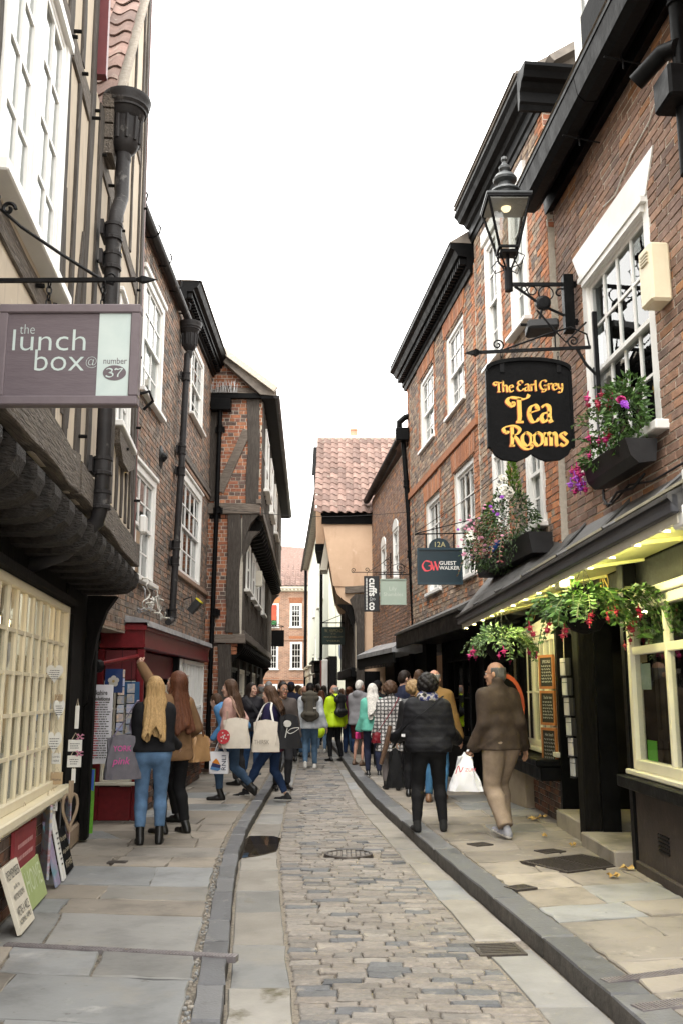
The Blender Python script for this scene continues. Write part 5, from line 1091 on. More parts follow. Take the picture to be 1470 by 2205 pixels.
# ================================================================ hanging signs and the street lamp
def spiral(o,ux,uy,r0,turns,n=26,start=0.0,flip=1):
 o=Vector(o);return[o+(Vector(ux)*math.cos(start+flip*2*math.pi*turns*k/n)+Vector(uy)*math.sin(start+flip*2*math.pi*turns*k/n))*r0*(1-.82*k/n)for k in range(n+1)]
def chain(p0,p1,n,r=.012):
 m=MB();p0,p1=Vector(p0),Vector(p1);d=(p1-p0)/n;sd=d.orthogonal().normalized();s2=d.normalized().cross(sd)
 for k in range(n):
  c=p0+d*(k+.5);ax=sd if k%2 else s2;L=d.length*.62
  m.tube([c+d.normalized()*math.cos(t)*L+ax*math.sin(t)*r for t in[2*math.pi*q/10 for q in range(11)]],r*.32,5,caps=False)
 return m
X_,Y_,Z_=Vector((1,0,0)),Vector((0,1,0)),UP
FRONT=lambda x,y,z:Fr((x,y,z),(1,0,0),(0,-1,0))
y=4.02
hs=thing('hanging_sign','mauve framed sign reading the lunch box at number 37 on a black iron bracket','sign',(-1.22,y,3.0),'hanging shop signs')
S0,S1,C0,C1=-1.563,-.917,2.865,3.345
Fs=FRONT(0,y,0);P=mk('mauve grey paint',[(.105,.083,.095),(.13,.105,.118)],.5,8,bump=.15,bscale=30,stretch=(1,1,6))
m=MB();m.cbox(Fs,S0+.02,S1-.02,-.03,.012,C0+.02,C1-.02,.004);bd=obj('board',m,P,hs)
m=MB();f=.042
m.cbox(Fs,S0,S1,-.035,.028,C0,C0+f,.005);m.cbox(Fs,S0,S1,-.035,.028,C1-f,C1,.005);m.cbox(Fs,S0,S0+f,-.035,.027,C0+f,C1-f,.005);m.cbox(Fs,S1-f,S1,-.035,.027,C0+f,C1-f,.005)
obj('frame',m,mk('mauve frame paint',[(.125,.1,.112),(.155,.128,.14)],.5,8,bump=.15,bscale=30),hs)
AQ=mk('pale aqua paint',[(.42,.5,.49),(.5,.57,.55)],.5,6)
m=MB();m.box(Fs,-1.105,S1-f,.0125,.0145,C0+f,C1-f);obj('panel',m,AQ,bd)
m=MB()
sc=.646/305
def PX(x):return S0+(x-2)*sc
def PZ(v):return C1-(v-648)*(C1-C0)/224
for tx,x,v,sz,w in(('the',64,704,.07,32*sc),('lunch',112,730,.15,157*sc),('box',135,775,.15,106*sc),('@',205,776,.06,23*sc)):put_text(m,tx,Fs,PX(x),.0135,PZ(v),sz,width=w,offset=-.0012)
obj('lettering',m,AQ,bd)
m=MB();put_text(m,'number',Fs,PX(256),.016,PZ(775),.042,width=50*sc);m.prism(Fs,[(PX(256)+25*sc*math.cos(t),PZ(801)+17*sc*math.sin(t))for t in[2*math.pi*k/24 for k in range(24)]],.014,.016);obj('lettering',m,P,bd)
m=MB()
d3=[(-.9,.75),(-.3,1),(.35,.75),(.3,.25),(-.2,.05),(.5,-.15),(.6,-.7),(0,-1),(-.75,-.85),(-.8,-.6)];d7=[(-.8,.6),(-.7,.95),(-.2,.8),(.4,.95),(.8,.9),(.3,.2),(-.1,-.4),(-.15,-1)]
ribbon(m,d3,Fs,PX(247),.0175,PZ(801),.02,.14,.36);ribbon(m,d7,Fs,PX(265),.0175,PZ(801),.02,.14,.36)
obj('lettering',m,AQ,bd)
m=MB();zb=3.47;a=Vector((-1.64,y,zb));b=Vector((-.95,y,zb+.005))
m.sweep([a,b],[(-.009,-.009),(.009,-.009),(.009,.009),(-.009,.009)]);m.lathe([(.008,0),(.02,.03),(.018,.045),(.001,.1)],b,X_,4)
m.tube([Vector((-1.6,y,3.83)),Vector((-1.5,y,3.74)),Vector((-1.3,y,3.6)),Vector((-1.1,y,3.47)),Vector((-1.05,y,3.452))],.008,6)
m.tube([Vector((-1.625,y,3.35)),Vector((-1.62,y,3.9))],.014,6)
m.tube(spiral((-1.07,y,3.485),X_,Z_,.03,1.2,start=-1.5),.006,5);m.tube(spiral((-1.565,y,3.83),X_,Z_,.035,1.2),.01,5)
obj('bracket',m,T['iron'],hs)
for x in(PX(103),PX(222)):obj('chain',chain((x,y,zb),(x,y,C1),4),T['iron'],hs)
y=8.25;k=y/8.0
es=thing('hanging_sign','black shaped board lettered in gold The Earl Grey Tea Rooms','sign',(1.72,y,3.7),'hanging shop signs')
Fe=FRONT(1.735,y,4.13)
W,Ht=.385,.40
top=[(W*math.cos(t),Ht-.0+.1*math.sin(t))for t in[math.pi*q/14 for q in range(0,15)]]
out=[(-W,Ht)]+[(-W*math.cos(math.pi*q/14),Ht+.1*math.sin(math.pi*q/14))for q in range(1,14)]+[(W,Ht),(W,-.33),(W-.03,-.36),(W-.05,-.4),(W-.12,-.445),(.13,-.46),(.04,-.42),(.0,-.39),(-.04,-.42),(-.13,-.46),(-W+.12,-.445),(-W+.05,-.4),(-W+.03,-.36),(-W,-.33)]
m=MB();m.prism(Fe,out,-.03,.012);eb=obj('board',m,T['black_matt'],es)
m=MB();m.prism(Fe,[(a,c)for a,c in out[:15]]+[(W+.012,Ht+.01)]+[(a*1.03,c+.035)for a,c in reversed(out[:15])],-.05,.03);m.box(Fe,W-.012,W+.014,-.04,.022,-.33,Ht);m.box(Fe,-W-.014,-W+.012,-.04,.022,-.33,Ht)
obj('edge',m,T['black_paint'],eb)
T['sign_gold']=mk('sign yellow',[(.78,.44,.07),(.85,.54,.12)],.5,5);T['sign_red']=mk('sign red',[(.36,.07,.025),(.42,.09,.03)],.5,8)
GL={'T':([[(.05,1.0),(-.1,1.2),(.05,1.42),(.4,1.4),(.75,1.33),(1.0,1.42),(1.1,1.6)],[(.55,1.38),(.55,.8),(.55,.3),(.5,.04)],[(.35,0),(.75,.0)],[(.05,1.0),(.2,.92),(.25,1.08),(.14,1.12)]],1.0),'h':([[(.1,1.5),(.1,.8),(.1,0)],[(.1,.65),(.35,.98),(.55,.8),(.55,.3),(.6,.02),(.7,.06)],[(-.02,1.5),(.1,1.5)]],.78),'e':([[(.08,.52),(.35,.62),(.55,.72),(.42,.98),(.15,.85),(.06,.45),(.2,.05),(.42,.03),(.6,.22)]],.66),'E':([[(.7,1.3),(.5,1.5),(.2,1.38),(.15,1.05),(.42,.85)],[(.42,.85),(.1,.7),(.05,.3),(.3,.0),(.6,.1),(.75,.35)],[(.7,1.3),(.62,1.15)]],.85),'a':([[(.1,.85),(.3,1.0),(.5,.85),(.5,.3),(.56,.03),(.68,.08)],[(.5,.55),(.2,.5),(.06,.25),(.2,.0),(.5,.25)]],.74),'r':([[(.1,1.0),(.1,.5),(.1,0)],[(.1,.6),(.25,.92),(.42,.98),(.48,.85)]],.52),'l':([[(.1,1.55),(.1,.8),(.12,.1),(.25,.04)]],.32),'G':([[(.85,1.25),(.65,1.5),(.25,1.35),(.05,.8),(.2,.2),(.5,.05),(.75,.3),(.75,.7)],[(.5,.7),(.95,.7)],[(.75,.6),(.75,.1),(.6,-.25),(.35,-.3),(.3,-.15)]],1.0),'y':([[(.08,1.0),(.1,.45),(.3,.2),(.55,.5)],[(.55,1.0),(.55,.3),(.45,-.3),(.2,-.42),(.1,-.25)]],.7),'R':([[(.35,1.4),(.35,.8),(.33,.3),(.28,.0)],[(-.1,1.0),(-.22,1.25),(0,1.45),(.5,1.5),(.85,1.25),(.7,.9),(.36,.78)],[(.4,.78),(.65,.5),(.85,.1),(1.15,-.22),(1.5,-.24),(1.62,-.02),(1.5,.02)],[(.15,0),(.5,0)],[(-.1,1.0),(.04,.96),(.06,1.12)]],.95),'o':([[(.35,1.0),(.08,.75),(.08,.28),(.35,0),(.62,.28),(.62,.75),(.35,1.0),(.2,.93)]],.74),'m':([[(.1,1),(.1,.5),(.1,0)],[(.1,.65),(.3,.98),(.45,.8),(.45,0)],[(.45,.65),(.65,.98),(.8,.8),(.8,.2),(.86,.02),(.95,.06)]],1.0),'s':([[(.5,.82),(.3,1.0),(.1,.8),(.3,.52),(.5,.28),(.3,.0),(.05,.15)]],.58)}
def pen(mb,word,F,a,b,c,x,w0,w1,mi=0,width=None):
 tot=sum(GL.get(ch,(0,.45))[1]for ch in word);s=(width/tot/x)if width else 1;q=a
 Fx=Fr(F.p(0,0,0),F.u,F.n);
 for ch in word:
  st,adv=GL.get(ch,([],.45))
  for l in st:ribbon(mb,[(px_*s*x,py_*x)for px_,py_ in l],Fx,q,b,c,1,w0,w1,.35,mi,6)
  q+=adv*x*s
me_,mo=MB(),MB()
def two(word,a,c,x,w,width):
 for mb_,dx,dz,b in((mo,-.007,-.006,.0135),(mo,-.0035,-.003,.0138),(me_,0,0,.0155)):pen(mb_,word,Fe,a+dx,b,c+dz,x,w*.28,w,width=width)
two('The',-.32,.2,.066,.017,.18);two('Earl',-.11,.21,.066,.017,.19);two('Grey',.1,.22,.062,.017,.22)
two('Tea',-.19,-.09,.165,.04,.41);two('Rooms',-.22,-.315,.125,.033,.56)
obj('lettering_shade',mo,T['sign_red'],eb);obj('lettering',me_,T['sign_gold'],eb)
m=MB();zb=4.72;m.sweep([(1.28,y,zb),(2.33,y,zb+.05)],[(-.012,-.014),(.012,-.014),(.012,.014),(-.012,.014)])
m.lathe([(.012,0),(.045,.05),(.03,.07),(.001,.16)],(1.3,y,zb),(-1,0,-.05),4)
m.tube([Vector((1.5,y,zb+.02)),Vector((1.9,y,zb+.17)),Vector((2.15,y,zb+.25)),Vector((2.3,y,zb+.18)),Vector((2.32,y,zb+.05))],.009,6)
m.tube(spiral((1.46,y,zb+.075),X_,Z_,.06,1.5,start=-1.57),.008,5);m.tube(spiral((2.17,y,zb+.11),X_,Z_,.06,1.6,start=-1.2,flip=-1),.008,5)
m.tube([Vector((2.0,y,zb+.02)),Vector((2.0,y,zb+.2)),Vector((1.88,y,zb+.38)),Vector((1.84,y,zb+.42))],.008,5);m.tube([Vector((1.84,y,zb+.42)),Vector((2.0,y,zb+.22)),Vector((2.1,y,zb+.1)),Vector((2.3,y,zb+.3))],.009,5)
m.tube([Vector((2.2,y,zb+.04)),Vector((2.28,y,zb-.12)),Vector((2.37,y,zb-.22)),Vector((2.39,y,zb-.4))],.014,6);m.box(FRONT(2.38,y,zb),-.02,.02,-.02,.02,-.45,.4)
obj('bracket',m,T['iron'],es)
for x in(1.49,2.02):
 mm_=chain((x,y,zb),(x,y,4.58),3,.01);mm_.box(FRONT(x,y,4.55),-.02,.02,-.02,.02,-.03,.07);obj('hanger',mm_,T['iron'],es)
y=8.75
lp=thing('street_lamp','black glazed lantern lamp on a scrolled wall bracket above the tea room sign','street lamp',(1.68,y,5.6))
cx_,z0,z1,h0,h1=1.68,6.0,6.5,.095,.21
Q=lambda a,b,z:Vector((cx_+a,y+b,z));m=MB()
for i in(-1,1):
 for j in(-1,1):beam(m,Q(i*h0,j*h0,z0),Q(i*h1,j*h1,z1),.02,.02)
for z,h,t in((z0,h0,.022),(z1,h1,.03)):
 for i in(-1,1):m.box(WORLD,cx_-h-.012,cx_+h+.012,y+i*h-.012,y+i*h+.012,z-t/2,z+t/2);m.box(WORLD,cx_+i*h-.012,cx_+i*h+.012,y-h+.012,y+h-.012,z-t/2,z+t/2)
obj('lantern_frame',m,T['iron'],lp)
for i,(u,v)in enumerate((((1,0),(0,1)),((1,0),(0,-1)),((0,1),(1,0)),((0,1),(-1,0)))):
 u=Vector((*u,0));v=Vector((*v,0));g=MB();c=Vector((cx_,y,0));a=[c+v*h0-u*h0+UP*z0,c+v*h0+u*h0+UP*z0,c+v*h1+u*h1+UP*z1,c+v*h1-u*h1+UP*z1]
 g.add(a+[q-v*.004 for q in a],[(0,1,2,3),(4,5,6,7),(0,1,5,4),(1,2,6,5),(2,3,7,6),(3,0,4,7)]);obj('glass',g,T['shopglass'],lp)
m=MB();m.lathe([(.325,0),(.325,.02),(.2,.075),(.15,.09)],(cx_,y,z1+.012),seg=4,ref=(.7071,.7071,0));m.lathe([(.13,.08),(.135,.1),(.16,.115),(.15,.14),(.08,.17),(.075,.22),(.12,.245),(.125,.27),(.1,.31),(.05,.335),(.04,.36),(.06,.385),(.06,.41),(.03,.44),(.02,.47),(.035,.49),(.03,.52),(.001,.54)],(cx_,y,z1+.015),seg=4*4)
cp=obj('cap',m,mk('grey weathered lamp paint',[(.03,.034,.036),(.07,.075,.078)],.4,8),lp,smooth=35)
m=MB();m.box(WORLD,cx_-.2,cx_+.2,y-.2,y+.2,z1-.03,z1-.02);obj('reflector',m,flat('lamp reflector',(.5,.5,.48)),lp)
m=MB();m.lathe([(.05,0),(.05,-.01),(.035,-.035),(.001,-.045)],(cx_,y,z1-.03),seg=12);obj('lamp_bulb',m,mk('lit lamp',[(1,.75,.4),(1,.8,.5)],.5,emit=.9),lp)
m=MB();m.tube([Q(0,0,z0),Q(0,0,5.72)],.018,8);m.tube([Q(0,0,5.8),Q(0,0,5.56)],.042,10);m.box(WORLD,cx_-.08,cx_+.08,y-.08,y+.08,z0-.05,z0-.02)
for a in range(4):
 t=math.pi/4+a*math.pi/2;d=Vector((math.cos(t),math.sin(t),0));c=Vector((cx_,y,0))
 m.tube([c+d*.03+UP*5.76,c+d*.06+UP*5.83,c+d*.12+UP*5.92,c+d*.11+UP*6.0],.01,5);m.tube([c+d*.05+UP*5.8,c+d*.16+UP*5.8,c+d*.2+UP*5.88,c+d*.13+UP*5.93],.006,5)
obj('stem',m,T['iron'],lp)
m=MB();zb=5.63;m.sweep([(cx_,y,zb),(2.24,y,zb)],[(-.012,-.018),(.012,-.018),(.012,.018),(-.012,.018)]);m.tube([Vector((cx_+.06,y,zb-.02)),Vector((1.9,y,zb-.14)),Vector((2.0,y,zb-.22)),Vector((2.22,y,zb-.33))],.014,6)
for x,r_ in((1.83,.028),(1.91,.045),(2.05,.075)):m.tube([Vector((x+r_*math.cos(t),y,zb-.02-r_+r_*math.sin(t)))for t in[2*math.pi*q/14 for q in range(15)]],.007,5,caps=False)
m.tube(spiral((2.19,y,zb-.1),X_,Z_,.07,.8),.01,5)
obj('bracket',m,T['iron'],lp)
m=MB();m.cbox(FRONT(2.27,y,0),-.05,.05,-.06,.06,5.12,5.72,.006);m.box(FRONT(2.27,y,0),.05,.2,-.012,.012,5.6,5.66);m.box(FRONT(2.27,y,0),.05,.2,-.012,.012,5.2,5.26);obj('back_plate',m,T['black_paint'],lp)
m=MB();m.lathe([(.05,-.03),(.075,-.02),(.075,.02),(.05,.03)],(2.02,y,zb-.2),Y_,14);m.tube([Vector((2.02,y,zb-.2)),Vector((1.97,y,zb-.38))],.014,6);obj('lamp_arm',m,T['iron'],lp)
fl=thing('floodlight','small black floodlight hung under the street lamp bracket','floodlight',(2.0,y,5.1))
m=MB();m.cbox(Fr((2.0,y,5.17),(1,0,.06),(0,-1,.25),(0,.25,1)),-.16,.15,-.1,.1,-.06,.05,.02);obj('case',m,T['black_plastic'],fl);m=MB();m.tube([(1.78,y,5.2),(1.86,y,5.2)],.015,6);m.tube([(1.97,y,5.2),(1.98,y,5.28)],.015,6);obj('stirrup',m,T['iron'],fl)
y=12.3;k=y/12.5
gs=thing('hanging_sign','navy board with arched top reading 12A Guest Walker','sign',(1.3,y,3.0),'hanging shop signs')
Fw=FRONT(1.305,y,3.25);NV=mk('navy paint',[(.006,.019,.028),(.009,.026,.036)],.4,6);NL=mk('navy trim',[(.012,.035,.05),(.016,.04,.055)],.4,6)
m=MB();a=[(-.3,-.25),(.3,-.25),(.3,.235),(.14,.235),(.14,.25)]+[(.14*math.cos(t),.255+.12*math.sin(t))for t in[math.pi*q/10 for q in range(1,10)]]+[(-.14,.25),(-.14,.235),(-.3,.235)]
m.prism(Fw,a,-.03,.012);gb=obj('board',m,NV,gs)
m=MB();m.box(Fw,-.3,.3,.012,.026,-.25,-.225);m.box(Fw,-.3,.3,.012,.026,.215,.24);m.box(Fw,-.3,-.28,.012,.026,-.225,.215);m.box(Fw,.28,.3,.012,.026,-.225,.215);obj('frame',m,NL,gb)
m=MB();put_text(m,'12A',Fw,0,.0135,.285,.1,width=.14);obj('lettering',m,flat('dull gold letters',(.45,.4,.2)),gb)
m=MB();put_text(m,'GUEST',Fw,.105,.0135,.035,.068,width=.225,offset=.001);put_text(m,'WALKER',Fw,.125,.0135,-.03,.068,width=.27,offset=.001);obj('lettering',m,T['white'],gb)
m=MB();PK=flat('coral red letters',(.75,.08,.1))
ribbon(m,[(.05,.05),(-.02,.065),(-.06,0),(-.02,-.065),(.05,-.05),(.05,.0),(.02,0)],Fw,-.17,.0135,0,1,.008,.026)
for x in(0,.05):ribbon(m,[(x-.02,.06),(x+.02,-.06)],Fw,-.1,.0135,0,1,.022,.024);ribbon(m,[(x+.02,-.06),(x+.045,.06)],Fw,-.1,.0137,0,1,.006,.008)
obj('logo',m,PK,gb)
m=MB();zb=3.68;m.tube([Vector((.98,y,zb)),Vector((1.93,y,zb+.02))],.009,6);m.tube([Vector((1.0,y,zb+.01)),Vector((1.91,y,zb+.24))],.007,6);m.tube([Vector((1.91,y,zb-.06)),Vector((1.91,y,zb+.36))],.014,6);m.tube([Vector((1.0,y,zb+.03)),Vector((1.95,y-1.0,zb+.55))],.004,4);m.tube([Vector((.99,y,zb-.02)),Vector((.99,y,zb+.28))],.005,4)
for x in(1.13,1.5):m.box(FRONT(x,y,0),-.01,.01,-.006,.006,3.47,zb)
obj('bracket',m,T['iron'],gs)
y=18.3
cs=thing('hanging_sign','tall narrow black sign with white sideways lettering cuffs and co','sign',(.58,y,3.2),'hanging shop signs')
Fc=FRONT(.59,y,3.5);m=MB();m.cbox(Fc,-.15,.15,-.03,.015,-.35,.355,.006);cbd=obj('board',m,mk('charcoal board',[(.014,.014,.016),(.022,.022,.024)],.5,5),cs)
Fv=Fr(Fc.p(0,0,0),-UP,Fc.n,Fc.u);m=MB();put_text(m,'cuffs',Fv,-.13,.0165,.015,.2,width=.36,offset=.006);put_text(m,'co',Fv,.245,.0165,.015,.2,width=.155,offset=.006);put_text(m,'RECLAIMED OAK TO ORDER',Fv,.0,.0165,-.095,.045,width=.62,offset=.001)if False else None
for k in range(30):m.box(Fv,-.31+k*.021,-.31+k*.021+.008+.006*(k%3!=0),.0155,.0165,-.112,-.085)
obj('lettering',m,T['white'],cbd);m=MB();put_text(m,'&',Fv,.11,.0165,.01,.17,width=.085);obj('lettering',m,flat('grey letters',(.3,.3,.3)),cbd)
m=MB();zb=3.93;m.tube([Vector((.2,y,zb)),Vector((.98,y,zb))],.008,5);m.tube(spiral((.24,y,zb+.04),X_,Z_,.05,1.3,start=-1.57,flip=-1),.007,5);m.tube(spiral((.5,y,zb+.05),X_,Z_,.05,1.3,start=-1.57),.007,5);m.tube([Vector((.55,y,zb+.02)),Vector((.75,y,zb+.14)),Vector((.95,y,zb+.3))],.006,5);m.tube(spiral((.9,y,zb+.18),X_,Z_,.09,1.5),.006,5);m.tube([Vector((.97,y,zb-.1)),Vector((.97,y,zb+.38))],.012,5);m.tube([Vector((.97,y,zb)),Vector((1.3,y,zb))],.012,5)
for x in(.5,.68):m.tube([Vector((x,y,zb)),Vector((x,y,3.86))],.006,4)
obj('bracket',m,T['iron'],cs)
y=17.75
ls=thing('hanging_sign','pale sage sign with faint white name Lily Shambles beside the black pipe','sign',(1.0,y,3.2),'hanging shop signs')
Fl=FRONT(.985,y,3.48);m=MB();m.cbox(Fl,-.25,.25,-.025,.012,-.25,.25,.006);SG=mk('sage paint',[(.33,.4,.335),(.37,.44,.37)],.5,5);lb_=obj('board',m,SG,ls)
m=MB()
for a0,a1,c0,c1 in((-.25,.25,.225,.25),(-.25,.25,-.25,-.235),(-.25,-.235,-.235,.225),(.235,.25,-.235,.225)):m.box(Fl,a0,a1,.012,.022,c0,c1)
obj('frame',m,mk('sage trim',[(.27,.33,.27),(.3,.36,.3)],.5,5),lb_)
m=MB();put_text(m,'Lily',Fl,-.01,.0135,.06,.11,width=.14);put_text(m,'Shambles',Fl,0,.0135,-.05,.1,width=.37);obj('lettering',m,flat('sage white letters',(.55,.6,.53)),lb_)
m=MB();zb=3.82;m.tube([Vector((.72,y,zb)),Vector((1.32,y,zb))],.011,5);m.tube(spiral((1.12,y,zb+.12),X_,Z_,.1,1.6,start=-1.57),.007,5);m.tube([Vector((.8,y,zb)),Vector((.95,y,zb+.16)),Vector((1.12,y,zb+.22)),Vector((1.3,y,zb+.1))],.006,5)
for x in(.85,1.12):m.tube([Vector((x,y,zb)),Vector((x,y,3.73))],.007,4)
obj('bracket',m,T['iron'],ls)
def far_sign(label,x0,x1,z0,z1,y,mat,lines,ink,wall_x,group='hanging shop signs',shape=None,bar=None):
 t=thing('hanging_sign',label,'sign',((x0+x1)/2,y,z0),group);F=FRONT((x0+x1)/2,y,(z0+z1)/2);w,h=(x1-x0)/2,(z1-z0)/2
 m=MB()
 if shape:m.prism(F,[(a*w,c*h)for a,c in shape],-.04,.015)
 else:m.cbox(F,-w,w,-.04,.015,-h,h,.01)
 b=obj('board',m,mat,t);m=MB()
 for tx,c,s,wd in lines:put_text(m,tx,F,0,.018,c*h,s,width=wd*w if wd else None)
 if lines:obj('lettering',m,ink,b)
 m=MB();zb=z1+.12;m.tube([Vector((x0 if wall_x>x0 else x1,y,zb)),Vector((wall_x,y,zb))],.015,5);m.tube([Vector((x0 if wall_x>x0 else x1,y,zb)),Vector((wall_x,y,zb+.35))],.01,5)
 for q in(.2,.8):m.tube([Vector((x0+(x1-x0)*q,y,z1)),Vector((x0+(x1-x0)*q,y,zb))],.01,4)
 obj('bracket',m,T['iron'],t);return t
DG=mk('bottle green paint',[(.008,.03,.02),(.012,.04,.028)],.4,6);GD=flat('faded gold letters',(.42,.36,.17));NB=mk('deep blue paint',[(.012,.03,.1),(.016,.04,.13)],.45,6)
s=26.5/36
far_sign('dark green board with gold heading W. Hamond hanging past the orange gable',-.752*s,.125*s,1.6+2.46*s,1.6+1.79*s+1.3*s*0+.67*s*0,26.5,DG,[],GD,.3)if False else None
def pxsign(label,px0,px1,py0,py1,d,mat,lines,ink,wall_x,**k):
 u0,u1=(px0-735)/2000*d,(px1-735)/2000*d;z=lambda v:1.6+d*math.tan(PITCH+math.atan((1102.5-v)/2000))
 f=1/(_c-(1102.5-(py0+py1)/2)/2000*_s)
 return far_sign(label,u0*f,u1*f,z(py1),z(py0),d,mat,lines,ink,wall_x,**k)
pxsign('dark green board with gold heading W. Hamond hanging past the orange gable',693,743,1350,1388,27,DG,[('W. HAMOND',.55,.14,1.5),('EST. 1860',.22,.06,.4),('FINE JEWELLERY',-.15,.06,1.6),('YORK',-.6,.06,1.2)],GD,.3)
pxsign('black and yellow fudge pantry board farthest down on the right',691,716,1411,1444,47,T['black_matt'],[("ROLY'S",.65,.2,1.6),('FUDGE',.22,.2,1.6),('PANTRY',-.2,.2,1.7),('TORIES',-.6,.2,1.3)],flat('yellow letters',(.7,.55,.12)),-.5)
pxsign('black board with a pale round picture beside the fudge sign',673,698,1416,1447,46,T['black_matt'],[],GD,-.6)
hp=pxsign('deep blue The Shambles Sweet Shop board with a scalloped foot',707,736,1410,1444,40,NB,[('The',.75,.16,.5),('Shambles',.42,.17,1.7),('Sweet',-.15,.2,1.4),('Shop',-.55,.2,1.2)],T['white'],.1,shape=[(-1,1),(1,1),(1,-.4),(.75,-.75),(.4,-1),(-.4,-1),(-.75,-.75),(-1,-.4)])
pxsign('plain slate blue shield shaped sign under the orange gable',729,750,1389,1440,31,mk('slate blue paint',[(.16,.2,.27),(.19,.235,.31)],.5,4),[],GD,.1,shape=[(-1,1),(1,1),(1,-1),(.6,-.95),(0,-.7),(-.6,-.3),(-1,.1)])
pxsign('plain black square sign on a scrolled bracket at the far left',585,612,1357,1392,33,T['black_matt'],[],GD,-2.9)
pxsign('dark maroon board hanging low beside the far left shop',557,579,1418,1441,30,mk('dark maroon',[(.035,.012,.01),(.05,.016,.013)],.5,5),[('Bluebird',.4,.1,1.3),('BAKERY',-.3,.07,1.0)]if False else[],GD,-2.8)
m=MB();F=FRONT(-.0,46,0)
# ================================================================ goods hung and stood along the left shop
r7=random.Random(70)
ink=flat('printed ink',(.06,.055,.05));red_ink=flat('red ink',(.4,.05,.06));white_ink=flat('white print',(.7,.68,.66));TWN=T['rope']
T['white_wood']=mk('whitewashed wood',[(.66,.65,.6),(.74,.73,.69)],.7,8,bump=.15,bscale=30)
def heart(w,h):return[(w*16*math.sin(t)**3/32,h*(13*math.cos(t)-5*math.cos(2*t)-2*math.cos(3*t)-math.cos(4*t)+2.5)/29)for t in[2*math.pi*k/28 for k in range(28)]]
def lines(mb,F,a0,a1,b,c0,c1,n,h=.35,rag=.25):
 for k in range(n):
  z=c1-(c1-c0)*(k+.5)/n;x=a0+(a1-a0)*r7.uniform(0,rag*.5);xe=a1-(a1-a0)*r7.uniform(0,rag)
  hh=(c1-c0)/n*h
  while x<xe:
   L=r7.uniform(.5,2.2)*hh;mb.box(F,x,min(x+L,xe),b,b+.0012,z-hh/2,z+hh/2);x+=L+hh*.5
def plaque(name,label,cat,F,w,h,mat,th=.015,shape=None,hang=None,words=None,wmat=None,rows=0,group=None,knot=.1,loops=True):
 t=thing(name,label,cat,F.p(0,0,-h/2),group);m=MB()
 if shape:m.prism(F,shape,0,th)
 else:m.cbox(F,-w/2,w/2,0,th,-h/2,h/2,.003)
 b=obj('board',m,mat,t);m=MB()
 for tx,c,s,wd in(words or[]):put_text(m,tx,F,0,th+.0015,c,s,width=wd)
 if rows:lines(m,F,-w*.36,w*.36,th+.0005,-h*.3,h*.25,rows)
 if m.v:obj('lettering',m,wmat or ink,b)
 if hang:
  m=MB();k=F.p(0,.005,h/2+hang);m.tube([F.p(-w*.3,.008,h/2-.01),k,F.p(w*.3,.008,h/2-.01)],.0035,4);obj('string',m,TWN,t)
 return t
FF=lambda x,y,z,a=0:Fr((x,y,z),(math.cos(a),math.sin(a),0),(math.sin(a),-math.cos(a),0))
def onW(s,z,n=.06):return Fr(Fg.p(s,n,z),-Fg.u,Fg.n)if False else Fr(Fg.p(s,n,z),Fg.u,Fg.n)
def onpost(px,py,n=.07):
 yy=(1.45-n)/((735-px)/2000-.125);return-1.45-.125*yy+n,yy,1.6+(1490-py)/2000*yy
HG='heart plaques strung on the corner post'
for lab,px_,py_,a,w,h in(('top white heart plaque with black verse hung by the shop window',128,1453,.1,.135,.15),('narrow white heart plaque turned edgeways, second on the string',139,1527,1.0,.12,.16),('large white heart plaque lowest on the string',135,1595,.15,.12,.18)):
 plaque('heart_plaque',lab,'plaque',FF(*onpost(px_,py_),a),w,h,T['white_wood'],shape=heart(w,h),hang=.07,rows=5,group=HG)
TG='small wooden tags on the black post'
KR_=mk('kraft tag',[(.4,.29,.17),(.47,.35,.21)],.8,8)
for lab,px_,py_,w,h,mt,wd in(('pale square tag beneath the lowest heart',141,1626,.075,.09,T['white_wood'],[('LIVES',.012,.022,.055),('HERE',-.02,.022,.05)]),('brown kraft tag lettered Home on the post',144,1666,.1,.1,KR_,[('Home',-.01,.035,.075)]),('little cream tag tilted below the Home tag',138,1701,.055,.06,T['white_wood'],None),('lower cream tag nearest the pavement on the post',140,1722,.07,.075,T['white_wood'],None),('small brown tag high on the post under the top heart',139,1502,.065,.06,KR_,None)):
 plaque('tag',lab,'tag',FF(*onpost(px_,py_),.12),w,h,mt,.008,hang=.04,words=wd,rows=0 if wd else 2,group=TG)
HB='signs hung from the bracket post'
for lab,px_,py_,w,h in(('upper whitewashed hanging sign with pink ribbon beside the postcard strip',179,1600,.12,.1),('lower whitewashed hanging sign with pink ribbon beside the postcard strip',179,1632,.12,.1),('thin upright white sign edge on above the pink ribbon signs',180,1542,.035,.2),('tilted white sign edge on above the wooden heart frame',179,1661,.035,.12)):
 plaque('wooden_sign',lab,'plaque',FF(*onpost(px_,py_,.16),.1),w,h,T['white_wood'],.012,hang=.06,rows=3 if w>.1 else 0,group=HB)
pk=flat('pink ribbon',(.5,.2,.3))
for px_,py_ in((188,1582),(188,1616)):
 x,y,z=onpost(px_,py_,.2);m=MB()
 for a in(-.6,.6,2.4,3.9):m.tube([Vector((x,y,z)),Vector((x+.025*math.cos(a),y,z+.03*math.sin(a))),Vector((x+.045*math.cos(a),y,z+.022*math.sin(a)))],[.003,.009,.003],5)
 solid('ribbon_bow',m,pk,'pink ribbon bow on the upper whitewashed sign' if py_<1600 else 'pink ribbon bow on the lower whitewashed sign','ribbon','pink bows')
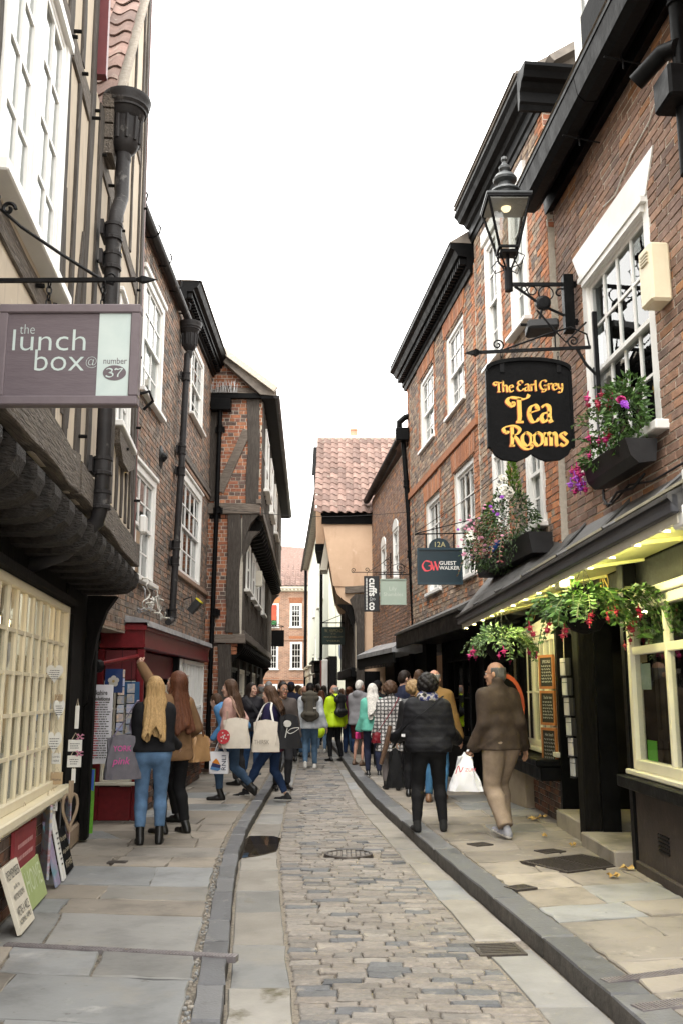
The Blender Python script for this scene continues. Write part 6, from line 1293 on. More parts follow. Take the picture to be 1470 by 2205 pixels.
x,y,z=onpost(175,1735,.2);hf=MB();F=FF(x,y,z,.7);hh=heart(.13,.3);hf.tube([F.p(a,0,c)for a,c in hh]+[F.p(hh[0][0],0,hh[0][1])],.013,8,caps=False);solid('wooden_heart',hf,T['wood_lt'],'open heart of bent pale wood low on the bracket post','ornament',smooth=40)
m=MB();m.cbox(FF(x,y,z+.19,.4),-.02,.02,0,.015,-.07,.07,.003);solid('tag',m,T['wood_lt'],'narrow brown wooden tag above the open wooden heart','tag',TG)
def lean(s,z,n0,tilt,yaw=0.0):
 u=(Fg.u*math.cos(yaw)+Fg.n*math.sin(yaw));n=(Fg.n*math.cos(yaw)-Fg.u*math.sin(yaw));w=(UP*math.cos(tilt)-n*math.sin(tilt));return Fr(Fg.p(s,n0,z),u,(n*math.cos(tilt)+UP*math.sin(tilt)),w)
PG='plaques hung under the shop window sill'
plaque('wooden_sign','dark red plaque with pale script hung under the window sill','plaque',lean(3.95,.52,.05,.02),.75,.3,mk('brick red board',[(.22,.025,.03),(.28,.035,.04)],.6,6),.025,hang=.16,rows=2,wmat=flat('rose print',(.5,.25,.24)),group=PG)
plaque('wooden_sign','tall multicoloured slatted board hung below the sill','plaque',lean(4.62,.46,.09,0,-.45),.2,.55,mk('streaked paint',[(.3,.14,.12),(.36,.26,.3),(.3,.36,.42),(.45,.36,.26)],.7,5,stretch=(1,1,3),lo=.35,hi=.62),.02,hang=.1,group=PG)
plaque('wooden_sign','white plaque on white cord hung below the sill','plaque',lean(5.0,.56,.05,.02),.34,.16,T['white_wood'],.02,hang=.15,rows=3,group=PG)
plaque('wooden_sign','grey slate strip hung below the sill corner','plaque',lean(5.35,.48,.06,0,-.5),.1,.38,flat('slate grey',(.1,.1,.1)),.012,hang=.1,group=PG)
plaque('wooden_sign','narrow painted strip hung at the sill end','plaque',lean(5.62,.5,.1,0,-.6),.1,.42,bpy.data.materials['streaked paint'],.012,hang=.08,group=PG)
LG='signs leaning on the brick plinth'
PL=mk('cream printed board',[(.6,.55,.45),(.66,.61,.5)],.7,8)
plaque('wooden_sign','cream board with REMEMBER lettering leaning nearest the camera','plaque',lean(3.4,.3,.13,.35),.42,.42,PL,.03,words=[('REMEMBER',.14,.085,.36),('as far as',.06,.04,.16),('ANYONE KNOWS',.0,.055,.3),("WE'RE A NICE",-.09,.08,.34),('NORMAL FAMILY',-.15,.05,.34)],wmat=ink,group=LG)
plaque('wooden_sign','pale green board lettered HOME leaning on the plinth','plaque',lean(4.1,.25,.1,.3),.62,.3,mk('moss green board',[(.33,.4,.16),(.38,.45,.2)],.7,8),.025,words=[('HOME',.02,.22,.5)],wmat=flat('pale green letters',(.55,.62,.38)),group=LG)
plaque('wooden_sign','teal to purple planked board leaning between HOME and the black board','plaque',lean(4.72,.35,.12,.25),.16,.5,mk('teal purple planks',[(.28,.17,.28),(.3,.25,.36),(.13,.3,.34),(.25,.4,.42)],.7,2.2,stretch=(.5,.5,2.5)),.02,group=LG)
plaque('wooden_sign','tall narrow white board with grey print leaning on the plinth','plaque',lean(4.95,.36,.13,.24),.13,.52,T['white_wood'],.02,rows=7,group=LG)
plaque('wooden_sign','square black board lettered with a wine joke leaning on the plinth','plaque',lean(5.3,.28,.12,.28),.36,.36,T['black_matt'],.03,words=[('Wine improves',.1,.06,.28),('with age, I improve',.0,.05,.3),('WITH WINE',-.11,.08,.3)],wmat=flat('cream letters',(.6,.52,.36)),group=LG)
m=MB();m.tube([Fg.p(5.72,.1,.1),Fg.p(5.75,.06,.32)],[.035,.03],8);solid('boot_scraper',m,T['wood_lt'],'short rusty post stump at the foot of the corner post','post')
T['card']=mk('printed postcards',[(.5,.55,.6),(.3,.34,.42),(.55,.48,.4),(.25,.3,.3)],.35,14,pieces=[g3(1.1),g3(.9),(.9,.95,1.2),(1.2,1,.85)])
def cardstrip(label,x,y,z1,z0,n,w=.11,a=.9,swing=.0):
 t=thing('postcard_strip',label,'postcards',(x,y,z0),'hanging strips of postcards');h=(z1-z0)/n
 for k in range(n):
  F=FF(x+swing*k,y,z1-h*(k+.5),a+r7.uniform(-.15,.15));m=MB();m.cbox(F,-w/2,w/2,-.006,.006,-h*.44,h*.46,.002);c=obj('pocket',m,T['card'],t)
  m=MB();m.box(F,-w/2-.003,w/2+.003,-.008,.008,-h*.5,-h*.43);obj('wire',m,T['iron'],c)
 m=MB();m.tube([Vector((x,y,z1)),Vector((x,y,z1+.25))],.004,4);obj('hook',m,T['iron'],t)
cardstrip('long strip of postcards hanging beside the translation tea towel',-2.74,10.25,1.72,.4,11,.075,1.0,.003)
cardstrip('strip of dark postcards hanging on the red door frame',-2.56,11.0,1.86,.75,11,.08,.5)
cardstrip('strip of postcards turned in the doorway behind the arm',-2.5,11.25,1.7,.75,8,.09,.4)
cardstrip('strip of small cards against the white lattice window',-2.33,13.95,1.85,.85,9,.16,.5)
cloth_=lambda k,c:mk('shop cloth %d'%k,[tuple(x*.75 for x in c),c],.85,9,bump=.3)
def towel(name,label,F,w,h,mat,wav=.03,curl=0):
 t=thing(name,label,'tea towel',F.p(0,0,-h));rows=[]
 for j in range(15):
  z=-h*j/14;rows.append([(x,wav*math.sin(x*18+j*.25)+curl*max(0,x/w)*(j/14)**2,z)for x in[w*(i/10-.5)for i in range(11)]])
 m=MB();m.grid([[F.p(*q)for q in r_]for r_ in rows]);m.grid([[F.p(q[0],q[1]-.006,q[2])for q in r_]for r_ in rows]);c=obj('cloth',m,mat,t,smooth=True)
 return t,c,(lambda x,z:F.p(x,wav*math.sin(x*18+(-z/h*14)*.25)+curl*max(0,x/w)*(-z/h)**2+.004,z))
LIN=mk('white linen',[(.66,.64,.68),(.72,.7,.73)],.85,5,bump=.15)
t,c,S_=towel('tea_towel','white tea towel printed with a Yorkshire translation list',FF(-2.70,10.6,1.68,.2),.29,.86,LIN,.018,.05)
Ft=FF(-2.70,10.6,1.68,.2);m=MB();n0=.03
put_text(m,'Yorkshire',Ft,-.02,n0,-.09,.07,width=.21,offset=.002);put_text(m,'Translations',Ft,-.01,n0,-.155,.06,width=.25,offset=.002)
for k in range(24):
 x=-.12
 while x<.09:L=r7.uniform(.012,.045);m.box(Ft,x,x+L,n0-.001,n0,-.2-k*.026,-.19-k*.026);x+=L+.008
obj('lettering',m,ink,c);m=MB()
for k in range(24):m.box(Ft,-.08+r7.uniform(0,.03),-.02+r7.uniform(-.02,.03),n0,n0+.001,-.201-k*.026,-.188-k*.026)
obj('lettering',m,red_ink,c)
sky_c,hill,field=flat('printed blue',(.04,.11,.45)),flat('printed green',(.12,.3,.02)),mk('printed meadow',[(.07,.26,.015),(.14,.4,.03),(.09,.3,.03)],.7,9)
F=FF(-2.72,10.2,.8,.15);t,c,S_=towel('tea_towel','bright green tea towel with sheep and blue sky hanging lowest',F,.22,.66,field,.008)
def patch(mat,pts,par,b,name):m=MB();m.add([F.p(x*.52,b+.011,z*.82)for x,z in pts],[tuple(range(len(pts)))]);obj(name,m,mat,par)
patch(sky_c,[(-.2,-.01),(.2,-.01),(.2,-.28),(.1,-.25),(0,-.29),(-.1,-.25),(-.2,-.3)],c,.0,'printed_sky');patch(hill,[(-.2,-.36),(-.2,-.3),(-.1,-.25),(0,-.29),(.1,-.25),(.2,-.28),(.2,-.4),(0,-.34)],c,.001,'printed_hill')
for x,z,s in((-.08,-.66,.085),(.06,-.38,.045),(-.12,-.42,.03)):patch(flat('wool print',(.45,.43,.55)),[(x+s*(1+.15*math.cos(q*3))*math.cos(q),z+s*.8*math.sin(q))for q in[2*math.pi*k/14 for k in range(14)]],c,.003,'printed_sheep')
FB=FF(-2.6,10.8,1.86,.1);t,c,S_=towel('flag','dark blue flag with a white rose hung above the tea towels',FB,.2,.27,flat('flag blue',(.012,.035,.13)),.015);t['category']='flag'
m=MB()
for k in range(5):
 a=math.pi/2+k*2*math.pi/5;m.add([FB.p(.035*math.cos(a)+.03*math.cos(q),.022,-.14+.035*math.sin(a)+.03*math.sin(q))for q in[2*math.pi*i/12 for i in range(12)]],[tuple(range(12))])
obj('rose',m,flat('rose white',(.5,.47,.42)),c);m=MB();m.add([FB.p(.016*math.cos(q),.024,-.14+.016*math.sin(q))for q in[2*math.pi*i/10 for i in range(10)]],[tuple(range(10))]);obj('rose_heart',m,flat('rose gold',(.4,.28,.1)),c)
m=MB();m.tube([(-2.74,10.55,1.9),(-2.45,11.3,2.02)],.026,8);solid('awning_roller',m,T['red_paint'],'red awning pole under the red fascia','pole',smooth=40)
m=MB();m.lathe([(.04,0),(.075,.02),(.075,.1),(.04,.13)],(-2.76,10.5,1.88),Vector((.4,.9,.05)),10);m.lathe([(.05,-.1),(.06,-.05),(.04,0)],(-2.76,10.5,1.88),Vector((.4,.9,.05)),10);solid('roller_bracket',m,T['iron'],'black winding gear at the end of the red pole','bracket')
for lab,x,y,z in(('blue and gold tea towel pinned inside the red framed window',-2.52,11.3,1.72),):
 towel('tea_towel',lab,FF(x,y,z,.1),.22,.3,mk('blue gold print',[(.03,.09,.2),(.04,.13,.28),(.4,.3,.06)],.7,4),.015)
GR='goods hung along the red shopfront'
for k,(lab,sx_,zz,w,h,c)in enumerate((('pale pink garment hung on the front of the red shop',2.75,1.72,.3,.5,(.5,.3,.3)),('navy shirt hung on the front of the red shop',3.1,1.72,.32,.55,(.02,.03,.08)),('cream printed cloth hung on the front of the red shop',3.45,1.7,.3,.6,(.5,.46,.36)))):
 F=Fr(F2.p(sx_,.12,zz),F2.u,F2.n);t,c_,S_=towel('hanging_cloth',lab,F,w,h,cloth_(k,c),.02);t['category']='cloth';t['group']=GR
def wild(p0,n,r=.008,sp=.16,up=.0):
 pts=[Vector(p0)]
 for _ in range(n):pts.append(pts[-1]+Vector((r7.uniform(-.06,.06),r7.uniform(-sp,sp),r7.uniform(-.05,.07)+up)))
 out=[]
 for i in range(len(pts)-1):
  p0_,p1_,p2_,p3_=pts[max(0,i-1)],pts[i],pts[i+1],pts[min(len(pts)-1,i+2)]
  for k in range(4):t=k/4;out.append(.5*((2*p1_)+(p2_-p0_)*t+(2*p0_-5*p1_+4*p2_-p3_)*t*t+(3*p1_-p0_-3*p2_+p3_)*t**3))
 return out
for k,lab in enumerate(('loose white cable looping over the lead of the red shopfront','grey cable coil behind the white cable on the lead','pale cable tangle nearest the black bracket','thin cable sagging along the lead edge')):
 m=MB()
 for q in range(2):m.tube([Vector((max(-2.55,min(-2.3,v.x)),v.y,max(2.58,min(2.95,v.z))))for v in wild((-2.45,11.5+k*.25+q*.2,2.62),9,sp=.17,up=.01)],.009,5)
 solid('cable',m,T['cable']if k!=1 else T['lead'],lab,'cable','cables heaped on the lead roof',smooth=True)
m=MB();m.tube([F2.p(2.95,.02,2.9),F2.p(2.9,.06,2.75),F2.p(3.05,.1,2.65),F2.p(3.2,.05,2.6),F2.p(2.95,.02,3.05)],.007,5);solid('cable',m,T['cable'],'short cable dropping from the lower white window','cable',smooth=True)
m=MB();m.cbox(F1,6.7,6.85,.08,.16,3.25,3.45,.02);solid('alarm_box',m,T['white'],'small white alarm box on the corner of the timber house','alarm box')
CH=mk('chalk board',[(.012,.012,.012),(.02,.02,.02)],.8,20);CHK=flat('chalk',(.5,.5,.47));WD=mk('brown frame wood',[(.3,.11,.03),(.38,.15,.05)],.5,8,stretch=(3,3,1))
FK=Fr(FG.p(7.24,.1,0),Vector((.35,-1,0)).normalized(),Vector((-1,-.35,0)).normalized())
for k,(z0,z1,lab,hd)in enumerate(((1.64,2.03,'top chalkboard headed SPECIALS in the hanging column','SPECIALS'),(1.22,1.61,'middle chalkboard in the hanging column','Tea for two'),(.76,1.18,'bottom chalkboard in the hanging column','Hot lunch'))):
 t=thing('chalkboard',lab,'chalkboard',FK.p(0,0,z0),'chalkboards hung in a column');m=MB();m.cbox(FK,-.15,.15,0,.012,z0,z1,.002);b=obj('board',m,CH,t)
 m=MB();f=.026
 for a0,a1,c0,c1 in((-.16,.16,z0-.005,z0+f),(-.16,.16,z1-f,z1+.005),(-.16,-.16+f,z0+f,z1-f),(.16-f,.16,z0+f,z1-f)):m.box(FK,a0,a1,-.004,.024,c0,c1)
 obj('frame',m,WD,t);m=MB();put_text(m,hd,FK,0,.0135,z1-.075,.05,width=.18,shear=.2)
 for q in range(6):
  x=-.11
  zz=z1-.13-q*(z1-z0-.17)/6
  while x<.09:L=r7.uniform(.015,.05);ribbon(m,[(0,0),(L*.3,.012),(L*.6,-.006),(L,.008)],FK,x,.0135,zz,1,.003,.006,n=3);x+=L+.012
 obj('lettering',m,CHK,b)
 m=MB()
 for a in(-.1,.1):m.tube([FK.p(a,.005,z1),FK.p(a,.005,z1+.05+(.25 if k==0 else 0))],.004,4)
 obj('chain',m,TWN if k==0 else T['steel'],t)
t=thing('leaflet_rack','tall strip of white leaflet pockets hanging in the tea room doorway','leaflet rack',FG.p(5.88,.14,.68))
for k in range(6):
 z=1.95-k*.205;F=Fr(FG.p(5.95-.0*k,.2-.012*k,z),(.2,-1,0),(-1,-.2,0));m=MB();m.cbox(F,-.045,.045,0,.03,-.18,0,.004);p_=obj('pocket',m,flat('leaflet %d'%k,(.5-.03*(k%2),.47,.48))if k<2 else bpy.data.materials['leaflet %d'%(k%2)],t)
 m=MB();m.box(F,-.048,.048,-.003,.033,-.05,-.044);obj('band',m,T['black_plastic'],p_);m=MB();m.box(F,-.048,.048,-.003,.033,-.2,-.185);obj('band',m,T['black_plastic'],p_)
 m=MB();m.cbox(F,.06,.16,-.0,.02,-.18,0,.004);obj('pocket',m,T['black_plastic'],t)
m=MB();m.tube([FG.p(5.95,.19,2.45),FG.p(5.95,.2,1.95)],.004,4);obj('cord',m,T['rope'],t)
t=thing('round_sign','oval black sign with a red rim on the shopfront behind the brown jacket man','sign',(2.1,12.3,1.0));F=FRONT(2.12,12.35,1.42)
el=lambda a,b:[(a*math.cos(q),b*math.sin(q))for q in[2*math.pi*k/24 for k in range(24)]]
m=MB();m.prism(F,el(.26,.42),-.03,.0);obj('board',m,flat('red rim',(.5,.09,.04)),t);m=MB();m.prism(F,el(.21,.36),.0,.012);obj('face',m,T['black_matt'],t)
m=MB();a,b=Vector((-2.35,17.85,5.12)),Vector((1.33,17.8,5.05));m.tube([a.lerp(b,k/16)-UP*.12*math.sin(math.pi*k/16)for k in range(17)],.006,4);solid('overhead_wire',m,T['black_plastic'],'thin black wire strung across the street between the houses','wire')
m=MB();m.tube([FR.p(4.35,.02,4.6),FR.p(4.3,.02,3.6),FR.p(4.28,.02,3.32),FR.p(4.1,.05,3.22),FR.p(3.8,.08,3.28),FR.p(3.5,.06,3.25),FR.p(3.2,.08,3.3)],.012,6);m.tube([FR.p(4.2,.05,3.26),FR.p(3.9,.09,3.2),FR.p(3.6,.05,3.3),FR.p(3.1,.06,3.22),FR.p(1,.06,3.25)],.01,5);solid('wall_cable',m,T['black_plastic'],'black cable running down the brick below the sign bracket','cable',smooth=True)
m=MB();m.tube([FR.p(3.9,.015,6.0),FR.p(3.6,.015,5.95),FR.p(3.2,.015,6.1),FR.p(2.8,.015,6.15),FR.p(2.3,.015,6.45)],.006,5);solid('wall_cable',m,T['cable'],'thin pale wire looping over the white lintel','cable',smooth=True)
# ================================================================ window boxes and hanging baskets
r8=random.Random(80)
def leafmat(name,cols):return mk(name,[g3(.75),g3(1.1)],.5,20,pieces=cols,spec=.35)
T['leaf_green']=leafmat('fuchsia leaf',[(.05,.12,.02),(.075,.16,.03),(.04,.09,.02),(.1,.19,.05),(.06,.13,.03)])
T['leaf_pale']=leafmat('variegated leaf',[(.1,.18,.06),(.16,.25,.11),(.07,.14,.04),(.2,.28,.15),(.09,.17,.05)])
T['leaf_dark']=leafmat('bedding leaf',[(.035,.075,.02),(.05,.1,.03),(.03,.06,.018),(.07,.12,.035)])
T['leaf_lime']=leafmat('lime conifer',[(.14,.26,.03),(.19,.32,.045),(.1,.2,.03)])
T['leaf_red']=leafmat('bronze leaf',[(.22,.05,.05),(.28,.1,.08),(.14,.1,.05),(.3,.14,.12)])
T['fl_mag']=mk('magenta petals',[(.36,.01,.1),(.48,.02,.17)],.5,30);T['fl_red']=mk('crimson petals',[(.26,.008,.025),(.38,.012,.05)],.5,30);T['fl_pink']=mk('pink petals',[(.62,.25,.36),(.7,.36,.46)],.5,30);T['fl_white']=mk('white petals',[(.72,.7,.6),(.78,.77,.7)],.5,30);T['fl_purple']=mk('violet petals',[(.25,.04,.42),(.33,.07,.5)],.5,30)
def leaf(mb,p,d,s,w=.45,mi=0):
 d=d.normalized();sd=d.cross(Vector((r8.uniform(-1,1),r8.uniform(-1,1),r8.uniform(-.3,1))));sd=sd.normalized()if sd.length>.01 else d.orthogonal().normalized();n=sd.cross(d)*(.12*s)
 mb.add([p,p+d*s*.45+sd*s*w*.5-n,p+d*s+n*.3,p+d*s*.45-sd*s*w*.5-n],[(0,1,2),(0,2,3)],mi)
def clump(mb,c,R,n,size,droop=.3,mi=0,w=.5,up=.0):
 c=Vector(c)
 for _ in range(n):
  while True:
   q=Vector((r8.uniform(-1,1),r8.uniform(-1,1),r8.uniform(-1,1)))
   if q.length<1:break
  q=q.normalized()*(q.length**.45)*(1+.22*math.sin(q.x*5+q.z*4+n));p=c+Vector((q.x*R[0],q.y*R[1],q.z*R[2]))
  d=q+Vector((r8.uniform(-.7,.7),r8.uniform(-.7,.7),r8.uniform(-.6,.5)-droop+up));leaf(mb,p,d,size*r8.uniform(.6,1.25),w,mi)
def sprig(mb,p0,d,L,n,size,sag=.5,mi=0,stem=1):
 p=Vector(p0);d=Vector(d).normalized();pts=[p.copy()]
 for k in range(n):
  d=(d+Vector((r8.uniform(-.15,.15),r8.uniform(-.15,.15),-sag/n*1.6))).normalized();p=p+d*L/n;pts.append(p.copy());sd=d.cross(UP).normalized()
  for sg in(1,-1):leaf(mb,p,d*.6+sd*sg+UP*r8.uniform(-.2,.3),size*r8.uniform(.7,1.2),.5,mi)
 mb.tube(pts,.004,4,stem);return p
STEM=flat('green stem',(.1,.12,.04))
_fl={}
def flower(par,p,kind,mat,s=1):
 key=(kind,mat.name)
 if key not in _fl:
  m=MB()
  if kind=='fuchsia':
   m.tube([(0,0,.03),(0,0,0)],.004,5)
   for k in range(4):a=k*math.pi/2;c_,s_=math.cos(a),math.sin(a);m.add([(0,0,0),(.012*c_-.01*s_,.012*s_+.01*c_,-.012),(.034*c_,.034*s_,-.012),(.012*c_+.01*s_,.012*s_-.01*c_,-.012)],[(0,1,2),(0,2,3)])
   m.lathe([(.004,0),(.014,-.012),(.017,-.028),(.01,-.034)],(0,0,0),seg=7)
   for k in range(3):m.tube([(0,0,-.03),(.004*math.cos(k*2),.004*math.sin(k*2),-.058)],.0012,3)
  else:
   for ring,(n,r_,z)in enumerate(((6,.03,.0),(5,.02,.008))):
    for k in range(n):a=k*2*math.pi/n+ring*.5;c_,s_=math.cos(a),math.sin(a);m.add([(0,0,z),(r_*.7*c_-r_*.5*s_,r_*.7*s_+r_*.5*c_,z+.006),(r_*1.1*c_,r_*1.1*s_,z+.003),(r_*.7*c_+r_*.5*s_,r_*.7*s_-r_*.5*c_,z+.006)],[(0,1,2),(0,2,3)])
   m.lathe([(.008,.006),(.01,.014),(.001,.018)],(0,0,0),seg=6)
  _fl[key]=mkmesh('flower',m,[mat])
 M=Matrix.Translation(p)@Euler((r8.uniform(-.3,.3)if kind=='fuchsia' else r8.uniform(.6,1.5),r8.uniform(-.3,.3),r8.uniform(-.6,.6)),'XYZ').to_matrix().to_4x4()@Matrix.Scale(s*r8.uniform(.8,1.2),4)
 piece('flower',_fl[key],par,M)
b1=thing('window_box','black trough window box with fuchsias below the big tea room sash','window box',FR.p(3.75,.2,3.3),'window boxes')
m=MB();m.prism(Fr(FR.p(3.0,0,0),FR.n,FR.u),[(.06,3.36),(.2,3.34),(.26,3.4),(.3,3.54),(.04,3.54)],0,1.0);obj('trough',m,T['black_plastic'],b1)
m=MB();clump(m,FR.p(3.25,.18,3.78),(.18,.26,.26),900,.056);clump(m,FR.p(3.2,.17,3.98),(.13,.16,.13),220,.054,up=.4);clump(m,FR.p(3.8,.2,3.6),(.14,.24,.13),420,.052)
for k in range(26):sprig(m,FR.p(r8.uniform(2.98,4.0),.22,3.66+(.2 if k%3 else 0)),FR.n*r8.uniform(.2,1)+FR.u*r8.uniform(-.6,.6)+UP*r8.uniform(.2,1.0),r8.uniform(.16,.3),8,.046,.8)
fo=obj('foliage',m,[T['leaf_green'],STEM],b1,kind='stuff')
for k in range(18):flower(b1,FR.p(4.06+r8.uniform(-.1,.1),.3+r8.uniform(-.05,.08),3.48+r8.uniform(-.14,.1)),'fuchsia',T['fl_mag']if k%3 else T['fl_purple'],1.25)
for k in range(12):flower(b1,FR.p(r8.uniform(2.98,3.8),.38+r8.uniform(-.08,.06),r8.uniform(3.55,4.05)),'fuchsia',T['fl_red']if k%2 else T['fl_mag'],1.2)
for k in range(7):flower(b1,FR.p(2.9+r8.uniform(-.06,.06),.34,3.78+r8.uniform(-.06,.06)),'open',T['fl_purple']if k%2 else T['fl_mag'],1.0)
b2=thing('window_box','overflowing mixed window box with white roses behind the tea room sign','window box',F23.p(1.15,.2,3.1),'window boxes')
m=MB();m.prism(Fr(F23.p(.15,0,0),F23.n,F23.u),[(.04,3.02),(.26,3.02),(.3,3.24),(.04,3.24)],0,2.2);obj('trough',m,T['black_plastic'],b2)
m=MB();clump(m,F23.p(.8,.3,3.48),(.28,.6,.3),1300,.05);clump(m,F23.p(1.85,.3,3.32),(.26,.5,.26),900,.045);clump(m,F23.p(1.35,.32,3.2),(.26,.8,.24),800,.04)
obj('foliage',m,T['leaf_dark'],b2,kind='stuff')
m=MB()
for s_,z_,h_,w_ in((.77,3.7,.5,.11),(1.77,3.5,.34,.1)):
 for k in range(420):t=r8.random();a=r8.uniform(0,6.28);rr_=w_*(1-t)*r8.uniform(.5,1);leaf(m,F23.p(s_,.26,z_+h_*t)+Vector((rr_*math.cos(a),rr_*math.sin(a),0)),Vector((math.cos(a),math.sin(a),1.2)),.06,.25)
obj('conifer',m,T['leaf_lime'],b2,kind='stuff')
m=MB()
for k in range(22):sprig(m,F23.p(r8.uniform(.25,1.75),.4,3.45+r8.uniform(-.15,.2)),F23.n*r8.uniform(.4,1)-F23.u*r8.uniform(0,.8),r8.uniform(.25,.5),9,.045,1.3)
obj('trailing_stems',m,[T['leaf_red'],STEM],b2,kind='stuff')
for s_,z_,n in((.6,3.84,4),(.5,3.74,3),(2.1,3.5,5),(1.95,3.42,3)):
 for k in range(n):flower(b2,F23.p(s_+r8.uniform(-.1,.1),.42,z_+r8.uniform(-.06,.08)),'open',T['fl_white'],2.0)
for k in range(36):flower(b2,F23.p(r8.uniform(.25,2.25),.52+r8.uniform(-.05,.08),r8.uniform(3.15,3.72)),'open',T['fl_pink']if k%6 else T['fl_purple'],.7)
m=MB();m.lathe([(.03,0),(.035,.01),(.035,.1),(.015,.13),(.015,.16)],F23.p(.7,.55,3.12),Vector((.5,-.6,.5)),10);solid('bottle',m,flat('blue plastic',(.02,.1,.4)),'small blue bottle lodged at the foot of the mixed window box','bottle',smooth=40)
def basket(label,c,R,n,size,lf,hook,nspr,fl,seed):
 c=Vector(c);t=thing('hanging_basket',label,'hanging basket',c-UP*.25,'hanging baskets under the awning');m=MB()
 m.lathe([(.02,-.2),(.12,-.17),(.18,-.08),(.2,.02),(.19,.02),(.1,-.1)],c,seg=14);obj('basket',m,T['oak_black'],t)
 m=MB();hook=Vector(hook)
 for k in range(3):a=k*2.1+.3;m.tube([c+Vector((.19*math.cos(a),.19*math.sin(a),.02)),hook-UP*.06],.004,4)
 m.tube([hook-UP*.06,hook,hook+Vector((.02,0,.04))],.006,4);obj('chain',m,T['iron'],t)
 m=MB();clump(m,c+UP*.06,R,n,size,.5)
 for k in range(nspr):
  a=r8.uniform(0,6.28);d=Vector((math.cos(a),.7*math.sin(a),r8.uniform(-.1,.9)))
  e=sprig(m,c+Vector((.12*math.cos(a),.12*math.sin(a),.08)),d,r8.uniform(.3,.62)*R[0]/.4,10,size*.95,1.3)
  if fl and k%4==0:
   for q in range(2):flower(t,e+Vector((r8.uniform(-.05,.05),r8.uniform(-.04,.04),-.03-.05*q)),'fuchsia',fl,1.15)
 obj('foliage',m,[lf,STEM],t,kind='stuff')
basket('pale leaved fuchsia basket farther along the awning',(1.78,10.4,2.12),(.26,.26,.16),460,.07,T['leaf_pale'],(1.78,10.4,2.6),30,T['fl_mag'],1)
basket('large red flowered fuchsia basket over the tea room door',(2.06,7.9,2.28),(.34,.3,.14),420,.075,T['leaf_green'],(2.06,7.9,2.72),40,T['fl_red'],2)
m=MB()
for k in range(16):sprig(m,(2.3+r8.uniform(-.05,.1),7.6+r8.uniform(-.3,.3),2.42),Vector((1,-.3+r8.uniform(-.3,.3),.5)),.5,9,.085,1.8)
solid('ivy_spray',m,[T['leaf_green'],STEM],'dark green leafy spray trained over the fascia beside the big basket','plant')
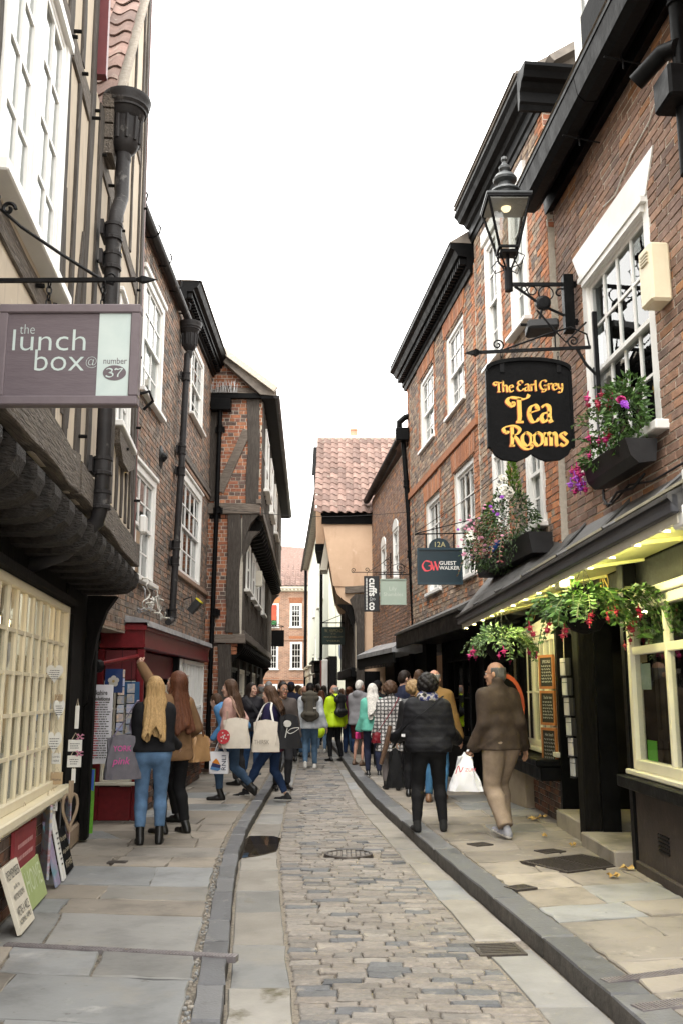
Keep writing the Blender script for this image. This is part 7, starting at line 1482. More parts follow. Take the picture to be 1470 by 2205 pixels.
# ================================================================ people: bodies, clothes and hair grown as smooth surfaces
class SDF:
 def __init__(s,lo,hi,h):
  s.lo=np.array(lo,float);s.h=h;s.n=np.maximum(np.ceil((np.array(hi)-s.lo)/h).astype(int)+1,4);s.d=np.full(s.n,9.0,np.float32)
 def _blk(s,lo,hi):
  a=np.clip(((np.array(lo)-s.lo)/s.h).astype(int)-1,0,s.n-1);b=np.clip(((np.array(hi)-s.lo)/s.h).astype(int)+3,1,s.n)
  if(b<=a).any():return None
  ax=[s.lo[i]+s.h*np.arange(a[i],b[i])for i in range(3)]
  return tuple(slice(a[i],b[i])for i in range(3)),np.meshgrid(*ax,indexing='ij')
 def _mix(s,sl,d,k,sub=False):
  o=s.d[sl]
  if sub:s.d[sl]=np.maximum(o,-d);return
  if k>0:hh=np.clip(.5+.5*(o-d)/k,0,1);s.d[sl]=o*(1-hh)+d*hh-k*hh*(1-hh)
  else:s.d[sl]=np.minimum(o,d)
 def cap(s,a,b,ra,rb=None,k=.03,flat=1,fd=(0,1,0)):
  """tapered limb; flat < 1 thins it along fd"""
  rb=ra if rb is None else rb;a,b=np.array(a,float),np.array(b,float);m=max(ra,rb)+k+2.5*s.h
  q=s._blk(np.minimum(a,b)-m,np.maximum(a,b)+m)
  if q is None:return
  sl,(X,Y,Z)=q;P=np.stack((X,Y,Z),-1)-a;ab=b-a
  if flat!=1:f=np.array(fd,float);f/=np.linalg.norm(f);P=P+(P@f)[...,None]*f*(1/flat-1);ab=ab+(ab@f)*f*(1/flat-1)
  t=np.clip((P@ab)/max(ab@ab,1e-9),0,1);d=np.sqrt(((P-t[...,None]*ab)**2).sum(-1))-(ra+(rb-ra)*t)
  if flat!=1:d=d*(flat+.25)
  s._mix(sl,d,k)
 def ell(s,c,r,k=.02,rot=None,sub=False):
  c,r=np.array(c,float),np.array(r,float);m=r.max()+k+2.5*s.h;q=s._blk(c-m,c+m)
  if q is None:return
  sl,(X,Y,Z)=q;P=np.stack((X,Y,Z),-1)-c
  if rot is not None:P=P@np.array(rot)
  k0=np.sqrt(((P/r)**2).sum(-1));k1=np.sqrt(((P/r**2)**2).sum(-1))+1e-6;s._mix(sl,k0*(k0-1)/k1,k,sub)
 def grid(s):return np.meshgrid(*[s.lo[i]+s.h*np.arange(s.n[i])for i in range(3)],indexing='ij')
 def mesh(s,smooth=1):
  d=s.d;ins=d<0;n=s.n;cs=tuple(n-1);acc=np.zeros(cs+(3,),np.float32);cnt=np.zeros(cs,np.float32)
  for ax in range(3):
   o1,o2=[i for i in range(3)if i!=ax]
   A=[slice(None)]*3;B=[slice(None)]*3;A[ax]=slice(0,-1);B[ax]=slice(1,None);A,B=tuple(A),tuple(B)
   cr=ins[A]!=ins[B];t=np.where(cr,d[A]/(d[A]-d[B]+1e-12),0)
   for i in(0,1):
    for j in(0,1):
     sl=[slice(None)]*3;sl[o1]=slice(i,i+n[o1]-1);sl[o2]=slice(j,j+n[o2]-1);sl=tuple(sl);c=cr[sl]
     acc[...,ax]+=np.where(c,t[sl],0);acc[...,o1]+=np.where(c,i,0);acc[...,o2]+=np.where(c,j,0);cnt+=c
  act=cnt>0;ids=np.full(cs,-1,np.int64);ids[act]=np.arange(act.sum());pos=np.argwhere(act);v=s.lo+s.h*(pos+acc[act]/cnt[act][:,None]);F=[]
  for ax in range(3):
   o1,o2=[(1,2),(2,0),(0,1)][ax];A=[slice(None)]*3;B=[slice(None)]*3;A[ax]=slice(0,-1);B[ax]=slice(1,None)
   cr=ins[tuple(A)]!=ins[tuple(B)];e=np.argwhere(cr);e=e[(e[:,o1]>0)&(e[:,o2]>0)&(e[:,o1]<n[o1]-1)&(e[:,o2]<n[o2]-1)]
   if not len(e):continue
   def g(i,j):q=e.copy();q[:,o1]-=i;q[:,o2]-=j;return ids[q[:,0],q[:,1],q[:,2]]
   f=np.stack((g(0,0),g(1,0),g(1,1),g(0,1)),1);fl=ins[e[:,0],e[:,1],e[:,2]];f[~fl]=f[~fl][:,::-1];F.append(f)
  F=np.concatenate(F)if F else np.zeros((0,4),int);F=F[(F>=0).all(1)]
  for _ in range(smooth):
   sm=np.zeros_like(v);c=np.zeros(len(v))
   for i in range(4):np.add.at(sm,F[:,i],v[F[:,(i+1)%4]]+v[F[:,i-1]]);np.add.at(c,F[:,i],2)
   v=v*.5+.5*sm/np.maximum(c,1)[:,None]
  return v,F
def ik(a,c,l1,l2,hint):
 a,c=np.array(a,float),np.array(c,float);d=c-a;L=np.linalg.norm(d);Lm=(l1+l2)*.999
 if L>Lm:c=a+d/L*Lm;d=c-a;L=Lm
 x=(l1*l1-l2*l2+L*L)/(2*L);h=math.sqrt(max(l1*l1-x*x,0));u=d/L;hh=np.array(hint,float);hh-=u*(hh@u);hh/=np.linalg.norm(hh)+1e-9
 return a+u*x+hh*h,c
def rotm(yaw=0,pitch=0,roll=0):return np.array((Euler((pitch,roll,yaw),'XYZ').to_matrix()))
def make_head(fem):
 S=SDF((-.1,-.12,-.17),(.1,.14,.14),.0062)
 S.ell((0,-.014,.035),(.073,.093,.092),0);S.ell((0,.03,-.035),(.058-.003*fem,.062,.083),.03);S.cap((-.022,.066,-.098),(.022,.066,-.098),.016-.002*fem,None,.025);S.cap((0,-.02,-.17),(0,-.01,-.06),.052-.005*fem,.05,.02)
 for q in(-1,1):
  S.ell((q*.031,.094,.012),(.015,.012,.01),sub=True,k=0);S.ell((q*.04,.062,-.02),(.022,.024,.02),.02);S.ell((q*.076,-.012,-.002),(.012,.02,.032),.008)
 S.cap((-.034,.082,.03),(.034,.082,.03),.009,None,.014);S.cap((0,.088,.018),(0,.105,-.022),.008,.013,.012);S.cap((-.011,.098,-.027),(.011,.098,-.027),.008,None,.008);S.cap((-.018,.087,-.056),(.018,.087,-.056),.008,None,.01);S.cap((-.015,.086,-.066),(.015,.086,-.066),.008,None,.008)
 v,f=S.mesh(1);c=v[f].mean(1);m=np.zeros(len(f),int);m[(abs(c[:,0])<.024)&(c[:,2]>-.073)&(c[:,2]<-.05)&(c[:,1]>.082)]=2
 V,Fs,Ms=[v],[f],[m];o=len(v)
 for q in(-1,1):
  b=MB();b.lathe([(.0105*math.sin(t),-.0105*math.cos(t))for t in[math.pi*k/6 for k in range(7)]],(q*.031,.083,.013),Y_,8);w=MB();w.lathe([(.001,0),(.0055,-.001),(.001,.0005)],(q*.031,.0935,.013),Y_,8)
  br=MB();br.tube([(q*.016,.092,.034),(q*.03,.095,.039),(q*.046,.084,.035)],[.003,.004,.002],5)
  for mb,mi in((b,1),(w,3),(br,3)):
   for ff in mb.f:Fs.append(np.array([[i+o for i in(ff if len(ff)==4 else(ff[0],ff[1],ff[2],ff[2]))]]))if len(ff)in(3,4)else Fs.extend(np.array([[ff[0]+o,ff[i]+o,ff[i+1]+o,ff[i+1]+o]])for i in range(1,len(ff)-1));Ms.append(np.full(1 if len(ff)in(3,4)else len(ff)-2,mi))
   V.append(np.array(mb.v));o+=len(mb.v)
 return np.concatenate(V),np.concatenate(Fs),np.concatenate(Ms)
def make_hand(curl):
 S=SDF((-.09,-.07,-.21),(.05,.085,.03),.0045)
 S.cap((0,0,.025),(0,0,-.01),.024,.023,.01,.8,(1,0,0))
 for y_,L,r in((.031,.072,.0088),(.0105,.08,.0092),(-.0105,.074,.0088),(-.03,.058,.0078)):
  k=np.array((.002,y_*.95,-.088+abs(y_)*.2));S.cap((0,y_*.55,-.012),k,.016,.0125,.012);p=k;a=0
  for seg,cc in((.46,1.0),(.3,1.15),(.24,.8)):a+=curl*cc;q=p+np.array((-math.sin(a),y_*.12,-math.cos(a)))*L*seg;S.cap(p,q,r,r*.9,.003);p=q
 S.cap((-.004,.018,-.02),(-.016,.045,-.05),.014,.0115,.012);S.cap((-.016,.045,-.05),(-.03-.02*(curl>.6),.052,-.078),.0105,.0095,.004);S.cap((-.03-.02*(curl>.6),.052,-.078),(-.04-.03*(curl>.6),.05-.02*(curl>.6),-.1),.0095,.008,.003)
 return S.mesh(1)
HEADS=[make_head(0),make_head(1)];HANDS=[make_hand(.28),make_hand(1.0)]
SK=lambda n,c:mk('skin '+n,[tuple(x*.9 for x in c),c],.55,30,bump=.08,bscale=90,spec=.35)
T['skin']=[SK('fair',(.56,.34,.25)),SK('pink',(.52,.28,.2)),SK('tan',(.36,.2,.13))]
EYE=flat('eye white',(.6,.58,.55),.2);LIP=flat('lips',(.38,.13,.11),.45);PUP=flat('dark iris and brow',(.05,.032,.02),.4)
HAIR={n:mk('hair '+n,[tuple(x*.55 for x in c),c,tuple(min(1,x*1.35)for x in c)],.45,5,stretch=(26,26,2.2),bump=.6,bscale=5,dist=.012,spec=.2)for n,c in dict(blonde=(.42,.27,.12),auburn=(.11,.042,.022),brown=(.075,.042,.025),dark=(.02,.014,.011),black=(.012,.010,.009),grey=(.3,.29,.28),white=(.62,.59,.54),sandy=(.3,.2,.1),iron=(.1,.095,.09)).items()}
def cloth(n,c,rough=.85,sc=14,bump=.35,bs=45,c2=None,**k):return mk('cloth '+n,[tuple(x*.78 for x in c),c2 or c],rough,sc,bump=bump,bscale=bs,dist=.006,spec=k.pop('spec',.2),**k)
def denim(n,c):return mk('denim '+n,[tuple(x*.7 for x in c),c,tuple(min(1,x*1.45)for x in c)],.85,5,detail=8,bump=.3,bscale=60,dist=.004,spec=.15)
def tomesh(name,v,f,mats,par,mi=None,loc=None):
 me=bpy.data.meshes.new(name);q=f.tolist();q=[tuple(dict.fromkeys(x))for x in q];me.from_pydata(v.tolist(),[],q)
 for m in mats:me.materials.append(m)
 if mi is not None:me.polygons.foreach_set('material_index',mi.astype(np.int32))
 me.polygons.foreach_set('use_smooth',[True]*len(me.polygons));me.update()
 o=bpy.data.objects.new(name,me);COL.objects.link(o);o.parent=par;LOC[o.name]=LOC[par.name];return o
def folds(S,amp,seed,fx=1.0):
 X,Y,Z=S.grid();a=seed*1.7
 w=lambda u:(1-np.abs(np.sin(u)))**2.2
 m1=.5+.5*np.sin(7*X+5*Z+a)*np.sin(9*Y-4*Z+a*2);m2=.5+.5*np.sin(6*Z-8*X+a*3)
 S.d-=(amp*(1.5*w(15*Z+9*X+1.6*np.sin(9*Y+a)+a)*m1+1.3*w(11*Z-13*X+1.8*np.sin(8*Z+5*Y)+a*2)*m2-.5)).astype(np.float32)
PEOPLE={}
def person(label,x,y,z=.1,face=180,H=1.7,wid=1.0,fem=0,feet=None,hands=None,lean=0,head=(0,0),skin=0,top=None,hem=.86,ease=.03,legs=None,leg_to=.1,shoe=None,boot=0,sole=None,hair=('short','brown'),collar=0,hood=0,sleeve=.0,grip=(0,0),knee=None,belly=0,puff=0,shirt=None,shirt_hem=.76,flare=0,vox=None,legr=1.0,elbow=((.5,-1,-.1),(-.5,-1,-.1)),shorts=None,cap=None,glasses=False,amp=.006,scarf=None,skirt=None,group=None,hips=1.0,twist=0):
 k=H/1.7;d=math.hypot(x,y);h=vox or max(.0105,min(.03,d*.00115));sd=len(PEOPLE)+1
 t=thing('person',label,'person',(x,y,z),group);t.rotation_euler=(0,0,math.radians(face));LOC[t.name]=Vector();PEOPLE[label]=t
 feet=feet or((-.1,0,0),(.1,0,0));hands=hands or((-.27,.05,.78),(.27,.05,.78))
 lr=math.radians(lean);hz=.9-.03*(max(abs(feet[0][1]-feet[1][1]),0)>.3)-(.0)
 def up(p,w=1):p=np.array(p,float);c,s=math.cos(lr),math.sin(lr);q=p-(0,0,hz);q=np.array((q[0],q[1]*c+q[2]*s,-q[1]*s+q[2]*c))+(0,0,hz);return q*1.0
 sh=.165*(1-.08*fem)*(.5+.5*wid);hw=.085*(1+.12*fem)
 Hp=[np.array((q*hw,0,hz))for q in(-1,1)];An=[np.array((f[0],f[1]-.02,.075+f[2]))for f in feet]
 Kn=[]
 for i in(0,1):kk,an=ik(Hp[i],An[i],.425,.42,(knee or(0,1,0)));Kn.append(kk);An[i]=an
 Sh=[up((q*sh,-.005,1.358))for q in(-1,1)];Ha=[np.array(q,float)for q in hands];El=[]
 for i in(0,1):e,w=ik(Sh[i],Ha[i],.285,.25,elbow[i]if i==1 else(-elbow[1][0]*-1 if False else elbow[i][0]*(-1 if elbow is not None and False else 1),elbow[i][1],elbow[i][2]));El.append(e);Ha[i]=w
 hc=up((0,.02,1.575));nb=up((0,-.005,1.44));R_=rotm(math.radians(head[0]),math.radians(head[1])-lr*.4)
 lo=np.minimum.reduce([*Ha,*An,*Kn,*El,hc])-.26;hi=np.maximum.reduce([*Ha,*An,*Kn,*El,hc])+.26;lo[2]=-.02
 def torso(S,e,z0=None,kk=.05,bust=True):
  w=wid
  S.cap(up((-.075*w*hips,0,.95)),up((.075*w*hips,0,.95)),.105+e,None,kk,.95);S.cap(up((-.06*w,.0,1.1)),up((.06*w,.0,1.1)),.1+e+belly*.3,None,kk,.85);S.cap(up((-.085*w,0,1.26)),up((.085*w,0,1.26)),.105+e,None,kk,.85)
  S.cap(up((-sh+.035,-.01,1.345)),up((sh-.035,-.01,1.345)),.05+e*.7,None,.06);S.cap(up((0,-.01,1.36)),nb,.075+e*.5,.052+e*.3,.04);[S.cap(up((q*.03,-.015,1.425)),up((q*(sh-.03),-.01,1.365)),.045+e*.5,.04+e*.7,.04)for q in(-1,1)]
  if belly:S.ell(up((0,.07,1.06)),(.12*w,.1+belly,.13),.06)
  if fem and bust:
   for q in(-1,1):S.ell(up((q*.07,.085,1.24)),(.06+e*.6,.055+e*.6,.065+e*.5),.04)
 def arm(S,i,e,stop=1.0,kk=.03):
  S.cap(Sh[i],El[i],.052+e,.041+e,.045);w=El[i]+(Ha[i]-El[i])*stop;S.cap(El[i],w,.041+e,.031+e*.9,.02)
 def leg(S,i,e,stop=1.0):
  S.cap(Hp[i]+(0,-.01,-.02),Kn[i],(.088+e)*legr,(.056+e)*legr,.03);w=Kn[i]+(An[i]-Kn[i])*stop;cf=Kn[i]*.72+An[i]*.28+(0,-.018,0)
  S.cap(Kn[i],cf,(.055+e)*legr,(.055+e)*legr,.02);S.cap(cf,w,(.055+e)*legr,(.035+e)*legr,.02)
 S=SDF(lo,hi,max(h*1.5,.016));torso(S,-.012);[arm(S,i,-.006)for i in(0,1)];[leg(S,i,-.01)for i in(0,1)]
 S.cap(nb,hc+(0,0,-.08),.05,.048,.03);v,f=S.mesh(1);V,Fc,Mi=[v],[f],[np.zeros(len(f),int)];o=len(v)
 hv,hf,hm=HEADS[fem];hv=hv@R_.T+hc;V.append(hv);Fc.append(hf+o);Mi.append(hm);o+=len(hv)
 for i in(0,1):
  a,b=HANDS[grip[i]];a=a*(.92 if fem else 1.02);a=a*(1 if i==1 else-1,1,1);dz=(El[i]-Ha[i]);dz/=np.linalg.norm(dz);px_=np.array((1.0,0,0))if abs(dz[0])<.9 else np.array((0,0,1.0));yy=np.cross(dz,px_);yy/=np.linalg.norm(yy);xx=np.cross(yy,dz);M=np.stack((xx,yy,dz),1)
  V.append(a@M.T+Ha[i]);Fc.append((b if i==1 else b[:,::-1])+o);Mi.append(np.zeros(len(b),int));o+=len(a)
 v=np.concatenate(V)*k;tomesh('body',v,np.concatenate(Fc),[T['skin'][skin],EYE,LIP,PUP],t,np.concatenate(Mi))
 def grow(name,fn,mat,hh=None,cut=None,am=0,parent=None):
  S=SDF(lo,hi,hh or h);fn(S)
  if am:folds(S,am,sd)
  if cut:X,Y,Z=S.grid();cut(S,X,Y,Z)
  v,f=S.mesh(1)
  if len(f):return tomesh(name,v*k,f,[mat],parent or t)
 def zcut(z0,z1=None):
  def c(S,X,Y,Z):
   S.d=np.maximum(S.d,z0-Z+.0).astype(np.float32)
   if z1:S.d=np.maximum(S.d,Z-z1).astype(np.float32)
  return c
 if legs is not None:
  def trousers(S):
   S.cap((-.075*wid*hips,-.005,.93),(.075*wid*hips,-.005,.93),.112+ease*.2,None,.05,.95);S.cap((-.07*wid*hips,-.04,.88),(.07*wid*hips,-.04,.88),.09,None,.05)
   for i in(0,1):leg(S,i,.012+flare*.3);(S.cap(Kn[i],An[i]+(0,0,.02),.06*legr,.05+flare,.02)if flare else None)
  def c(S,X,Y,Z):
   m=np.full(S.d.shape,9.,np.float32)
   for i in(0,1):
    u=An[i]-Kn[i];L=np.linalg.norm(u);u/=L;q=(X-Kn[i][0])*u[0]+(Y-Kn[i][1])*u[1]+(Z-Kn[i][2])*u[2]-(L+.075-leg_to);near=(X-(Kn[i][0]+An[i][0])/2)**2+(Y-(Kn[i][1]+An[i][1])/2)**2+((Z-(Kn[i][2]+An[i][2])/2)*.6)**2;
    if i==0:n0=near;q0=q
   S.d=np.maximum(S.d,np.where(n0<near,q0,q));S.d=np.maximum(S.d,Z-1.02).astype(np.float32)
  grow('trousers',trousers,legs,cut=c,am=amp*.8)
 if shorts is not None:
  def sh_(S):
   S.cap((-.08*wid,0,.93),(.08*wid,0,.93),.125,None,.05)
   for i in(0,1):S.cap(Hp[i],Kn[i],.11,.1,.04)
  grow('shorts',sh_,shorts,cut=zcut(.52,1.02),am=amp)
 if skirt is not None:
  grow('skirt',lambda S:(S.cap((-.07*wid,0,.95),(.07*wid,0,.95),.13,None,.05),S.cap((-.06*wid,0,.8),(.06*wid,0,.8),.15,None,.05)),skirt,cut=zcut(.72,1.0),am=amp*1.4)
 if shoe is not None:
  for i in(0,1):
   f=feet[i];ty=math.radians(f[3]if len(f)>3 else(8 if i else-8)*-1);tp=math.radians(f[4]if len(f)>4 else 0);A=An[i]-(0,0,.075);Rf=rotm(ty)@rotm(0,-tp)
   w=lambda p:A+Rf@np.array(p,float)if not tp else An[i]+Rf@(np.array(p,float)-(0,0,.075))
   S=SDF(A-(.17,.2,.08),A+(.17,.26,.12+boot*.2+.16),h*.85)
   S.cap(w((0,-.045,.036)),w((0,.05,.034)),.036,.038,.02);S.cap(w((0,.05,.03)),w((.0,.165,.024)),.038,.027,.02,.8,(0,0,1));S.cap(w((0,-.05,.02)),w((0,.16,.018)),.034,.032,.015);S.cap(w((0,-.03,.05)),w((0,-.01,.09)),.038,.036,.02)
   if boot:S.cap(w((0,-.02,.07)),An[i]+(Kn[i]-An[i])*boot,.042,.048,.02)
   X,Y,Z=S.grid();fn_=Rf@np.array((0,0,1.0));b0=w((0,0,0));pl=(X-b0[0])*fn_[0]+(Y-b0[1])*fn_[1]+(Z-b0[2])*fn_[2];S.d=np.maximum(S.d,-pl).astype(np.float32)
   v,fc=S.mesh(1)
   if len(fc):
    c=v[fc].mean(1);q=((c-b0)@fn_)<.024;tomesh('shoe',v*k,fc,[shoe,sole or shoe],t,q.astype(int))
 if shirt is not None:grow('shirt',lambda S:torso(S,ease*.55),shirt,cut=zcut(shirt_hem),am=amp)
 if top is not None:
  def jk(S):
   torso(S,ease);[arm(S,i,ease*.75+.006,1-sleeve)for i in(0,1)]
   if hem<.84:S.cap((-.07*wid*hips,0,.8),(.07*wid*hips,0,.8),.125+ease+flare*.0,None,.06);(S.cap((-.08*wid,0,.6),(.08*wid,0,.6),.14+ease,None,.07)if hem<.66 else None)
   else:S.cap((-.08*wid*hips,0,.92),(.08*wid*hips,0,.92),.11+ease,None,.05)
   if collar:S.cap(nb+(-.02,-.012,-.0),nb+(.02,-.012,-.0),.062,None,.02);S.cap(nb+(0,-.012,0),nb+(0,-.008,.035+collar),.066,.07,.015)
   if hood:S.ell(nb+(0,-.085,-.02),(.115,.065,.085),.03)
  def c(S,X,Y,Z):
   if puff:S.d-=(puff*(np.abs(np.sin(Z*46))**.5-.5)).astype(np.float32)
   S.d=np.maximum(S.d,np.where((np.abs(X)<.3*wid+.02),(hem-Z)*.9,-1)).astype(np.float32)if True else S.d
   if collar:S.d=np.maximum(S.d,-(np.sqrt((X-hc[0])**2+(Y-hc[1]+.01)**2+((Z-hc[2]+.07)*.8)**2)-.075)).astype(np.float32)
  armlow=min(Ha[0][2],Ha[1][2])
  if hem>armlow:
   def jt(S):jk(S)
   grow('jacket',lambda S:(torso(S,ease),jk(S)),top,cut=lambda S,X,Y,Z:(c2(S,X,Y,Z)),am=amp)if False else None
  def c2(S,X,Y,Z):
   if puff:S.d-=(puff*(np.abs(np.sin(Z*46))**.5-.5)).astype(np.float32)
   am_=np.full(S.d.shape,9.,np.float32)
   for i in(0,1):
    for a,b in((Sh[i],El[i]),(El[i],Ha[i])):
     ab=b-a;P=np.stack((X,Y,Z),-1)-a;tt=np.clip((P@ab)/(ab@ab),0,1);am_=np.minimum(am_,np.sqrt(((P-tt[...,None]*ab)**2).sum(-1)))
   inarm=am_<(.06+ease*.8)
   S.d=np.where(inarm,S.d,np.maximum(S.d,hem-Z)).astype(np.float32)
   if collar:S.d=np.maximum(S.d,-(np.sqrt((X-hc[0])**2+(Y-hc[1]+.01)**2+((Z-hc[2]+.07)*.8)**2)-.072)).astype(np.float32)
  grow('jacket',jk,top,cut=c2,am=amp)
 if scarf is not None:
  grow('scarf',lambda S:(S.cap(nb+(-.04,.0,.03),nb+(.04,0,.03),.075,None,.03),S.cap(nb+(-.05,.04,.0),nb+(.05,.05,.0),.06,None,.03),S.cap(nb+(-.06,-.03,.02),nb+(.06,-.03,.02),.065,None,.03)),scarf,cut=lambda S,X,Y,Z:None,am=.008)
 kind,hm_=hair;hmat=HAIR.get(hm_);L=lambda p:hc+R_@np.array(p,float)
 if hmat is not None and kind!='bald':
  hs=max(.008,h*.75);S=SDF(hc-(.2,.24,.62),hc+(.2,.24,.2),hs)
  e=dict(short=.008,long=.014,bob=.016,curly=.03,bun=.012,crop=.004,balding=.004).get(kind,.01)
  S.ell(L((0,-.022,.042)),(.076+e,.094+e,.091+e),.01,R_)
  if kind in('short','crop','balding'):S.ell(L((0,-.055,-.01)),(.07+e,.06+e,.075),.02,R_)
  if kind in('long','bob'):
   ln=.36 if kind=='long' else.14
   for q in(-1,-.5,0,.5,1):S.cap(L((q*.05,-.06,.02)),L((q*.068,-.1,-.13)),.045,.042,.04);S.cap(L((q*.068,-.1,-.13)),hc+np.array(up((q*.1+.012*math.sin(sd+q*5),-.185-ease*.8+.02*abs(q),1.575-.12-ln+.045*math.sin(q*4+sd))))-np.array(up((0,.02,1.575)))+(0,.02,0),.044,.03,.045)
   for q in(-1,1):S.cap(L((q*.072,-.01,.03)),L((q*.078,-.02,-.11 if kind=='bob' else-.16)),.022,.026,.02)
  if kind=='curly':
   for q in range(46):a=q*2.4;zz=1-q/46*1.5;rr_=math.sqrt(max(0,1-zz*zz));S.ell(L((.098*rr_*math.cos(a),-.03+.11*rr_*math.sin(a)*(1 if math.sin(a)<0 else.5),.03+.115*zz)),(.034,.034,.034),.012)
  if kind=='bun':S.ell(L((0,-.12,.06)),(.045,.045,.04),.015);S.ell(L((0,-.06,-.02)),(.07,.055,.07),.02)
  def cutf(S):
   X,Y,Z=S.grid();P=np.stack((X,Y,Z),-1)-hc;Q=P@R_;x_,y_,z_=Q[...,0],Q[...,1],Q[...,2]
   fc=np.minimum.reduce([y_-.035-np.maximum(0,z_-.055)*.9,.088-z_,.2-np.abs(x_)])if kind!='balding' else np.maximum(np.minimum(y_-.02,.09-z_),z_-.07)
   S.d=np.maximum(S.d,fc).astype(np.float32)
   if kind in('short','crop','balding'):S.d=np.maximum(S.d,np.minimum(y_+.0,.012-z_));S.d=np.maximum(S.d,-.085-z_).astype(np.float32)
   st=.0032 if kind in('long','bob')else.003;an=np.arctan2(x_,-y_+.02);S.d+=(st*(np.sin(an*31+1.6*np.sin(z_*9+sd))+.7*np.sin(an*57+2.2*np.sin(z_*13+2*sd)))*np.clip(1-z_*5,.3,1)).astype(np.float32)
  cutf(S);v,f=S.mesh(1)
  if len(f):tomesh('hair',v*k,f,[hmat],t)
 if cap is not None:
  S=SDF(hc-(.16,.2,.1),hc+(.16,.24,.2),.008);S.ell(L((0,-.015,.055)),(.086,.104,.09),0,R_);S.cap(L((-.03,.06,.06)),L((.03,.06,.06)),.03,None,.02);S.cap(L((-.035,.11,.055)),L((.035,.11,.055)),.014,None,.02)if cap[1]else None
  X,Y,Z=S.grid();P=(np.stack((X,Y,Z),-1)-hc)@R_;S.d=np.maximum(S.d,.035-P[...,2]).astype(np.float32);v,f=S.mesh(1);tomesh('cap',v*k,f,[cap[0]],t)
 if glasses:
  g=MB()
  for q in(-1,1):g.tube([L((q*.032+.019*math.cos(a),.101,.012+.015*math.sin(a)))for a in[2*math.pi*i/10 for i in range(11)]],.0022,4,caps=False);g.tube([L((q*.05,.1,.016)),L((q*.078,.03,.016)),L((q*.079,-.01,.01))],.002,4)
  g.tube([L((-.012,.104,.016)),L((.012,.104,.016))],.0022,4);tomesh('glasses',np.array(g.v)*k,np.array([list(f)if len(f)==4 else[f[0],f[1],f[2],f[-1]]for f in g.f]),[T['iron']],t)
 M=Matrix.Translation((x,y,z))@Matrix.Rotation(math.radians(face),4,'Z')
 def world(p):return M@(Vector(p)*k)
 t_info=dict(w=world,Ha=[world(q)for q in Ha],Sh=[world(q)for q in Sh],El=[world(q)for q in El],k=k,M=M,up=lambda p:world(up(p)),t=t)
 return t_info
def bag(name,label,cat,c,wdt,hgt,dep,yaw,mat,straps=None,strapmat=None,taper=.85,group=None,sag=.02,gusset=False):
 """soft bag hanging from its straps; c = middle of its base"""
 c=Vector(c);t=thing(name,label,cat,c,group);F=Fr(c,(math.cos(yaw),math.sin(yaw),0),(math.sin(yaw),-math.cos(yaw),0));m=MB();rows=[];n=8
 for j in range(n+1):
  v=j/n;w=wdt/2*(1-(1-taper)*v);dp=dep/2*(1-.75*v)*(1+.3*math.sin(v*3.1));r_=[]
  for i in range(20):
   a=2*math.pi*i/20;ca,sa=math.cos(a),math.sin(a);p=.45 if not gusset else.2
   r_.append(F.p(math.copysign(abs(ca)**p,ca)*w+sag*.5*math.sin(v*7+i),math.copysign(abs(sa)**(p+.3),sa)*dp+sag*.6*math.sin(i*2.3+v*5),v*hgt-sag*abs(ca)*(v>.9)*2))
  r_.append(r_[0]);rows.append(r_)
 m.grid(rows);m.add(rows[0][:-1],[tuple(range(20))]);b=obj('bag_body',m,mat,t,smooth=50)
 for s in(straps or[]):
  pts=[Vector(p)for p in s];q=[]
  for i in range(len(pts)-1):
   p0,p1,p2,p3=pts[max(0,i-1)],pts[i],pts[i+1],pts[min(len(pts)-1,i+2)]
   for u in range(5):u/=5;q.append(.5*((2*p1)+(p2-p0)*u+(2*p0-5*p1+4*p2-p3)*u*u+(3*p1-p0-3*p2+p3)*u**3))
  m=MB();m.sweep(q+[pts[-1]],[(-.015,-.003),(.015,-.003),(.015,.003),(-.015,.003)],up=(0,0,1));obj('strap',m,strapmat or mat,t)
 return t,b,F
def at(px,py,z):v=(1102.5-py)/2000;u=(px-735)/2000;ry,rz=_c-v*_s,_s+v*_c;t_=(z-1.6)/rz;return u*t_,ry*t_
BK=cloth('black knit',(.012,.012,.014));JB=denim('mid blue',(.055,.115,.21));JD=denim('indigo',(.018,.035,.085));BLK=cloth('black',(.009,.009,.010));BOOT=flat('black boot leather',(.01,.0095,.009),.35);WH=flat('white rubber',(.62,.6,.56))
x,y=at(322,1818,.1)
P1=person('woman with long blonde hair and light jeans seen from behind at the red shopfront',x,y,.1,12,1.65,.98,1,((-.1,.0,0),(.1,.02,0)),((-.26,.22,.98),(.26,.2,.98)),2,(6,8),0,BK,.93,.028,denim('washed light blue',(.085,.15,.25)),.17,BOOT,.28,hair=('long','blonde'),hips=1.15,grip=(0,0),vox=.0115,amp=.005,collar=.01)
t,b,F=bag('tote_bag','grey canvas tote with pink lettering on the blonde woman shoulder','bag',P1['w']((-.3,-.06,.66)),.36,.44,.12,.35,cloth('grey canvas',(.16,.15,.17)),[[P1['w']((-.42,-.06,1.08)),P1['w']((-.3,-.02,1.25)),P1['w']((-.17,-.04,1.46)),P1['w']((-.24,.1,1.2)),P1['w']((-.2,.0,1.08))]],flat('mauve strap',(.2,.17,.24)))
m=MB();put_text(m,'YORK',F,-.02,.075,.3,.08,width=.18);put_text(m,'pink',F,-.03,.08,.18,.1,width=.17,shear=.2);obj('lettering',m,flat('hot pink print',(.6,.06,.3)),b)
x,y=at(370,1795,.1)
P2=person('woman with long auburn hair reaching up to the postcards',x,y,.1,48,1.72,.98,1,((-.1,.06,0),(.12,-.06,0)),((-.25,.38,1.83),(.24,.16,.95)),-1,(14,14),0,cloth('brown suede',(.2,.115,.058)),.62+.14,.03,BLK,.12,BOOT,.12,hair=('long','auburn'),vox=.0115,grip=(1,0),elbow=((-1,-.2,-.2),(.5,-1,-.1)))
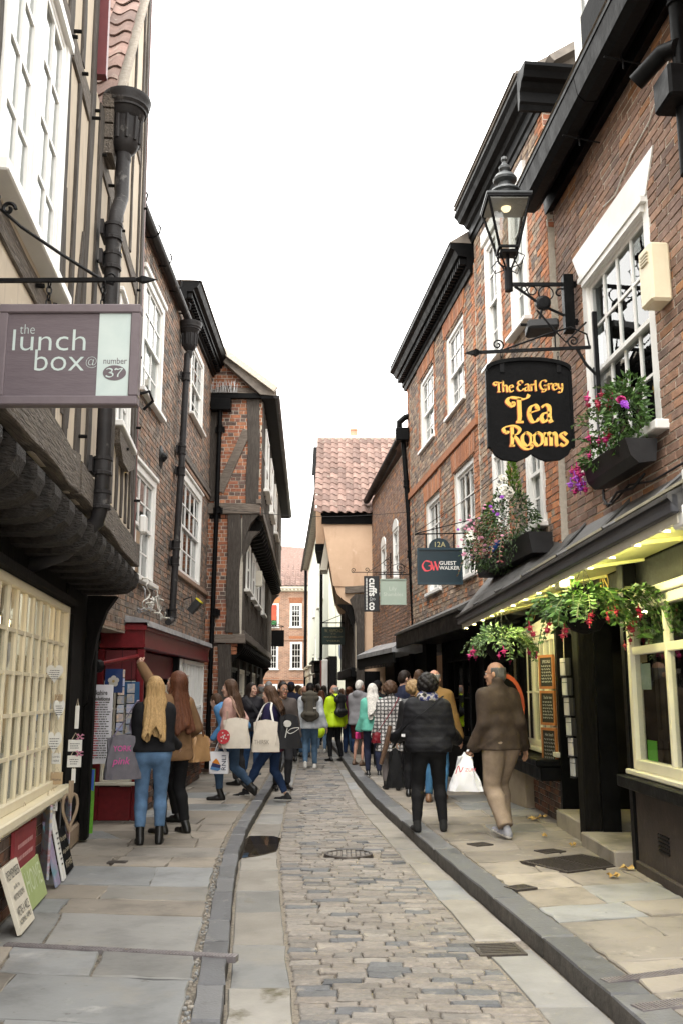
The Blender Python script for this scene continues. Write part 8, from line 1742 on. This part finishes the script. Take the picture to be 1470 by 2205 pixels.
bag('shoulder_bag','tan leather shoulder bag against the auburn haired woman','bag',P2['w']((.32,-.04,.73)),.34,.3,.12,1.1,mk('tan leather',[(.3,.17,.075),(.38,.225,.105)],.5,7,bump=.15),[[P2['w']((.27,.06,1.0)),P2['w']((.24,.03,1.25)),P2['w']((.13,.0,1.47)),P2['w']((.25,-.08,1.25)),P2['w']((.32,-.1,1.0))]],flat('brown strap',(.2,.09,.045)),.8)
P3=person('dark haired man in a dark green jacket looking at a phone',*at(384,1768,.1),.1,75,1.68,1,0,None,((-.1,.26,1.12),(.12,.28,1.1)),4,(-6,-22),1,cloth('bottle green',(.025,.035,.028)),.78,.03,BLK,.1,BOOT,hair=('short','dark'),glasses=True)
m=MB();p=(P3['Ha'][0]+P3['Ha'][1])/2;m.cbox(Fr(p,(1,.2,0),(.2,-1,.4)),-.04,.04,-.006,.006,-.02,.12,.004);solid('phone',m,T['black_plastic'],'dark phone held by the man in the green jacket','phone')
x,y=at(497,1722,.1)
PKC=cloth('pale pink knit',(.5,.29,.25),c2=(.58,.36,.31))
P4=person('woman in a pale pink cardigan walking left with two bags',x,y,.1,83,1.67,1.05,1,((-.08,.16,0),(.09,-.3,.075,0,-38)),((-.25,.1,.74),(.26,-.02,.95)),3,(0,-2),0,PKC,.8,.032,denim('slate blue',(.04,.07,.12)),.16,BOOT,.2,hair=('long','brown'),grip=(1,0),vox=.0125)
t,b,F=bag('tote_bag','cream canvas tote with a red spotted print on the pink cardigan woman','bag',P4['w']((-.3,-.13,.74)),.4,.42,.14,.1,mk('natural canvas',[(.56,.5,.42),(.64,.58,.49)],.9,9,bump=.3,bscale=30),[[P4['w']((-.3,.0,1.14)),P4['w']((-.22,.02,1.3)),P4['w']((-.14,.0,1.47)),P4['w']((-.25,-.1,1.3)),P4['w']((-.3,-.2,1.14))]],flat('brown webbing',(.22,.13,.08)))
m=MB();m.prism(F,[(-.17+.09*math.cos(q),.16+.1*math.sin(q))for q in[2*math.pi*i/16 for i in range(16)]],.06,.082);obj('print',m,flat('red print',(.45,.02,.03)),b)
m=MB()
for q in range(9):m.prism(F,[(-.17+.05*math.cos(q*2.4)*(q/6)+.011*math.cos(w),.16+.055*math.sin(q*2.4)*(q/6)+.011*math.sin(w))for w in[math.pi*i/4 for i in range(8)]],.082,.0835)
obj('spots',m,WH,b,kind='stuff')
h=P4['Ha'][0];t,b,F=bag('carrier_bag','white paper carrier bag lettered RNLI held by the pink cardigan woman','bag',h+Vector((-.03,-.02,-.44)),.27,.3,.1,-.1,mk('white paper',[(.68,.67,.7),(.74,.73,.75)],.5,6),[[h+Vector((-.09,-.04,-.14)),h+Vector((-.03,-.02,0)),h+Vector((.05,-.05,-.14))],[h+Vector((-.07,.03,-.14)),h,h+Vector((.06,.02,-.14))]],None,1.0,sag=.004,gusset=True)
Fv_=Fr(F.p(0,0,0),F.w,F.n,-F.u);m=MB();put_text(m,'RNLI',Fv_,.15,.062,-.085,.09,width=.2);obj('lettering',m,flat('navy print',(.02,.025,.07)),b)
m=MB();m.prism(F,[(-.1,.1),(.03,.075),(.04,.12),(-.08,.15)],.06,.063);obj('print',m,flat('navy hull',(.03,.03,.1)),b);m=MB();m.prism(F,[(-.085,.15),(.03,.125),(-.0,.18),(-.03,.21),(-.06,.18)],.06,.063);obj('print',m,flat('orange lifeboat',(.65,.22,.02)),b);m=MB();m.prism(F,[(-.11,.06),(.0,.04),(.05,.07),(-.1,.1)],.059,.062);obj('print',m,flat('sea blue',(.08,.2,.4)),b)
P5=person('bending person in a light blue shirt behind the pink cardigan',*at(515,1690,.1),.1,60,1.7,1,0,None,((-.2,.4,.75),(.2,.4,.75)),48,(0,0),0,cloth('light blue shirt',(.1,.26,.5)),.9,.03,cloth('dark trousers',(.03,.028,.03)),.1,BOOT,hair=('short','brown'))
x,y=at(540,1668,.1)
P6=person('woman in a black padded jacket holding a white cup',x,y,.1,205,1.66,1.02,1,((-.1,.03,0),(.1,-.03,0)),((-.13,.27,1.08),(.2,.18,.98)),0,(28,2),0,cloth('black padded',(.013,.012,.016),.6),.8,.04,denim('strong blue',(.03,.07,.16)),.1,flat('blue grey trainers',(.08,.09,.11)),hair=('long','dark'),puff=.008,collar=.02,grip=(1,0))
m=MB();p=P6['Ha'][0]+Vector((-.01,-.05,-.05));m.lathe([(.028,0),(.038,.1),(.04,.1),(.04,.112),(.02,.115)],p,seg=12);solid('paper_cup',m,T['white'],'white lidded paper cup in the padded jacket woman hand','cup',smooth=40)
m=MB();m.sweep([P6['up']((.15,.06,1.46)),P6['up']((.06,.165,1.3)),P6['up']((-.08,.17,1.12)),P6['up']((-.18,.14,.98))],[(-.025,-.004),(.025,-.004),(.025,.004),(-.025,.004)],up=(0,-1,0));solid('bag_strap',m,flat('charcoal strap',(.04,.04,.045)),'wide charcoal strap across the black padded jacket','strap')
x,y=at(588,1728,.0)
NVY=cloth('navy cardigan',(.022,.018,.06));CV=flat('black canvas',(.014,.014,.016),.8)
P7=person('woman in a navy cardigan crossing the road with two totes',x,y,.02,78,1.66,1.05,1,((-.09,.46,.05,0,8),(.1,-.16,0,0,0)),((-.26,.18,.86),(.28,.05,.84)),5,(0,-10),0,NVY,.84,.034,JD,.13,CV,sole=WH,hair=('bob','brown'),vox=.0125,hips=1.15,skirt=cloth('maroon jersey',(.1,.008,.035)))
t,b,F=bag('tote_bag','cream tote with a faded print on the crossing woman','bag',P7['w']((-.33,.03,.74)),.4,.46,.13,.1,bpy.data.materials['natural canvas'],[[P7['w']((-.32,.18,1.18)),P7['w']((-.2,.1,1.42)),P7['w']((-.16,.0,1.46)),P7['w']((-.24,-.02,1.36)),P7['w']((-.32,-.08,1.18))]],WH)
m=MB();put_text(m,'THIRSK',F,-.06,.078,.14,.09,width=.22);obj('lettering',m,flat('faded print',(.25,.22,.18)),b)
t,b,F=bag('tote_bag','black tote with a white sketch on the crossing woman back','bag',P7['w']((-.12,-.27,.78)),.42,.5,.14,.5,CV,[[P7['w']((-.16,-.16,1.26)),P7['w']((-.17,-.06,1.42)),P7['w']((-.13,.06,1.44))]],CV,.6)
m=MB();ribbon(m,[(-.09,.0),(-.02,.05),(.1,.06),(.06,.02),(-.03,-.02),(-.09,.0)],F,.02,.09,.24,1,.008,.012);ribbon(m,[(-.08,-.06),(-.05,.08)],F,-.02,.09,.22,1,.01,.014);m.prism(F,[(-.06+.06*math.cos(q),.36+.05*math.sin(q))for q in[2*math.pi*i/12 for i in range(12)]],.06,.085);obj('print',m,WH,b)
GB=cloth('grey brown jacket',(.09,.075,.068));NV2=cloth('navy jacket',(.018,.022,.045));CH2=cloth('charcoal',(.03,.03,.034));TW=cloth('grey tweed',(.12,.108,.085));BRG=cloth('burgundy',(.06,.012,.025));OLV=cloth('olive',(.06,.06,.035))
P8=person('man in glasses and an open grey brown jacket facing the camera',*at(607,1700,.02),.02,200,1.74,1,0,None,None,0,(8,0),2,GB,.76,.035,CH2,.1,BOOT,hair=('short','black'),glasses=True,collar=.01)
P9=person('older man in a tweed jacket seen from behind',*at(577,1648,.1),.1,5,1.72,1.06,0,None,None,0,(-10,0),1,TW,.72,.035,CH2,.1,BOOT,hair=('crop','grey'))
x,y=at(667,1658,.0)
SLV=mk('silver blue shell',[(.3,.34,.38),(.5,.52,.54),(.62,.63,.64)],.32,7,bump=.4,bscale=12,spec=.5)
P10=person('hiker in a silver blue jacket and black cap with an olive rucksack',x,y,.01,2,1.77,1.08,0,((-.09,-.12,.06,0,-25),(.1,.12,0)),((-.31,.06,.86),(.31,-.02,.86)),2,(0,0),0,SLV,.8,.04,denim('faded blue',(.075,.13,.2)),.1,WH,hair=('short','dark'),cap=(BLK,0),hood=1)
def rucksack(label,P,mat,s=1,lo=.98):
 t=thing('rucksack',label,'rucksack',P['up']((0,-.22,lo)));k=P['k'];S=SDF((-.2,-.4,lo-.05),(.2,-.08,lo+.6),.014);S.cap((-.1*s,-.21,lo+.08),(.1*s,-.21,lo+.08),.075,None,.03);S.cap((-.1*s,-.21,lo+.36*s),(.1*s,-.21,lo+.36*s),.07,None,.03);S.cap((0,-.21,lo+.08),(0,-.21,lo+.4*s),.12*s,.1*s,.04,.6);S.cap((-.07,-.29,lo+.1),(.07,-.29,lo+.1),.05,None,.02);S.cap((-.09*s,-.24,lo+.43*s),(.09*s,-.24,lo+.43*s),.045,None,.012)
 folds(S,.004,3);v,f=S.mesh(1);mb=MB();mb.v=[tuple(P['up'](q))for q in v];mb.f=f.tolist();mb.m=[0]*len(mb.f);b=obj('pack',mb,mat,t,smooth=True)
 for q in(-1,1):
  m=MB();m.sweep([P['up']((q*.1,-.16,lo+.42)),P['up']((q*.13,-.02,lo+.53)),P['up']((q*.14,.12,lo+.4)),P['up']((q*.15,.1,lo+.18)),P['up']((q*.14,-.1,lo+.08))],[(-.025,-.006),(.025,-.006),(.025,.006),(-.025,.006)]);obj('strap',m,mat,t)
 m=MB()
 for q in(-.07,.07):m.tube([P['up']((q,-.31,lo+.12)),P['up']((q,-.3,lo+.3)),P['up']((q,-.28,lo+.46))],.006,4)
 obj('webbing',m,T['black_plastic'],t);return t
rk=rucksack('large olive brown rucksack on the hiker back',P10,cloth('olive pack',(.09,.08,.062)),1.15)
m=MB();F=Fr(P10['up']((.1,-.345,1.2)),(1,0,0),(0,-1,0));m.box(F,-.035,.035,0,.006,-.015,.015);obj('badge',m,WH,rk)
NEON=mk('neon yellow shell',[(.52,.74,.012),(.62,.85,.02)],.5,9,bump=.3,bscale=25)
P11=person('bald cyclist in a neon yellow jacket turned to the left',*at(722,1640,.0),.01,38,1.75,1.1,0,((-.14,.02,0),(.14,-.03,0)),((-.3,.12,.84),(.29,.02,.86)),3,(34,-8),1,NEON,.76,.045,BLK,.1,BOOT,hair=('balding','grey'),hood=1,grip=(1,0))
rucksack('black rucksack on the neon cyclist',P11,T['black_plastic'],1.0,1.0)
m=MB();p=P11['Ha'][0]+Vector((-.03,-.08,-.2));m.lathe([(.14,0),(.145,.05),(.12,.11),(.07,.145),(.001,.155),(.001,.14),(.1,.1),(.125,.0)],p,Vector((-.5,-.7,.2)),14);solid('cycle_helmet',m,NEON,'neon yellow cycle helmet held by the bald cyclist','helmet',smooth=40)
P12=person('girl in a teal padded jacket between the hiker and the cyclist',*at(692,1622,.0),.01,-8,1.62,.95,1,None,None,0,(0,-6),0,cloth('teal padded',(.045,.16,.14),.6),.8,.04,denim('pale blue',(.12,.19,.28)),.1,WH,hair=('long','auburn'),puff=.006)
x,y=at(772,1648,.12)
MAR=cloth('maroon cotton',(.09,.012,.016))
P13=person('white haired man in a grey sweatshirt and maroon shorts',x,y,.12,-28,1.72,1.02,0,((-.1,.02,0),(.11,-.05,0)),((-.24,.22,.98),(.24,.2,.96)),4,(-14,-6),1,cloth('grey marl',(.22,.215,.225)),.8,.04,None,0,mk('brown sandal',[(.08,.05,.03),(.12,.07,.045)],.6),hair=('crop','white'),shorts=MAR,hood=1,sleeve=.3)
x,y=at(803,1672,.12)
P14=person('white haired woman in a mint green jumper',x,y,.12,8,1.62,.98,1,((-.1,.02,0),(.1,-.06,0)),((-.27,.1,.86),(.25,.12,.86)),2,(-8,0),0,cloth('mint knit',(.14,.46,.36)),.83,.04,NV2,.1,BOOT,sole=WH,hair=('long','white'),collar=.01)
m=MB();p=P14['Ha'][0];m.cbox(Fr(p+Vector((.0,-.02,-.05)),(.6,1,0)),-.08,.08,-.02,.02,-.12,.0,.012);solid('purse',m,flat('hot pink purse',(.6,.04,.2)),'hot pink purse in the mint jumper woman hand','purse')
x,y=at(843,1700,.12)
chk=bpy.data.materials.new('checked bouclé');chk.use_nodes=True;n_,l_=chk.node_tree.nodes,chk.node_tree.links
ge=n_.new('ShaderNodeTexCoord');w1_,w2_=n_.new('ShaderNodeTexWave'),n_.new('ShaderNodeTexWave');w1_.bands_direction='X';w2_.bands_direction='Z';nz=n_.new('ShaderNodeTexNoise');nz.inputs['Scale'].default_value=55
mx1,mx2=n_.new('ShaderNodeMath'),n_.new('ShaderNodeMath');mx1.operation='MULTIPLY';mx2.operation='MULTIPLY_ADD';mx2.inputs[1].default_value=.9
for w_ in(w1_,w2_):w_.inputs['Scale'].default_value=5.5;w_.inputs['Distortion'].default_value=1.2;l_.new(ge.outputs['Object'],w_.inputs['Vector'])
l_.new(ge.outputs['Object'],nz.inputs['Vector']);l_.new(w1_.outputs['Fac'],mx1.inputs[0]);l_.new(w2_.outputs['Fac'],mx1.inputs[1]);l_.new(nz.outputs[0],mx2.inputs[0]);l_.new(mx1.outputs[0],mx2.inputs[2]);rp=_ramp(chk.node_tree,[(.02,.02,.022),(.16,.155,.15),(.5,.48,.46)],lo=.35,hi=.85);l_.new(mx2.outputs[0],rp.inputs[0]);l_.new(rp.outputs[0],n_['Principled BSDF'].inputs['Base Color']);n_['Principled BSDF'].inputs['Roughness'].default_value=.95
P15=person('woman in a black and white checked wool coat with a red bag',x,y,.12,2,1.62,1.08,1,((-.09,.05,0),(.09,-.1,.0)),((-.27,.1,.85),(.28,.08,.85)),3,(-22,-4),0,chk,.6,.045,cloth('grey tweed trousers',(.16,.14,.135)),.12,BOOT,.1,hair=('curly','brown'),collar=.02,flare=0)
m=MB();m.tube([P15['up']((.12,-.1,1.46)),P15['up']((.02,-.175,1.28)),P15['up']((-.14,-.18,1.05)),P15['up']((-.22,-.12,.92))],.008,5);solid('bag_strap',m,flat('dark red strap',(.16,.01,.02)),'thin dark red strap across the checked coat','strap',smooth=True)
bag('shoulder_bag','small dark red bag at the checked coat hip','bag',P15['w']((-.24,-.1,.74)),.17,.17,.08,.3,flat('dark red leather',(.17,.012,.02),.4),None)
P16=person('bearded man in a navy jumper looking to the right',*at(868,1690,.12),.12,-62,1.82,1.02,0,None,((-.2,.3,1.0),(.2,.3,1.0)),3,(-8,-14),0,NV2,.8,.03,CH2,.1,BOOT,hair=('short','dark'),collar=.0)
m=MB();p=(P16['Ha'][0]+P16['Ha'][1])/2;m.cbox(Fr(p+Vector((.05,-.15,.06)),(1,.3,.2),(0,-1,.3)),-.09,.09,-.006,.006,-.06,.06,.003);solid('leaflet',m,flat('dark leaflet',(.05,.05,.055)),'dark folded leaflet held by the bearded man','leaflet')
P17=person('woman with curly blonde hair in a black leather jacket',*at(893,1715,.12),.12,-10,1.62,.98,1,None,None,2,(-12,-6),0,mk('black leather',[(.009,.009,.01),(.018,.018,.019)],.4,8,bump=.3,bscale=18),.82,.035,BLK,.1,BOOT,hair=('curly','sandy'))
x,y=at(925,1790,.12)
qn=mk('black quilted nylon',[(.007,.007,.0085),(.013,.013,.0155)],.65,9,bump=.5,bscale=26,spec=.18)
P18=person('broad woman in a black quilted jacket and blue tunic seen from behind',x,y,.12,3,1.65,1.34,1,((-.15,.0,0),(.15,.02,0)),((-.36,.24,1.0),(.36,.2,.98)),3,(8,-5),0,qn,.86,.045,BLK,.1,flat('black suede',(.009,.009,.009),.9),.22,hair=('curly','black'),shirt=cloth('royal blue jersey',(.012,.022,.1)),shirt_hem=.69,hips=1.05,vox=.0115,puff=.006,legr=1.06,belly=.05,scarf=mk('patterned scarf',[(.012,.014,.06),(.03,.04,.16),(.5,.47,.43),(.01,.01,.012)],.8,15,lo=.38,hi=.62))
t,b,F=bag('shoulder_bag','long black handbag hanging at the quilted jacket woman left side','bag',P18['w']((-.38,.02,.47)),.2,.42,.1,.2,BLK,[[P18['w']((-.4,.05,.9)),P18['w']((-.28,-.16,1.15)),P18['w']((-.05,-.2,1.32)),P18['w']((.16,-.1,1.48))]],BLK,.5)
m=MB();m.tube([P18['w']((-.42,.16,1.14)),P18['w']((-.48,.1,.9)),P18['w']((-.54,.06,.72))],[.025,.03,.02],8);solid('umbrella',m,mk('brown satin',[(.05,.03,.02),(.12,.07,.045)],.3,9),'folded brown umbrella at the quilted jacket woman side','umbrella',smooth=40)
m=MB();m.box(FRONT(*P18['w']((-.31,-.19,1.05))),-.02,.02,0,.006,-.015,.015);solid('buckle',m,T['steel'],'silver buckle on the black handbag strap','buckle')
x,y=at(938,1728,.12)
P19=person('balding man in a tan jacket and blue jeans behind the quilted jacket',x,y,.12,-20,1.78,1.08,0,((-.1,.03,0),(.12,-.1,.02,0,-12)),((-.28,.1,.84),(.32,.06,.82)),2,(-4,0),1,cloth('tan canvas',(.25,.145,.05)),.8,.045,denim('sky blue',(.05,.14,.26)),.1,mk('brown boot',[(.12,.06,.03),(.17,.09,.045)],.5),hair=('balding','grey'),collar=.02)
P20=person('shaven headed man beyond the tan jacket',*at(905,1690,.12),.12,-10,1.84,1.05,0,None,None,0,(0,0),1,CH2,.8,.03,CH2,.1,BOOT,hair=('crop','brown'))
x,y=at(1083,1800,.12)
suede=mk('brown suede jacket',[(.022,.0135,.008),(.036,.0225,.0135),(.052,.033,.02)],.8,9,detail=8,bump=.3,bscale=25)
CHI=cloth('khaki chino',(.24,.18,.13),c2=(.3,.23,.17),sc=6)
P21=person('older man in a brown suede jacket and khaki trousers carrying a white bag',x,y,.12,24,1.8,1.02,0,((-.09,-.16,.02,6,-10),(.1,.14,0,-2,0)),((-.27,.1,.86),(.28,.0,.86)),4,(38,0),2,suede,.83,.035,CHI,.09,mk('grey trainer',[(.2,.2,.23),(.3,.3,.33)],.7,20),hair=('balding','iron'),collar=.03,grip=(1,0),glasses=True,vox=.0108,flare=.026,legr=1.16,belly=.03,sole=WH,amp=.005)
h=P21['Ha'][0];pl=mk('white polythene',[(.68,.68,.7),(.76,.76,.78)],.35,8,bump=.5,bscale=10,dist=.02)
t,b,F=bag('carrier_bag','white plastic carrier bag with red print held by the brown jacket man','bag',h+Vector((-.09,-.05,-.45)),.35,.4,.16,-.12,pl,[[h+Vector((-.06,-.03,-.05)),h+Vector((-.01,0,.02)),h+Vector((-.02,.03,-.05))]],None,.25,sag=.035)
m=MB();put_text(m,'ZÜM',F,.05,.1,.22,.05,width=.11,shear=.15);ribbon(m,[(-.06,-.04),(-.03,.04),(-.01,-.02),(.02,.03)],F,-.04,.1,.22,1,.006,.01);obj('lettering',m,flat('red print b',(.55,.06,.1)),b)
crowd=[('man in a navy beanie beyond the glasses man',626,1640,20,1.78,0,NV2,('short','dark'),(NV2,0),0),('brown haired man in black high in the crowd',607,1620,8,1.86,0,BLK,('short','auburn'),None,0),('balding man with a flushed head at the far left of the crowd',560,1632,30,1.75,0,CH2,('balding','grey'),None,1),('white haired person low behind the tweed jacket',597,1612,-20,1.58,1,OLV,('bob','white'),None,0),('person in a royal blue fleece with brown hair',641,1610,5,1.75,0,cloth('royal blue fleece',(.02,.04,.16)),('short','brown'),None,0),('sandy haired woman in sunglasses facing the camera',650,1622,190,1.66,1,BLK,('bob','sandy'),None,0),('bald man in a burgundy jacket left of the hiker',656,1630,15,1.7,0,BRG,('bald','x'),None,1),('dark haired woman beyond the cyclist',697,1605,-10,1.74,1,CH2,('bob','dark'),None,0),('man in a black puffer beyond the girl in teal',684,1600,0,1.8,0,BLK,('short','dark'),None,0),('person in a burgundy coat right of the cyclist',752,1630,0,1.68,1,BRG,('bun','auburn'),None,0),('tall man in a plum jacket with dark hair beside the white haired man',765,1626,12,1.78,0,cloth('plum jacket',(.03,.015,.028)),('short','dark'),None,0),('man in a black jacket and black cap behind the mint jumper',812,1660,-40,1.78,0,BLK,('short','dark'),(BLK,1),0),('person in navy at the middle of the crowd',670,1600,0,1.72,0,NV2,('short','brown'),None,0),('brown haired woman in olive near the far shop',736,1600,5,1.66,1,OLV,('long','brown'),None,0),('fair haired woman in grey in the far crowd',630,1590,-5,1.68,1,GB,('bob','blonde'),None,0),('man in a pale grey coat farthest up the street',715,1585,0,1.78,0,cloth('pale grey coat',(.3,.3,.3)),('short','grey'),None,0),('woman in a black coat by the right hand wall',785,1628,-15,1.64,1,BLK,('long','brown'),None,0),('person in a red top deep in the crowd',586,1595,10,1.66,1,cloth('red jersey',(.3,.02,.03)),('bun','brown'),None,0),('man in a slate jacket deep on the left',573,1598,0,1.76,0,CH2,('short','dark'),None,1)]
for i,(lab,px_,py_,fc,H_,fem_,tp,hr,cp_,sk_)in enumerate(crowd):
 x,y=at(px_,py_,.04);w=.06*(i%3-1);person(lab,x,y,.04,fc,H_,1.0+.06*(i%2),fem_,((-.1,.1*(i%2),0),(.1,-.1*(i%2),0)),None,1,(w*200,0),sk_,tp,.8,.035,[CH2,JD,JB,BLK][i%4],.1,BOOT,hair=hr,cap=cp_,glasses=False,group='people in the crowd up the street')
